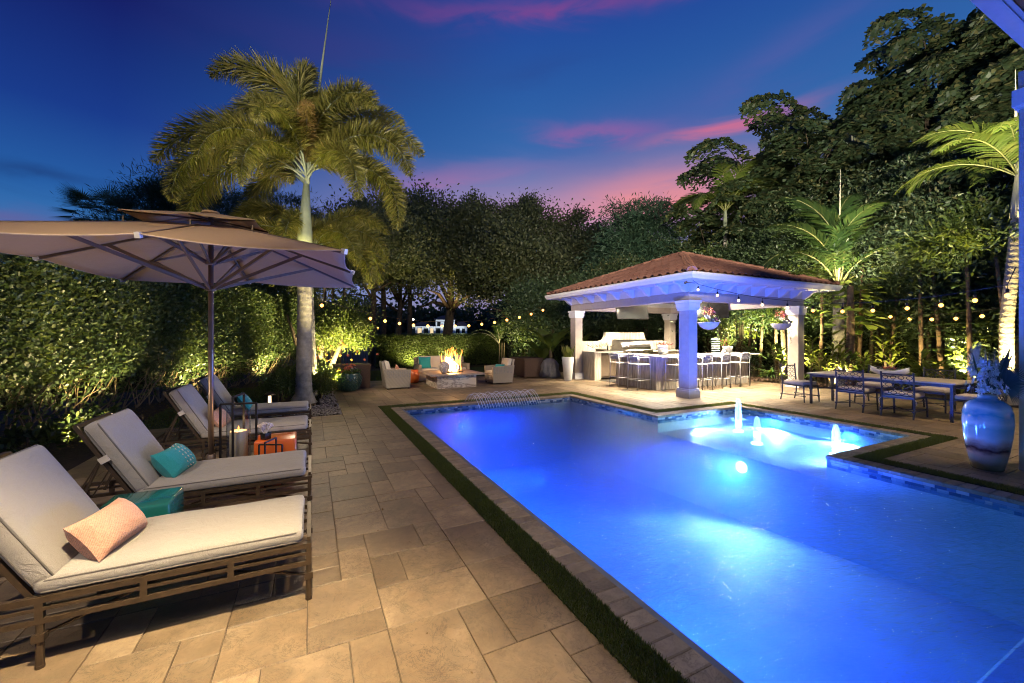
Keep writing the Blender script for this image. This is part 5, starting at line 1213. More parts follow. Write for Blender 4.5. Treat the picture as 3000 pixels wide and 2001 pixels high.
for k in range(12):
    a = rp.uniform(0, 2*PI); r = rp.uniform(.05,.17); c = (r*math.cos(a), r*math.sin(a), .95+rp.uniform(0,.18)); P.append(flower(None, c, 11, .06, .035, (math.cos(a), math.sin(a), .8), .5)); P.append(flower(None, c, 8, .04, .03, (math.cos(a), math.sin(a), .8), 1.5))
V, F = joinVF(P); npmesh('succulent_rosettes', V, F, M['succ'], t)
n = 16; a = RNG.uniform(0,2*PI,n); C = np.stack([.05*np.cos(a), .05*np.sin(a), np.full(n,.92)], 1); D = np.stack([np.cos(a)*.5+.35, np.sin(a)*.5, RNG.uniform(.6,1.7,n)], 1); V, F = leafverts(C, D, rdir(n), RNG.uniform(.35,.68,n), RNG.uniform(.035,.075,n), .12, .6, 6); npmesh('broad_leaves', V, F, M['blueleaf'], t)
V2 = []; F2 = []
for q in range(5):
    a0 = -.9+q*.42; n = 34; hub = np.array([.22*math.cos(a0), .22*math.sin(a0), 1.05+.06*q]); ang = np.linspace(-1.5, 1.5, n); u = np.array([math.cos(a0), math.sin(a0), .35]); w = np.cross(u, [0,0,1.]); w /= np.linalg.norm(w); s3 = np.cross(w, u)
    D = np.cos(ang)[:,None]*u+np.sin(ang)[:,None]*s3; V2.append(leafverts(np.tile(hub,(n,1)), D, np.tile(w,(n,1)), np.full(n,.30), np.full(n,.022), .1, .4))
V, F = joinVF(V2); npmesh('fan_palm_leaves', V, F, M['blueleaf'], t)

# ================================================================== POTS ON THE LEFT
t = thing('green_pot', 'dark green scale-textured pot of red and white flowers', 'potted plant', (1.0, 13.0, 0)); b = MB(); b.lathe([(.20,0),(.24,.03),(.33,.20),(.355,.36),(.33,.47),(.305,.50),(.32,.53),(.29,.53),(.27,.48),(.001,.46)], 32); pt = b.build('pot', mat('green_glaze', (.012,.045,.038), .3, coat=.4), t, smooth=True)
b = MB()
for r in range(8):
    z = .06+r*.05; rad = np.interp(z, [0,.03,.20,.36,.47], [.20,.24,.33,.355,.33])
    for k in range(22):
        a = 2*PI*(k+.5*(r % 2))/22; b.ball((rad*math.cos(a), rad*math.sin(a), z), .030, 6, 4, (.9,.9,.8))
tag(b.build('scale_relief', bpy.data.materials['green_glaze'], pt, smooth=True), kind='stuff')
P = []; Q = []; K = []
for k in range(34):
    a = rp.uniform(0,2*PI); r = rp.uniform(0,.3); c = (r*math.cos(a), r*math.sin(a), .56+rp.uniform(0,.12)+(.12 if k % 3 == 0 else 0)); (P if c[0] < .02 or k % 3 == 0 else Q).append(flower(None, c, 7, .05, .04, (math.cos(a)*.5, math.sin(a)*.5-.5, 1), .4))
V, F = joinVF(P); npmesh('coral_flowers', V, F, M['coralp'], t); V, F = joinVF(Q); npmesh('white_flowers', V, F, M['whitep'], t)
n = 260; a = RNG.uniform(0,2*PI,n); r = RNG.uniform(0,.34,n); C = np.stack([r*np.cos(a), r*np.sin(a), RNG.uniform(.46,.62,n)], 1); V, F = leafverts(C, rdir(n)+[0,0,.6], rdir(n), np.full(n,.08), np.full(n,.05)); npmesh('foliage', V, F, M['shrub'], t)
t = thing('wicker_planter', 'dark brown wicker planter box behind the green pot', 'planter', (.62, 13.5, 0)); b = MB(); b.box(0, 1.05, 0, .75, 0, .70); b.build('box_body', M['wicker_d'], t); b = MB(); b.bbox(-.03,1.08,-.03,.78,.70,.74,.01); b.build('rim', M['wicker_d'], t)
# small fixtures
def uplight(label, x, y, glow=True, h=.09, d=(0,0,1)):
    t = thing('spot_light', label, 'garden light', (x, y, -.03), 0, 'small garden uplights'); q = Vector(d).to_track_quat('Z','Y').to_matrix().to_4x4(); b = MB(); b.tube([(0,0,-.02),(0,0,h*.5)], .010, 6); b.tr(Matrix.Translation((0,0,h*.6)) @ q); b.lathe([(.02,-.03),(.034,0),(.034,.045),(.030,.045),(.028,.035)], 14); b.build('fixture', M['bronze'], t)
    b = MB(); b.tr(Matrix.Translation((0,0,h*.6)) @ q); b.lathe([(.027,.034),(.001,.036)], 14); b.build('lens', M['lampglow'], t)
ul = ['on the pebbles at the bed corner, aimed at the palm', 'left of the large palm trunk', 'in the pebbles close to the large palm', 'under the flowering shrub by the green pot', '', 'at the foot of the tall hedge behind the loungers', 'at the foot of the tall hedge nearest the house', 'at the foot of the tall hedge beyond the palm bed', 'at the far end of the tall hedge', 'at the foot of the tall hedge by the third lounger', 'behind the green pot', 'at the low far hedge, left one', 'at the low far hedge, right one', 'on the lawn behind the storage box', 'at the foot of the palm right of the dining table', 'in the planting beside the right pavilion column', 'beside the cordylines, aimed at the coconut palm', 'under the big-leaf climber behind the pavilion', 'in the planting behind the dining table', 'beneath the far oak crown', 'added as fill in the trees behind the pavilion', 'beside the second lounger, aimed under the umbrella', 'added as fill in the trees behind the dining table']
for (p, d, e, c, a), lb in zip(UPL, ul):
    if e and lb: uplight('small bronze uplight '+lb, p[0]-d[0]*.03, p[1]-d[1]*.03-.03, d=d)
t = thing('path_light', 'short mushroom path light at the lawn edge left of the large palm', 'garden light', (-.86, 10.9, -.03)); b = MB(); b.lathe([(.035,0),(.03,.28),(.035,.30),(.001,.30)], 12); b.build('lamp_post', M['lampglow'] if False else emis('path_lamp', (1,.72,.4), 3.0), t); b = MB(); b.lathe([(.13,.30),(.09,.345),(.02,.37),(.001,.38)], 16); b.build('cap', M['bronze'], t, smooth=True)
for (p, d, e, a), lb in zip(MOON, ('on the large palm trunk facing the fire table', 'added as fill at the near pavilion corner', 'on the large palm trunk facing the loungers', 'on the right pavilion column facing the dining table', 'added on the right pavilion eave, aimed up as fill for the coconut palm')):
    t = thing('tree_downlight', 'small bronze downlight '+lb, 'garden light', (p[0]-d[0]*.05, p[1]-d[1]*.05, p[2]-d[2]*.05), 0, 'small downlights'); q = Vector(d).to_track_quat('Z','Y').to_matrix().to_4x4(); b = MB(); b.tr(q); b.lathe([(.001,-.05),(.03,-.045),(.032,.03),(.028,.03),(.026,.02)], 12); b.build('fixture', M['bronze'], t); b = MB(); b.tr(q); b.lathe([(.024,.02),(.001,.021)], 12); b.build('lens', M['downglow'], t); b = MB(); b.tube([(-.02*d[0],-.02*d[1],0),(-.16*d[0],-.16*d[1],-.02)], .008, 6); b.build('bracket', M['bronze'], t)
# string lights
def strand(label, pts, bulbs, start, end, m, nw=0):
    t = thing('string_lights', label, 'string lights', (0,0,0), 0, 'strands of round festoon bulbs'); b = MB(); P = [Vector(start)]+[Vector(q)+Vector((0,0,.13)) for q in pts]+[Vector(end)]; b.tube(P, .0055, 5); b.build('cable', M['dark'], t)
    for qi, q in enumerate(bulbs):
        x, y, z = q; b = MB(); b.tube([(x,y,z+.13),(x,y,z+.075)], .004, 4); b.lathe([(.012,.075),(.017,.07),(.018,.03),(.012,.028)], 10, (x,y,z)); so = b.build('bulb_socket', M['dark'], t)
        b = MB(); kb = .62 if nw else 1.0; b.lathe([(r_*kb, z_*kb) for r_, z_ in [(.001,-.056),(.026,-.046),(.042,-.018),(.042,.004),(.022,.024),(.012,.030)]], 12, (x,y,z)); b.build('bulb', M['bulb'] if qi >= nw else m, so, smooth=True)
S1 = [(.24,11.49,2.42),(.86,11.65,2.25),(1.46,11.81,2.12),(1.87,11.92,2.06),(2.29,12.03,2.0),(2.72,12.14,1.96),(3.18,12.26,1.94),(3.66,12.38,1.94),(4.13,12.51,1.95),(4.64,12.64,1.97),(5.15,12.77,2.03),(5.68,12.91,2.1),(6.22,13.05,2.2),(6.8,13.21,2.31),(7.37,13.36,2.45),(7.97,13.51,2.62)]
strand('festoon strand from the large palm over the fire pit to the pavilion', S1, [p for i, p in enumerate(S1) if i != 1], (-.02,11.35,2.62), (8.30,13.55,3.05), M['bulb'])
S2 = [(8.29,6.78,2.74),(8.26,6.24,2.56),(8.22,5.7,2.40),(8.19,5.17,2.27),(8.16,4.67,2.18),(8.13,4.21,2.10),(8.10,3.74,2.06),(8.07,3.31,2.05),(8.04,2.88,2.06),(8.0,2.5,2.08),(7.96,2.16,2.12),(7.93,1.87,2.16)]
strand('festoon strand from the near pavilion corner to the house column', S2, S2, (8.28,6.92,2.98), (7.92,1.80,2.5), M['bulbw'], 5)
S4 = [(16.6,8.3,2.95),(16.4,7.65,2.70),(16.2,7.1,2.52),(15.94,6.55,2.36),(15.78,6.04,2.22),(15.63,5.54,2.14),(15.47,5.02,2.10),(15.31,4.5,2.10),(15.16,3.99,2.14),(15.01,3.49,2.22)]
strand('festoon strand in front of the dark trees behind the dining table', S4, S4, (16.75,8.8,3.2), (14.95,3.2,2.4), M['bulb'])
# ================================================================== VEGETATION
def crown_points(n, c, rad, ncl, cl_r, shell=.55, rng=RNG, flat=0):
    d = rdir(ncl, rng); d[:,2] = np.where(d[:,2] < -.35, -d[:,2]*.5, d[:,2]); r = shell+(1-shell)*rng.uniform(0,1,ncl)**.6
    K = d*r[:,None]*np.array(rad); k = rng.integers(0, ncl, n); off = rng.normal(0, 1, (n,3))*cl_r*rng.uniform(.5,1.3,ncl)[k][:,None]*np.array([1,1,.7])
    P = K[k]+off; return P+np.array(c), norm(P/np.array(rad))
def leafcloud(name, P, O, L, W, m, parent=None, shape=4, up=.3, rnd=.8, droop=0, fold=.2, rng=RNG):
    n = len(P); D = O*.6+rdir(n, rng)*rnd+np.array([0,0,up-droop]); V, F = leafverts(P, D, rdir(n, rng)+np.array([0,0,.6]), rng.uniform(.7,1.25,n)*L, rng.uniform(.8,1.2,n)*W, fold, .55, shape); return npmesh(name, V, F, m, parent)
# ---- tall clusia hedge: face leaves dense, inner twigs
ht = thing('clusia_hedge', 'tall dense green hedge of round leaves along the left side', 'hedge', (0,0,0))
hd = np.array([math.sin(R(23.3)), math.cos(R(23.3))]); hn = np.array([hd[1], -hd[0]])   # along, and outward toward the patio
hp0 = np.array([-2.27, 14.2])
def hpoint(s, off, z): 
    xy = hp0+hd*s[:,None]+hn*off[:,None]; return np.concatenate([xy, z[:,None]], 1)
def htop(s): return 3.0+np.where(s < -3, .045*(-3-s), 0)+.10*np.sin(s*1.7)+.06*np.sin(s*4.1)
n = 125000; s = np.concatenate([RNG.uniform(-14, 5.2, n//2), -14+19.2*RNG.uniform(0,1,n-n//2)**1.5]); n = len(s)
z = htop(s)*RNG.uniform(0,1,n)**.75; off = -np.abs(RNG.normal(0,.20,n))*1.1+.10*np.sin(s*1.1+z*2)+.07*np.sin(s*3.3)+.06
low = z < .9; off = off-np.where(low, (.9-z)*.65, 0)
P = hpoint(s, off, z); keep = (z > .12) & (RNG.uniform(0,1,n) < np.where(z < .8, .30, 1)); P = P[keep]
O = np.concatenate([np.tile(hn, (len(P),1)), np.full((len(P),1), .35)], 1)
dd = P[:,0]*CAMV[0]+P[:,1]*CAMV[1]
L = .078
D = O*.5+rdir(len(P))*.75+[0,0,.35]; Nn = norm(O+rdir(len(P))*.7)
idx = np.argsort(np.where(dd > 4.6, dd, 99)); nearidx = idx[(dd[idx] > 4.6)][:3200]; nearidx = nearidx[RNG.permutation(len(nearidx))[:290]]
mask = np.ones(len(P), bool); mask[nearidx] = False
V, F = leafverts(P[mask], D[mask], Nn[mask], RNG.uniform(.75,1.25,mask.sum())*L, RNG.uniform(.8,1.2,mask.sum())*L*.58, .12, .6, 6)
fo = tag(npmesh('foliage', V, F, M['clusia'], ht), kind='stuff')
v0, f0 = leafverts([[0,0,0]], [[1,0,0]], [[0,0,1]], [.098], [.058], .12, .6, 6); lm = None
for i in nearidx:
    if lm is None: o = npmesh('leaf', v0, f0, M['clusia'], ht); lm = o.data
    else: o = bpy.data.objects.new('leaf', lm); COL.objects.link(o); o.parent = ht
    d = Vector(D[i]).normalized(); q = d.to_track_quat('X', 'Z'); o.rotation_mode = 'QUATERNION'; o.rotation_quaternion = q @ Euler((random.uniform(-.8,.8),0,0)).to_quaternion(); o.location = P[i]; o.scale = (random.uniform(.8,1.2),)*3
# top leaves and back fill
n = 15000; s = RNG.uniform(-14, 5.2, n); off = -RNG.uniform(0,1.2,n); z = htop(s)+RNG.normal(0,.06,n)+.05; P = hpoint(s, off, z); V, F = leafverts(P, rdir(n)+[0,0,.9], rdir(n), np.full(n,.09), np.full(n,.055), .12, .6, 6); tag(npmesh('top_foliage', V, F, M['clusia'], ht), kind='stuff')
b = MB()
for s_ in np.arange(-14, 5.2, .22):
    s0 = s_+rp.uniform(-.1,.1); base = hpoint(np.array([s0]), np.array([-.62+rp.uniform(-.12,.12)]), np.array([-.03]))[0]
    for q in range(3):
        p = Vector(base); pts = [p]; dv = Vector((rp.uniform(-.4,.4), rp.uniform(-.4,.4), 1)); dv += Vector((hn[0],hn[1],0))*rp.uniform(-.1,.75)
        for k in range(5): dv = (dv+Vector((rp.uniform(-.4,.4), rp.uniform(-.4,.4), rp.uniform(-.1,.3)))).normalized(); p = p+dv*rp.uniform(.14,.34); pts.append(p)
        b.tube(pts, [.016,.013,.010,.008,.006,.004], 4, cap=False)
b.build('branches', mat('pale_branch', (.22,.16,.10), .85, var=.3), ht)
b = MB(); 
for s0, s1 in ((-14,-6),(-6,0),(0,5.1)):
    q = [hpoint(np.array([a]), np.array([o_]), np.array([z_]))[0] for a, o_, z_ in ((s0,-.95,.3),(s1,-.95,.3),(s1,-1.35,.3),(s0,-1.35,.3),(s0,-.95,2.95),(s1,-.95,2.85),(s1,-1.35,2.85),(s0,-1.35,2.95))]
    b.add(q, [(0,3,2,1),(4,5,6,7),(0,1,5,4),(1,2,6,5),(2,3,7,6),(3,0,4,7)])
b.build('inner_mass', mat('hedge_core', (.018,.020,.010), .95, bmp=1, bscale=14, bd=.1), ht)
# leaf litter on the mulch
def litter(n, sm, m, L=.07):
    P = sm(n); D = rdir(n)*[1,1,.25]; V, F = leafverts(P, D, np.tile([0,0,1.],(len(P),1))+rdir(len(P))*.3, RNG.uniform(.6,1.2,len(P))*L, RNG.uniform(.4,.6,len(P))*L, .1, .5, 4); return npmesh('leaf_litter', V, F, m)
lit = leafmat('dry_leaves', (.05,.03,.015), (.12,.065,.03), (.22,.12,.05), .8, .1)
tag(litter(5200, lambda n: hpoint(RNG.uniform(-13,5,n), RNG.uniform(-.8,1.5,n), np.full(n,-.02)), lit), 'dry leaves scattered on the mulch under the hedge', 'leaf litter', kind='stuff')

def patio_s(n):
    x = RNG.uniform(-2.4, 14, n*3); y = RNG.uniform(.8, 15, n*3); ok = ~(((x > 1.3) & (x < 6.9) & (y < 9.9)) | ((x > 6.7) & (x < 9.4) & (y > 2.6) & (y < 6.7))) & ((y < 9.1) | (x > .7)); return np.stack([x, y, np.full(n*3, .004)], 1)[ok][:n]
tag(litter(150, patio_s, lit, .030), 'tiny dry leaf scraps lying here and there on the travertine patio', 'leaf litter', kind='stuff')
# ---- palms
def frond_mesh(name, L, e0, e1, nl, leafL, leafW, m, style='flat', droop=.35, r0=.022, seed=1, petiole=.12, segs=2, rm=None):
    rng = np.random.default_rng(seed); n = 26; t = np.linspace(0,1,n); e = e0+(e1-e0)*t**1.25; ds = L/(n-1)
    X = np.concatenate([[0], np.cumsum(np.cos(e[:-1])*ds)]); Z = np.concatenate([[0], np.cumsum(np.sin(e[:-1])*ds)])
    tt = np.repeat(petiole+(1-petiole)*np.linspace(0,1,nl)**.92, 2 if style != 'plume' else 6); k = len(tt); tt = np.clip(tt+rng.normal(0,.004,k), petiole, 1)
    C = np.stack([np.interp(tt,t,X), np.zeros(k), np.interp(tt,t,Z)], 1); ee = np.interp(tt,t,e); T = np.stack([np.cos(ee), np.zeros(k), np.sin(ee)], 1); U = np.stack([-np.sin(ee), np.zeros(k), np.cos(ee)], 1); Sd = np.tile([0,1.,0],(k,1))
    prof = leafL*(np.sin(PI*np.clip((tt-petiole)/(1-petiole)*.86+.14, 0, 1))**.7*.85+.15); prof = prof*rng.uniform(.88,1.08,k)
    if style == 'plume': ph = rng.uniform(0, 2*PI, k); aa = rng.uniform(.85,1.15,k)
    else:
        sg = np.tile([1,-1], k//2); ph = np.where(sg > 0, 0, PI)+sg*rng.uniform(-.05,.22,k) ; ph = np.where(sg > 0, rng.uniform(.10,.35,k), PI-rng.uniform(.10,.35,k)); aa = 1.1-.5*tt+rng.normal(0,.04,k)
    R_ = np.cos(ph)[:,None]*Sd+np.sin(ph)[:,None]*U; D = np.cos(aa)[:,None]*T+np.sin(aa)[:,None]*R_; Wd = norm(np.cross(D, U+T*.01)) if style != 'plume' else norm(np.cross(D, rdir(k, rng)))
    g = np.array([0,0,-1.]); w = leafW*(.6+.4*np.sin(PI*tt))[:,None]
    c1 = C+D*prof[:,None]*.5+g*prof[:,None]*droop*.18; c2 = C+D*prof[:,None]*.95+g*prof[:,None]*droop*.75; 
    V = np.stack([C-Wd*w*.25, C+Wd*w*.25, c1-Wd*w*.5, c1+Wd*w*.5, c2], 1).reshape(-1,3); i = np.arange(k)[:,None]*5
    F = np.concatenate([i+[[0,1,3]], i+[[0,3,2]], i+[[2,3,4]]], 0); mi = np.zeros(len(F), int)
    # rachis
    rr = r0*(1-.85*t); Vr = []; 
    for q in range(6): a = 2*PI*q/6; Vr.append(np.stack([X-np.sin(e)*np.sin(a)*rr, np.cos(a)*rr, Z+np.cos(e)*np.sin(a)*rr], 1))
    Vr = np.stack(Vr, 1).reshape(-1,3); Fr = []
    for a in range(n-1):
        for q in range(6):
            q2 = (q+1) % 6; Fr += [[a*6+q, a*6+q2, (a+1)*6+q2], [a*6+q, (a+1)*6+q2, (a+1)*6+q]]
    Fr = np.array(Fr)+len(V); V = np.concatenate([V, Vr]); mi = np.concatenate([mi, np.ones(len(Fr), int)]); F = np.concatenate([F, Fr])
    o = npmesh(name, V, F, None, mi=mi, mats=[m, rm or M['shaft_w']]); me = o.data; bpy.data.objects.remove(o); return me
def frond(me, par, loc, azd, tilt=0, roll=0, sc_=1, name='frond'):
    o = bpy.data.objects.new(name, me); COL.objects.link(o); o.parent = par; o.location = loc; o.rotation_euler = (R(roll), -R(tilt), R(azd)); o.scale = (sc_,)*3; return o
def ringed_trunk(b, pts, radii, rings=True, seg=16, sp=.16):
    P = [Vector(p) for p in pts]; Lp = [0]
    for a, c in zip(P, P[1:]): Lp.append(Lp[-1]+(c-a).length)
    n = int(Lp[-1]/(sp/4)); out = []; rr = []
    for i in range(n+1):
        l = Lp[-1]*i/n; out.append(Vector([np.interp(l, Lp, [p[k] for p in P]) for k in range(3)])); r = float(np.interp(l, Lp, radii)); rr.append(r*(1+(.06 if rings and i % 4 == 0 else 0)+.012*math.sin(l*7)))
    b.tube(out, rr, seg)
M['palmy'] = leafmat('yellow_green_palm_leaf', (.07,.12,.02), (.12,.17,.03), (.20,.22,.05), .4, .35); M['palmrib'] = mat('palm_rib', (.16,.17,.05), .5)
# foxtail palm by the patio
fx = [frond_mesh('foxtail_frond', 3.5, R(56+4*i), R(-66-6*i), 175, .54, .024, M['foxtail'], 'plume', .18, .028, 10+i, .14, rm=M['shaft']) for i in range(3)]
M['dryleaf'] = leafmat('dry_palm_leaf', (.14,.09,.03), (.22,.14,.05), (.30,.19,.08), .6, .25)
fxd = frond_mesh('foxtail_frond', 3.0, R(60), R(-60), 150, .46, .026, M['dryleaf'], 'plume', .2, .026, 19, .2, rm=M['shaft'])
t = thing('foxtail_palm', 'large bushy foxtail palm with thick pale ringed trunk, lit from below', 'palm tree', (-.17, 11.42, -.03))
b = MB(); ringed_trunk(b, [(0,0,0),(0,0,.25),(.0,0,.8),(.02,.01,2.2),(.03,.02,3.95)], [.30,.20,.172,.165,.155], True, 20, .15); b.build('trunk', M['palmbark'], t, auto=60)
b = MB(); b.tube([(.03,.02,3.94),(.03,.02,4.2),(.04,.02,4.8),(.06,.02,5.45)], [.165,.17,.12,.07], 16); b.build('crownshaft', M['shaft'], t, smooth=True)
b = MB(); b.tube([(.06,.02,5.4),(.22,.0,6.6),(.42,.02,8.6),(.66,.02,10.6)], [.06,.045,.025,.004], 8); b.build('spear_leaf', M['shaft'], t, smooth=True)
for i, (azd, tl, ro, s_) in enumerate([(172,44,0,1.50),(183,4,8,1.42),(150,-22,0,1.1),(18,34,0,1.18),(2,10,0,1.2),(-14,-6,0,1.2),(-62,30,0,.85),(-112,36,0,.8),(208,-24,0,1.1),(65,30,0,1.05),(100,44,0,1.0),(125,10,0,1.1),(-40,-28,0,1.05),(240,-14,0,.95),(40,-16,0,1.1),(190,-34,0,1.1),(-5,-36,0,1.1),(80,62,0,1.0),(100,74,0,1.05),(160,24,0,1.25),(12,48,0,1.0),(-85,-4,0,.9),(-100,-34,0,.9),(-30,14,0,1.1),(176,-16,0,1.25)]):
    frond(fxd if azd == -62 else fx[i % 3], t, (.05, .02, 5.40+.02*i), azd-26, tl, ro, s_*(.95 if 90 < azd < 230 else .90))
t = thing('foxtail_palm', 'smaller foxtail palm behind the large one, strongly lit yellow', 'palm tree', (.04, 12.75, -.03), 0, None)
b = MB(); ringed_trunk(b, [(0,0,0),(0,0,.2),(-.05,0,1.5),(-.08,.0,2.75)], [.2,.13,.115,.10], True, 14, .12); b.build('trunk', M['palmbark'], t, auto=60)
b = MB(); b.tube([(-.08,0,2.73),(-.07,0,3.2),(-.05,0,4.3)], [.11,.09,.05], 12); b.build('crownshaft', M['shaft'], t, smooth=True)
for i, (azd, tl) in enumerate([(0,-14),(30,-30),(-35,-22),(70,-4),(180,-26),(215,-14),(150,-30),(-80,-16),(110,10),(15,10),(195,10),(-15,-36)]):
    frond(fx[(i+1) % 3], t, (-.05, 0, 4.1), azd-26, tl, 0, .78)
# adonidia palm right of the dining table
ad = [frond_mesh('palm_frond', 2.5, R(70+5*i), R(-28-14*i), 44, .68, .052, M['palmy'], 'flat', .38, .020, 20+i, .14, rm=M['palmrib']) for i in range(3)]
t = thing('adonidia_palm', 'slim palm with pale ringed trunk glowing yellow behind the big vase', 'palm tree', (15.05, 3.52, -.03))
b = MB(); ringed_trunk(b, [(0,0,0),(.02,.05,.4),(.0,.04,2.0),(.08,-.05,3.6),(.10,-.10,4.5)], [.17,.135,.12,.11,.10], True, 16, .13); b.build('trunk', mat('pale_palm_trunk', (.40,.34,.24), .8, var=.25, nscale=6, bmp=.7, bscale=20, bd=.03), t, auto=60)
b = MB(); b.tube([(.10,-.10,4.48),(.10,-.11,4.9),(.12,-.12,5.6)], [.125,.105,.055], 12); b.build('crownshaft', M['shaft_w'], t, smooth=True)
b = MB(); b.tube([(.12,-.12,5.5),(.02,-.1,6.6),(-.02,-.1,8.0)], [.04,.03,.004], 6); b.build('spear_leaf', M['shaft_w'], t)
for i, (azd, tl, s_) in enumerate([(150,-28,1.0),(160,4,1.1),(140,18,1.0),(188,-16,1.05),(120,-18,.95),(210,0,.95),(95,10,.95),(60,-10,.95),(20,0,1),(-40,-10,1),(250,10,.9)]):
    frond(ad[i % 3], t, (.12,-.12,5.45), azd-26, tl, 0, s_)
# coconut-like palm behind the pavilion's right column
ck = [frond_mesh('palm_frond', 3.6, R(66+6*i), R(-30-16*i), 70, .80, .060, M['palm'], 'flat', .40, .028, 30+i, .16, rm=M['palmrib']) for i in range(3)]
M['palmrib2'] = mat('coconut_rib', (.20,.24,.08), .5)
t = thing('coconut_palm', 'young coconut palm with long arching fronds behind the right pavilion column', 'palm tree', (15.75, 7.40, -.03))
b = MB(); ringed_trunk(b, [(0,0,0),(0,0,.3),(.03,0,2.2),(.02,0,3.1)], [.24,.18,.15,.15], True, 14, .14); b.build('trunk', M['palmbark'], t, auto=60)
b = MB(); b.tube([(.02,0,3.2),(.05,-.02,5.0),(.10,-.02,7.2)], [.05,.035,.005], 6); b.build('spear_leaf', M['shaft_w'], t)
for i, (azd, tl, s_) in enumerate([(180,34,1.05),(176,14,1.05),(184,-14,1),(190,-34,.95),(2,36,1.1),(-4,20,1.1),(4,-4,1.05),(0,-30,1.0),(10,-44,.9),(95,42,1.05),(-88,34,.9),(-60,-12,.9),(60,4,.9),(120,24,.95),(150,44,1.0),(30,46,1.05)]):
    frond(ck[i % 3], t, (.02, 0, 3.25), azd-26, tl, 0, s_*1.05)
# christmas palm above the roof, and a slimmer twin
t = thing('slim_palm', 'slim dark palm rising behind the pavilion roof', 'palm tree', (17.3, 12.66, -.03), 0, None)
b = MB(); ringed_trunk(b, [(0,0,0),(.05,0,4),(0,0,6.6)], [.14,.11,.09], True, 12, .15); b.build('trunk', M['palmbark'], t, auto=60)
b = MB(); b.tube([(0,0,6.58),(0,0,7.5)], [.11,.06], 10); b.build('crownshaft', M['shaft'], t)
for i in range(12): frond(ad[i % 3], t, (0,0,7.4), i*67+10, (14,-8,-26)[i % 3], 0, 1.12)
# fan palm and pines, far left
t = thing('sabal_palm', 'dark fan palm silhouetted against the sky above the umbrella', 'palm tree', (-11.95, 34.86, -.03))
b = MB(); b.tube([(0,0,0),(.1,0,5),(0,0,8.8)], [.25,.2,.22], 10); b.build('trunk', M['bark'], t)
for q in range(34):
    d = rdir(1)[0]; d[2] = abs(d[2])*.9-.25; d /= np.linalg.norm(d); hub = d*1.35; n = 26; ang = np.linspace(-1.6,1.6,n); w = np.cross(d, [0,0,1.]); w /= np.linalg.norm(w); Dv = np.cos(ang)[:,None]*d+np.sin(ang)[:,None]*w+[0,0,-.12]
    V, F = leafverts(np.tile(hub,(n,1)), Dv, np.tile(np.cross(w,d),(n,1)), RNG.uniform(1.0,1.35,n), np.full(n,.055), .1, .4); o = npmesh('fan_leaf', V, F, M['palmd'], t); o.location = (0,0,9.2)
for k, (x, y, hh, rad) in enumerate([(-8.6,31.5,11.0,2.4),(-6.3,30.0,12.6,2.6),(-3.6,31.0,11.5,2.6),(-10.6,36,10.0,2.6),(-1.2,31.5,11.2,2.6)]):
    t = thing('australian_pine', ('feathery dark pine just right of the fan palm', 'tallest feathery dark pine left of the foxtail palm', 'feathery dark pine seen between the foxtail fronds', 'low dark pine behind the fan palm', 'feathery dark pine behind the foxtail trunk')[k], 'pine tree', (x, y, -.03), 0, 'dark pines beyond the umbrella'); b = MB(); b.tube([(0,0,0),(.1,0,hh*.5),(0,0,hh-.6)], [.25,.15,.04], 8); b.build('trunk', M['bark'], t)
    P, O = crown_points(16000, (0,0,hh*.66), (rad,rad,hh*.34), 70, .5, .3); leafcloud('crown', P, O, .36, .035, M['pine'], t, up=.2, rnd=.7)
# ---- oaks
def oak(label, x, y, hh, rad, n, trunk_r=.28, lean=0, z0=3.2, ncl=90, m='oak', L=.15, light=0):
    t = thing('oak_tree', label, 'tree', (x, y, -.03), 0, 'broad dark trees beyond the low hedge'); b = MB(); b.tube([(0,0,0),(lean*.3,0,1.5),(lean,0,z0+1),(lean*1.2,.2,hh*.6)], [trunk_r*1.25,trunk_r,trunk_r*.8,trunk_r*.3], 10); tr = b.build('trunk', M['bark'], t, smooth=True)
    for q in range(5):
        a = rp.uniform(0,2*PI); p = Vector((lean,0,z0+.4+rp.uniform(0,1.5))); e = Vector((math.cos(a)*rad*rp.uniform(.4,.8), math.sin(a)*rad*rp.uniform(.4,.8), z0+rp.uniform(1,hh*.45))); mid = (p+e)/2+Vector((0,0,.5)); b = MB(); b.tube([p,mid,e], [trunk_r*.45,trunk_r*.3,.03], 6); b.build('limb', M['bark'], tr, smooth=True)
    cz = (hh+z0)/2; n = int(n*1.15); P, O = crown_points(n, (lean,0,cz), (rad,rad,(hh-z0)/2*1.0), int(ncl*1.5), .62, .35)
    # sprays at the outline
    k = n//7; sp = P[RNG.integers(0,n,k)]; tl = RNG.uniform(0,.55,k)[:,None]; Dv = norm((sp-np.array([lean,0,cz-1.5]))+rdir(k)*1.2); P2 = sp+Dv*tl
    leafcloud('crown', np.concatenate([P,P2]), np.concatenate([O,Dv]), L*1.5, L*.85, M[m], t, up=.15, rnd=.9); return t
oak('broad dark oak left of centre, its crown tallest against the pink sky', 9.6, 31.5, 13.0, 5.4, 56000, .42, .4, 2.6, 150)
oak('dark oak right of centre behind the low hedge', 15.2, 30.8, 13.0, 4.6, 44000, .3, 0, 2.6, 110)
oak('dark oak reaching behind the left pavilion eave', 20.4, 27.5, 11.6, 4.0, 36000, .3, 0, 2.0, 90)
oak('dark oak with thin trunk behind the left armchair', 5.4, 29.2, 11.4, 4.2, 38000, .22, .2, 2.7, 100)
oak('small bushy oak between the foxtail palm and the tall oaks', 3.0, 23.6, 8.6, 3.0, 24000, .18, .1, 2.6, 90, L=.12)
oak('dark oak in the gap behind the pavilion ridge', 12.2, 24.5, 8.8, 3.6, 34000, .25, 0, 1.6, 80)
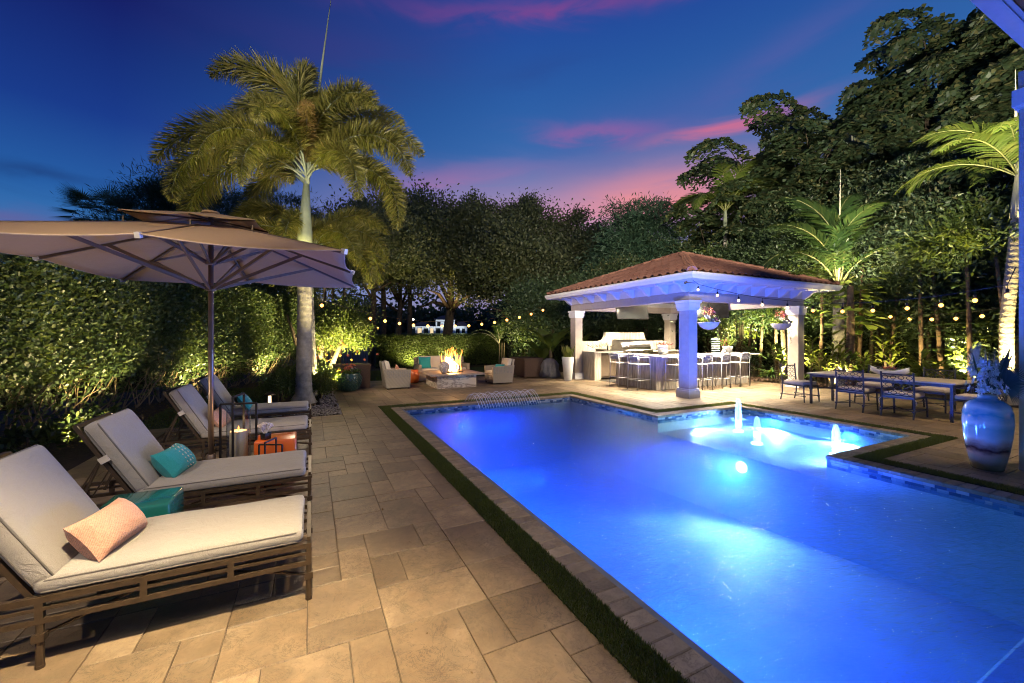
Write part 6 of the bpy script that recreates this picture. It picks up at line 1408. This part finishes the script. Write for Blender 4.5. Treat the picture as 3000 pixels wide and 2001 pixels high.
for k, (x, y, hh) in enumerate([(4.06,27.0,9),(6.0,28.3,10)]):
    t = thing('bare_trunk', ('thin dark tree trunk seen left of the white villa', 'thin dark tree trunk just left of the lit street lamp')[k], 'tree', (x, y, -.03), 0, 'thin dark trunks beyond the fence'); b = MB(); b.tube([(0,0,0),(.1,0,3),(.0,.1,hh)], [.22,.17,.08], 8); b.build('trunk', M['bark'], t, smooth=True)
    P, O = crown_points(9000, (0,0,hh*.75), (2.2,2.2,hh*.3), 40, .45); leafcloud('crown', P, O, .15, .07, M['oak'], t)
# conifer and dense trees behind the pavilion
t = thing('cypress_tree', 'soft drooping conifer behind the left slope of the pavilion roof', 'tree', (17.6, 18.6, -.03)); b = MB(); b.tube([(0,0,0),(0,0,9.8)], [.2,.03], 8); b.build('trunk', M['bark'], t)
P, O = crown_points(34000, (0,0,5.4), (2.8,2.8,4.7), 130, .42, .35); leafcloud('crown', P, O, .32, .06, M['pine'], t, up=.05, droop=.35, rnd=.6)
# fishtail palms
def fishtail_mesh(seed):
    rng = np.random.default_rng(seed); n = 20; t = np.linspace(0,1,n); e = R(62)+(R(-48)-R(62))*t**1.3; L = 3.4; ds = L/(n-1); X = np.concatenate([[0], np.cumsum(np.cos(e[:-1])*ds)]); Z = np.concatenate([[0], np.cumsum(np.sin(e[:-1])*ds)])
    A = []; 
    for q in range(15):
        tt = .16+.84*q/14
        for sg in (-1, 1):
            c = np.array([np.interp(tt,t,X), 0, np.interp(tt,t,Z)]); ee = np.interp(tt,t,e); T = np.array([math.cos(ee),0,math.sin(ee)]); d = T*.75+np.array([0,sg,0])*.9; d /= np.linalg.norm(d); Lp = 1.15*math.sin(PI*(.15+.8*tt))**.8*rng.uniform(.85,1.1); m = 13
            s_ = np.linspace(.12,1,m); C = c+d*s_[:,None]*Lp+np.array([0,0,-1])*(s_[:,None]**2)*Lp*rng.uniform(.35,.75)
            for sd in (-1, 1):
                w = np.cross(d, [0,0,1.]); w /= np.linalg.norm(w); D = d*.7+w*sd*.7+[0,0,-.35]+rng.normal(0,.22,(m,3)); D = norm(D); S_ = norm(np.cross(D, rng.normal(0,.5,(m,3))+[0,0,1])); l = rng.uniform(.17,.27,m)[:,None]; ww = rng.uniform(.05,.085,m)[:,None]
                V = np.stack([C, C+D*l-S_*ww, C+D*l*1.12+S_*ww*.2, C+D*l*.9+S_*ww], 1).reshape(-1,3); i = np.arange(m)[:,None]*4; A.append((V, np.concatenate([i+[[0,2,1]], i+[[0,3,2]]], 0)))
    V, F = joinVF(A); nl = len(F); rr = .03*(1-.85*t); Vr = np.stack([np.stack([X-np.sin(e)*np.sin(a)*rr, np.cos(a)*rr, Z+np.cos(e)*np.sin(a)*rr], 1) for a in (0,2.1,4.2)], 1).reshape(-1,3); Fr = []
    for a in range(n-1):
        for q in range(3): q2 = (q+1) % 3; Fr += [[a*3+q,a*3+q2,(a+1)*3+q2],[a*3+q,(a+1)*3+q2,(a+1)*3+q]]
    Fr = np.array(Fr)+len(V); o = npmesh('fishtail_frond', np.concatenate([V,Vr]), np.concatenate([F,Fr]), None, mi=np.concatenate([np.zeros(nl,int), np.ones(len(Fr),int)]), mats=[M['fishtail'], M['stem']]); me = o.data; bpy.data.objects.remove(o); return me
fm = [fishtail_mesh(50+i) for i in range(3)]
FT = [(19.4,12.8,13.0,'fishtail palm at the left edge of the tall dark stand'), (21.3,10.6,13.0,'fishtail palm left of centre in the tall dark stand, drooping over the sky'), (22.4,9.4,11.4,'fishtail palm low in the middle of the tall dark stand'), (22.6,7.2,16.6,'tallest fishtail palm, its plumes at the top edge of the photo'), (21.0,6.6,9.2,'short fishtail palm lit by the garden lamps behind the dining table'), (22.0,4.4,15.6,'fishtail palm rising behind the house gutter'), (20.3,3.0,12.0,'fishtail palm behind the house column'), (24.0,11.6,16.0,'fishtail palm deep in the dark stand behind the coconut palm'), (23.6,8.6,14.2,'fishtail palm filling the stand behind the coconut palm spear'), (23.4,6.0,16.2,'fishtail palm at the very top of the stand, left of the gutter'), (22.6,3.0,14.6,'fishtail palm low behind the gutter corner'), (20.4,10.6,14.2,'fishtail palm between the roof ridge and the tallest of the stand'), (19.0,14.8,9.0,'low fishtail palm behind the pavilion ridge')]
for k, (x, y, hh, lb) in enumerate(FT):
    t = thing('fishtail_palm', lb, 'palm tree', (x, y, -.03), 0, 'tall stand of fishtail palms'); 
    for q in range(3):
        a = q*2.1+k; b = MB(); b.tube([(.3*math.cos(a),.3*math.sin(a),0),(.4*math.cos(a),.4*math.sin(a),hh*.4),(.7*math.cos(a),.7*math.sin(a),hh*(.72-.12*q))], [.10,.08,.06], 7); b.build('trunk', M['bark'], t, smooth=True)
    nf = 33 if hh > 11 else 26
    for i in range(nf):
        z = hh*(.30+.55*(i/nf))+rp.uniform(-.3,.3); a = i*137.5+rp.uniform(-15,15); rr = .5; frond(fm[i % 3], t, (rr*math.cos(R(a)), rr*math.sin(R(a)), z-1.2), a, rp.uniform(-14,16)+(14 if i > nf-5 else 0), rp.uniform(-8,8), rp.uniform(.85,1.1))
# dark understorey trees / bamboo thicket
def bushy(name, label, cat, x, y, hh, rad, n, m, L, W, group=None, z0=.2, ncl=60, shape=4, trunks=2, up=.2, clr=.3, rz=1.0, droop=0):
    t = thing(name, label, cat, (x, y, -.03), 0, group)
    for q in range(trunks):
        a = rp.uniform(0,2*PI); r = rad*.2*rp.uniform(0,1); b = MB(); b.tube([(r*math.cos(a),r*math.sin(a),0),(r*math.cos(a)*1.6,r*math.sin(a)*1.6,hh*.5),(r*2*math.cos(a),r*2*math.sin(a),hh*.85)], [.05*hh**.5*.6,.04*hh**.5*.5,.012], 6); b.build('stem' if hh < 3 else 'trunk', M['stem'], t, smooth=True)
    P, O = crown_points(n, (0,0,(hh+z0)/2), (rad,rad*rz,(hh-z0)/2), ncl, clr, .35); leafcloud('foliage' if hh < 3 else 'crown', P, O, L, W, M[m], t, shape, up=up, droop=droop); return t
tl = [(16.6,5.8,5.2,1.7),(17.2,4.2,5.0,1.6),(17.6,2.4,5.4,1.7),(17.0,7.6,5.4,1.7),(17.2,9.6,6.2,1.9),(16.8,11.6,5.6,1.8),(16.4,13.6,5.0,1.9),(14.4,15.4,4.8,1.9),(12.2,16.2,4.8,1.8),(10.6,17.4,4.6,1.8),(18.9,6.2,8.0,2.0),(19.2,8.6,8.4,2.1),(18.9,4.0,8.0,2.0),(19.2,11.0,8.0,2.1),(17.8,0.9,6.8,1.8),(18.4,16.2,7.4,2.2),(15.4,18.2,6.6,2.2)]
tn = ['behind the middle of the dining table','behind the near half of the dining table','behind the house column, low down','left of the coconut palm foot','right of the pavilion, behind the big-leaf climber','seen under the pavilion beam at the right','seen under the pavilion beam behind the television','seen through the pavilion behind the grill','seen through the pavilion left of the grill','behind the banana leaves','tall and dark behind the festoon bulbs','tall and dark above the coconut palm','tall and dark above the right festoon bulbs','tall and dark right of the roof','behind the big vase','tall and dark over the pavilion hip','dark and round over the left pavilion eave']
for (x,y,hh,rad), lb in zip(tl, tn):
    bushy('understorey_tree', 'leafy dark tree '+lb, 'tree', x+(1.3 if x < 17.8 and y < 9 else 0), y, hh, rad, 23000, 'fishtail' if hh > 6.5 else 'shrub' if False else 'palmd', .155, .062, 'leafy dark trees round the garden', .25, 80, trunks=3, clr=.46, droop=.2)
ordn = ['first','second','third','fourth','fifth','sixth','seventh','eighth','ninth','tenth','eleventh','twelfth','thirteenth','fourteenth','fifteenth','sixteenth']
for k in range(16):
    x = 15.9+rp.uniform(0,1.4); y = 2.3+k*.66+rp.uniform(-.2,.2); hz_ = rp.uniform(3.4,4.6); t = thing('slender_tree', 'slender brown trunked tree, '+ordn[15-k]+' from the pavilion in the bed behind the table', 'tree', (x, y, -.03), 0, 'slender trees in the planting'); b = MB(); tx, ty = rp.uniform(-.3,.3), rp.uniform(-.3,.3); b.tube([(0,0,0),(tx*.3+rp.uniform(-.08,.08),ty*.4,1.8),(tx,ty,hz_)], [rp.uniform(.05,.085),.055,.035], 7); b.build('trunk', mat('brown_trunk', (.19,.12,.07), .85, var=.35, nscale=8, bmp=.9, bscale=18, bd=.04) if k == 0 else bpy.data.materials['brown_trunk'], t, smooth=True)
    P, O = crown_points(3600 if not 5.4 < y < 9.6 else 500, (tx,ty,hz_+.2), (.95,.95,.9), 26, .24, .3); leafcloud('crown', P, O, .17, .06, M['palmd' if k % 3 else 'shrub'], t, up=.1, droop=.2)
t = thing('boundary_hedge', 'dark overgrown hedge closing the garden behind the right-hand trees', 'hedge', (0,0,0)); n = 60000; s = RNG.uniform(0,1,n); seg = RNG.uniform(0,1,n) < .62
x = np.where(seg, 20.3+RNG.normal(0,.35,n), 9.8+s*11); y = np.where(seg, -4+s*24, 19.9+RNG.normal(0,.3,n)); z = RNG.uniform(0,1,n)*4.3+RNG.normal(0,.25,n); P = np.stack([x,y,np.maximum(z,.02)],1)
V, F = leafverts(P, rdir(n)+[-.4,-.3,.1], rdir(n), RNG.uniform(.14,.26,n), RNG.uniform(.08,.14,n), .15, .5); tag(npmesh('foliage', V, F, M['palmd'], t), kind='stuff')
b = MB(); b.box(20.5,21.1,-4,20.6,0,3.9); b.box(9.8,20.5,20.1,20.6,0,3.9); b.build('inner_mass', bpy.data.materials['hedge_core'], t)
# variegated big-leaf climber on a trunk
t = thing('pothos_climber', 'climber with huge yellow-green leaves on a thick trunk right of the pavilion', 'climbing plant', (14.95, 6.70, -.03)); b = MB(); b.tube([(0,0,0),(.03,0,1.6),(0,0,3.2)], [.12,.11,.08], 10); b.build('trunk', bpy.data.materials['brown_trunk'], t, smooth=True)
n = 95; a = RNG.uniform(0,2*PI,n); z = RNG.uniform(1.9,3.5,n); C = np.stack([.12*np.cos(a), .12*np.sin(a), z], 1); D = np.stack([np.cos(a), np.sin(a), RNG.uniform(-.3,.3,n)], 1); C = C+D*RNG.uniform(.1,.55,n)[:,None]; V, F = leafverts(C, D+[0,0,-.3], np.tile([0,0,1.],(n,1))+rdir(n)*.4, RNG.uniform(.24,.44,n), RNG.uniform(.18,.32,n), .12, .45, 6); npmesh('foliage', V, F, M['pothos'], t)
# cordylines, bromeliads, ferns along the right bed
def rosette(name, label, x, y, hh, n, L, W, m, group, z0=.15, spread=.12, up=.9, stems=3):
    t = thing(name, label, 'plant', (x, y, -.03), 0, group); b = MB(); Cs = []; Ds = []
    for q in range(stems):
        a = rp.uniform(0,2*PI); r = spread*rp.uniform(0,2); hx = r*math.cos(a); hy = r*math.sin(a); hz = hh*rp.uniform(.5,1) if stems > 1 else hh; b.tube([(hx*.3,hy*.3,0),(hx,hy,hz)], [.018,.012], 5); k = n//stems
        aa = RNG.uniform(0,2*PI,k); zz = hz-RNG.uniform(0,.45,k)*hz; Cs.append(np.stack([np.full(k,hx), np.full(k,hy), zz], 1)); Ds.append(np.stack([np.cos(aa), np.sin(aa), RNG.uniform(.1,1.5,k)*up], 1))
    b.build('stem', M['stem'], t); C = np.concatenate(Cs); D = norm(np.concatenate(Ds)); k = len(C); Lr = RNG.uniform(.7,1.15,k)*L; S_ = norm(np.cross(D, [0,0,1.])); g = np.array([0,0,-1.])
    w = np.full((k,1), W); c1 = C+D*Lr[:,None]*.4; c2 = C+D*Lr[:,None]*.75+g*Lr[:,None]*.10; c3 = C+D*Lr[:,None]*.98+g*Lr[:,None]*.34
    V = np.stack([C-S_*w*.15, C+S_*w*.15, c1-S_*w*.5, c1+S_*w*.5, c2-S_*w*.38, c2+S_*w*.38, c3], 1).reshape(-1,3); i = np.arange(k)[:,None]*7; F = np.concatenate([i+[[0,1,3]], i+[[0,3,2]], i+[[2,3,5]], i+[[2,5,4]], i+[[4,5,6]]], 0); npmesh('foliage', V, F, M[m], t); return t
RB = [('cordyline', 'yellow-lit cordyline just right of the pavilion column', 14.75,7.1,1.5,90,.5,.085,'yellowleaf'), ('cordyline', 'tall cordyline behind the far head of the table', 14.9,6.4,1.35,80,.5,.09,'shrub'), ('bromeliad', 'spiky pale yellow bromeliad behind the middle of the table', 14.1,5.35,.5,46,.75,.06,'yellowleaf'), ('cordyline', 'broad-leaved cordyline behind the boat bowl', 14.4,4.9,1.1,90,.55,.10,'shrub'), ('cordyline', 'leafy cordyline right of the boat bowl', 14.35,4.3,.9,80,.6,.10,'yellowleaf'), ('ginger', 'dark leafy plant behind the near half of the table', 15.6,2.6,1.0,80,.5,.09,'palmd'), ('ginger', 'dark leafy plant beside the pale palm trunk', 15.9,3.9,1.1,80,.5,.09,'palmd'), ('cordyline', 'golden cordyline with upright leaves behind the climber trunk', 15.2,7.9,1.7,90,.5,.085,'yellowleaf'), ('bromeliad', 'low bromeliad at the patio edge by the column', 14.6,7.8,.3,40,.5,.05,'shrub'), ('ginger', 'leafy green plant seen beneath the right hanging bowl', 15.3,9.0,1.5,100,.5,.09,'shrub'), ('ginger', 'leafy green plant seen right of the bar stools', 15.6,10.2,1.3,100,.5,.09,'palmd'), ('fern', 'fern behind the right end of the bar', 15.0,10.6,.4,60,.6,.06,'palm'), ('fern', 'fern with broad fronds right of the bar', 14.6,9.0,.35,50,.55,.08,'palm'), ('cordyline', 'dark cordyline between climber and palm', 15.4,5.9,1.9,90,.5,.08,'yellowleaf'), ('ginger', 'dark leafy plant at the end of the bed by the house', 14.9,1.9,1.2,80,.5,.09,'palmd'), ('ginger', 'leafy plant seen behind the faucet', 14.9,13.6,1.9,110,.5,.09,'shrub')]
for nm, lb, x, y, hh, n, L, W, m in RB: rosette(nm, lb, x, y, hh, n, L, W, m, 'mixed plants in the bed on the right', stems=1 if nm in ('bromeliad','fern') else 5, spread=.18, up=.55 if nm in ('bromeliad','fern') else .9)
# norfolk pine
t = thing('norfolk_pine', 'norfolk island pine with flat bright green tiers left of the pale palm', 'pine tree', (16.4, 4.55, -.03)); b = MB(); b.tube([(0,0,0),(0,0,4.1)], [.06,.01], 8); b.build('trunk', M['stem'], t)
for q in range(9):
    z = .9+q*.36; Lb = 1.45*(1-q/11)
    for j in range(6):
        a = j*PI/3+q*.5; n = 150; u = RNG.uniform(.08,1,n); sd = RNG.choice([-1,1],n); C = np.stack([np.cos(a)*u*Lb, np.sin(a)*u*Lb, z+.12*u-.20*u*u], 1); w = np.array([-math.sin(a), math.cos(a), 0]); D = np.array([math.cos(a), math.sin(a), .15])*.7+w*sd[:,None]*.8+rdir(n)*.12
        V, F = leafverts(C, D, np.tile([0,0,1.],(n,1)), .24*(1.1-u*.6), np.full(n,.022), .1, .4); npmesh('branch', V, F, M['norfolk'], t)
# bananas and broad leaves by the left pavilion column
def banana(label, x, y, n, hh, L, rz=0):
    t = thing('banana_plant', label, 'plant', (x, y, -.03), rz, 'banana plants by the left column'); b = MB(); b.tube([(0,0,0),(.03,0,hh*.5)], [.09,.06], 8); b.build('stem', M['stem'], t)
    for q in range(n):
        a = q*2.4+.4; e0 = R(rp.uniform(58,80)); e1 = R(rp.uniform(-45,10)); m = 12; X = 0; Z = hh*.42; pts = []
        for i in range(m+1):
            e = e0+(e1-e0)*(i/m)**1.3; pts.append((X, Z, e)); X += math.cos(e)*L/m; Z += math.sin(e)*L/m
        V = []; F = []; w0 = .23
        for i, (X, Z, e) in enumerate(pts):
            u = i/m; w = w0*math.sin(PI*min(1, max(0,(u-.18)/.82)))**.55 if u > .18 else .015
            for k, s_ in enumerate((-1,-.5,0,.5,1)): V.append((X-math.sin(e)*abs(s_)*w*.35*-1, s_*w, Z+abs(s_)*w*.25+rp.uniform(-.012,.012)))
        for i in range(m):
            for k in range(4):
                if rp.random() < .12 and k in (0,3): continue
                F.append((i*5+k, i*5+k+1, (i+1)*5+k+1, (i+1)*5+k))
        b = MB(); b.add(V, F); o = b.build('leaf', M['bananaleaf'], t, smooth=True); o.rotation_euler.z = a
    return t
banana('banana plant with torn pale leaves left of the left pavilion column', 8.95, 14.5, 8, 2.1, 1.7, 2.6); banana('low banana plant with wide dark leaves behind the storage box', 9.0, 15.3, 6, 1.0, 1.5, 3.4); banana('banana leaf seen through the pavilion at its left', 10.6, 14.9, 5, 2.2, 1.4)
# areca palm over the far hedge, other small shrubs
ar = frond_mesh('palm_frond', 1.9, R(72), R(-30), 30, .42, .035, M['palm'], 'flat', .4, .014, 77, .15)
for k, (x, y, hh, lb) in enumerate([(8.9,19.6,1.6,'feathery areca palm above the low hedge, left of the banana'), (10.4,19.8,1.3,'small areca palm behind the storage box')]):
    t = thing('areca_palm', lb, 'palm tree', (x, y, -.03), 0, 'areca palms by the low hedge')
    for q in range(3): b = MB(); b.tube([(q*.12,0,0),(q*.15,0,hh*.8)], [.04,.03], 6); b.build('trunk', M['stem'], t)
    for i in range(11): frond(ar, t, (0,0,hh*.75), i*77, rp.uniform(-20,22), 0, rp.uniform(.85,1.1))
rosette('ginger', 'bright broad-leaved plant lit by the lamp behind the storage box', 8.3, 16.4, 1.0, 110, .4, .10, 'yellowleaf', None, stems=6, spread=.25)
# low clipped hedge at the far end
t = thing('low_hedge', 'low clipped hedge across the far end of the lawn, lit yellow from below', 'hedge', (2.9, 21.4, -.03)); n = 34000; x = RNG.uniform(0,10.5,n); z = RNG.uniform(.05,1.62,n)**1; top = RNG.uniform(0,1,n) < .25; y = -np.abs(RNG.normal(0,.12,n))*-1; y = np.where(top, RNG.uniform(0,.9,n), np.abs(RNG.normal(0,.12,n))); z = np.where(top, 1.6+RNG.normal(0,.05,n), z)
V, F = leafverts(np.stack([x,y,z],1), np.stack([RNG.normal(0,.6,n), -np.ones(n)*.5, RNG.normal(.3,.5,n)], 1), rdir(n), RNG.uniform(.06,.11,n), RNG.uniform(.035,.06,n), .15, .5); tag(npmesh('foliage', V, F, M['ficus'], t), kind='stuff'); b = MB(); b.box(.05,10.4,.22,.9,0,1.5); b.build('inner_mass', bpy.data.materials['hedge_core'], t)
# fence
t = thing('iron_fence', 'black iron picket fence between flowering shrub and low hedge', 'fence', (.6, 21.2, -.03))
for z in (.2, 1.25): b = MB(); b.bar((0,0,z),(2.3,0,z),.03); b.build('rail', M['dark'], t)
for i in range(20): b = MB(); b.bar((i*.12,0,0),(i*.12,0,1.35),.018 if i % 10 else .05); b.build('picket' if i % 10 else 'post', M['dark'], t)
# flowering shrub tree, lit, with leaning trunks
t = thing('flowering_tree', 'small yellow-lit tree with leaning trunks and red blossoms behind the green pot', 'tree', (.75, 15.4, -.03))
for pts in ([(-.55,.2,0),(-.75,.2,1.1),(-1.05,.2,2.5)], [(-.35,.2,0),(.1,.1,1.2),(.45,0,2.4)], [(-.5,.1,0),(-.45,.2,1.5),(-.3,.1,3.2)], [(-.5,.2,0),(-1.2,.5,1.4),(-1.5,.6,2.4)]):
    b = MB(); b.tube(pts, [.11,.08,.03], 8); b.build('trunk', M['bark'], t, smooth=True)
P, O = crown_points(15000, (.10,-.35,1.65), (1.0,.9,1.35), 80, .22, .2); leafcloud('crown', P, O, .085, .05, M['shrub'], t, up=.2)
P = []
for k in range(26): c = (.15+rp.gauss(0,.6), -1.0+rp.gauss(0,.2), 1.2+rp.gauss(0,.5)); P.append(flower(None, c, 6, .05, .035, (rp.gauss(0,.5),-1,.3), .3))
V, F = joinVF(P); npmesh('blossoms', V, F, M['coralp'], t)
bushy('shade_tree', 'dark leafy tree over the flowering shrub, right of the large palm', 'tree', .6, 17.6, 6.6, 2.3, 20000, 'oak', .12, .055, None, 2.0, 80, trunks=3, clr=.34)
bushy('shade_tree', 'dark leafy tree at the far end of the tall hedge, behind the palm trunk', 'tree', -1.4, 19.6, 5.6, 2.0, 15000, 'oak', .12, .055, None, 1.0, 70, trunks=2, clr=.34)
# shrubs in the palm island bed
for k, (x,y,hh,rad,lb) in enumerate([(.22,11.75,.6,.3,'right of the large palm trunk'),(-.7,11.5,.65,.42,'left of the large palm trunk'),(.25,12.3,.75,.38,'behind the large palm trunk'),(.1,13.3,.95,.5,'left of the wicker planter'),(-.6,12.8,.8,.5,'in the middle of the palm bed'),(-.1,14.6,1.1,.6,'at the back of the palm bed')]):
    bushy('clusia_shrub', 'small leafy green shrub '+lb, 'shrub', x, y, hh, rad, 2400, 'ficus', .06, .035, 'small shrubs in the palm bed', .02, 30, trunks=3, clr=.10)
# pebbles round the palm bed edge
V0, F0 = [], []
bb = MB(); bb.ball((0,0,0), 1, 7, 4); v0 = np.array(bb.v); f0 = [list(f) for f in bb.f]; f3 = []
for f in f0: f3 += [[f[0],f[1],f[2]],[f[0],f[2],f[3]]]
f3 = np.array(f3); n = 1500; x = RNG.uniform(-.75,.55,n); y = RNG.uniform(9.25,10.6,n); k2 = 700; x[:k2] = RNG.uniform(.2,.56,k2); y[:k2] = RNG.uniform(9.3,14.0,k2); r = RNG.uniform(.018,.036,n)
sc3 = np.stack([r*RNG.uniform(1,1.5,n), r, r*.6], 1); aa = RNG.uniform(0,PI,n); ca, sa = np.cos(aa), np.sin(aa); VV = v0[None]*sc3[:,None]; VV = np.stack([VV[...,0]*ca[:,None]-VV[...,1]*sa[:,None], VV[...,0]*sa[:,None]+VV[...,1]*ca[:,None], VV[...,2]], -1)+np.stack([x,y,-.03+r*.5+RNG.uniform(0,.03,n)],1)[:,None]
tag(npmesh('pebbles', VV.reshape(-1,3), (f3[None]+(np.arange(n)*len(v0))[:,None,None]).reshape(-1,3), M['gravel'], smooth=True), 'rounded grey river pebbles edging the palm bed', 'pebbles', kind='stuff')
n = 1400; x = RNG.uniform(14.42,16,n); y = RNG.uniform(5.8,11,n); VV = v0[None]*(RNG.uniform(.02,.045,n)[:,None]*[1.2,1,.6])[:,None]+np.stack([x,y,np.full(n,-.02)],1)[:,None]
tag(npmesh('bark_chips', VV.reshape(-1,3), (f3[None]+(np.arange(n)*len(v0))[:,None,None]).reshape(-1,3), mat('bark_chip', (.09,.05,.03), .9, var=.5, nscale=5, world=True)), 'dark bark chips in the bed right of the pavilion', 'mulch', kind='stuff')
# small creeping plants at hedge foot near the house
for k, (x,y,lb) in enumerate([(-3.15,8.9,'by the mulch edge behind the second lounger'),(-3.35,7.7,'nearest the umbrella edge at the hedge foot')]): bushy('seedling_bush', 'low leafy seedling '+lb, 'plant', x, y, .45, .35, 420, 'clusia', .10, .05, 'seedlings at the hedge foot', .02, 16, shape=6, trunks=2, clr=.08)

# ================================================================== FAR BACKGROUND
spot((30, 112, 1.2), (.35, 1, .12), 5500, (.85, .95, 1), 70, .5); spot((41, 114, 1.2), (-.2, 1, .12), 4500, (.85, .95, 1), 70, .5)
t = thing('white_villa', 'distant white two-storey villa across the lake, with lit porch', 'house', (36.5, 127, 1.2)); t.rotation_euler.z = R(-16)
b = MB(); b.box(-9,-1,0,7,0,3.2); b.box(-1,5,0,8,0,5.4); b.box(5,9,0,7,0,3.4); b.build('wall', mat('villa_white', (.62,.64,.66), .8, world=True), t)
for (x0,x1,y0,y1,z) in ((-9.6,-1,-.6,7.6,3.2),(-1.6,5.6,-.6,8.6,5.4),(5,9.6,-.6,7.6,3.4)):
    b = MB(); cx, cy = (x0+x1)/2, (y0+y1)/2; b.add([(x0,y0,z),(x1,y0,z),(x1,y1,z),(x0,y1,z),(cx-1,cy,z+1.5),(cx+1,cy,z+1.5)], [(0,1,5,4),(1,2,5),(2,3,4,5),(3,0,4),(3,2,1,0)]); b.build('roof', mat('villa_roof', (.16,.09,.07), .8) if z == 3.2 else bpy.data.materials['villa_roof'], t)
for x, z, w, hh in [(-8,.6,1.2,2.0),(-6,.6,1.2,2.0),(-4,.6,1.2,2.0),(-2.2,.6,.9,2.0),(-.2,.4,1.4,2.3),(2,.4,1.4,2.3),(3.8,.4,.8,2.3),(0,3.3,1.1,1.5),(2.2,3.3,1.1,1.5),(4,3.3,.7,1.5),(6,.6,1.2,2),(7.8,.6,1,2)]:
    b = MB(); b.box(x-w/2-.08,x+w/2+.08,-.06,-.01,z-.08,z+hh+.08); f = b.build('window', M['trim'], t); b = MB(); b.box(x-w/2,x+w/2,-.09,-.065,z,z+hh); b.build('pane', M['winglow'] if x in (-6,-2.2,2) and z < 3 else M['tv'], f)
for k in range(5): b = MB(); b.box(-9+k*1.9,-8.7+k*1.9,-2.0,-1.7,0,2.9); b.build('porch_column', M['trim'], t)
b = MB(); b.box(-9.2,-1,-2.2,-.6,2.9,3.2); b.build('porch_roof', M['trim'], t)
t = thing('far_hedge', 'clipped hedge in front of the distant white villa', 'hedge', (32, 120, .6)); n = 9000; V, F = leafverts(np.stack([RNG.uniform(-9,14,n), RNG.uniform(-.6,.6,n), RNG.uniform(0,1.5,n)],1), rdir(n), rdir(n), np.full(n,.4), np.full(n,.3), .1, .5); tag(npmesh('foliage', V, F, M['oak'], t), kind='stuff')
t = thing('street_lamp', 'bright white lamp on the far side of the lake, left of the villa', 'street lamp', (25.0, 112, .4)); b = MB(); b.tube([(0,0,0),(0,0,5.4)], .07, 6); b.build('post', M['dark'], t); b = MB(); b.ball((0,0,5.5), .26, 10, 6); b.build('lamp_globe', M['farglow'], t)
for k in range(7):
    t = thing('shore_lamp', 'tiny warm lamp on the far shore left of the villa, '+ordn[k]+' from the left', 'lamp', (9.2+k*1.0, 108, .3), 0, 'row of tiny lamps on the far shore'); b = MB(); b.tube([(0,0,0),(0,0,3.2)], .05, 5); b.build('post', M['dark'], t); b = MB(); b.ball((0,0,3.25), .16, 8, 5); b.build('lamp_globe', M['farglow'] if k % 3 else M['bulb'], t)
n = 70000; P = []
K = [(rp.uniform(-75, 135), rp.uniform(135, 230), rp.uniform(7, 17)) for _ in range(170)]
K = [q for q in K if not (12 < q[0] < 70 and q[1] < 160)]
kk = RNG.integers(0, len(K), n); Ka = np.array(K)[kk]; d = rdir(n); r = RNG.uniform(.7,1,n)[:,None]; P = np.stack([Ka[:,0], Ka[:,1], Ka[:,2]*.55], 1)+d*r*np.stack([Ka[:,2]*.9, Ka[:,2]*.7, Ka[:,2]*.62],1); P[:,2] = np.maximum(P[:,2], .3)
V, F = leafverts(P, rdir(n)+d*.5, rdir(n), np.full(n,2.0), np.full(n,1.3), .1, .5); tag(npmesh('far_trees', V, F, M['oak']), 'distant line of trees on the far shore of the lake', 'trees', kind='stuff')
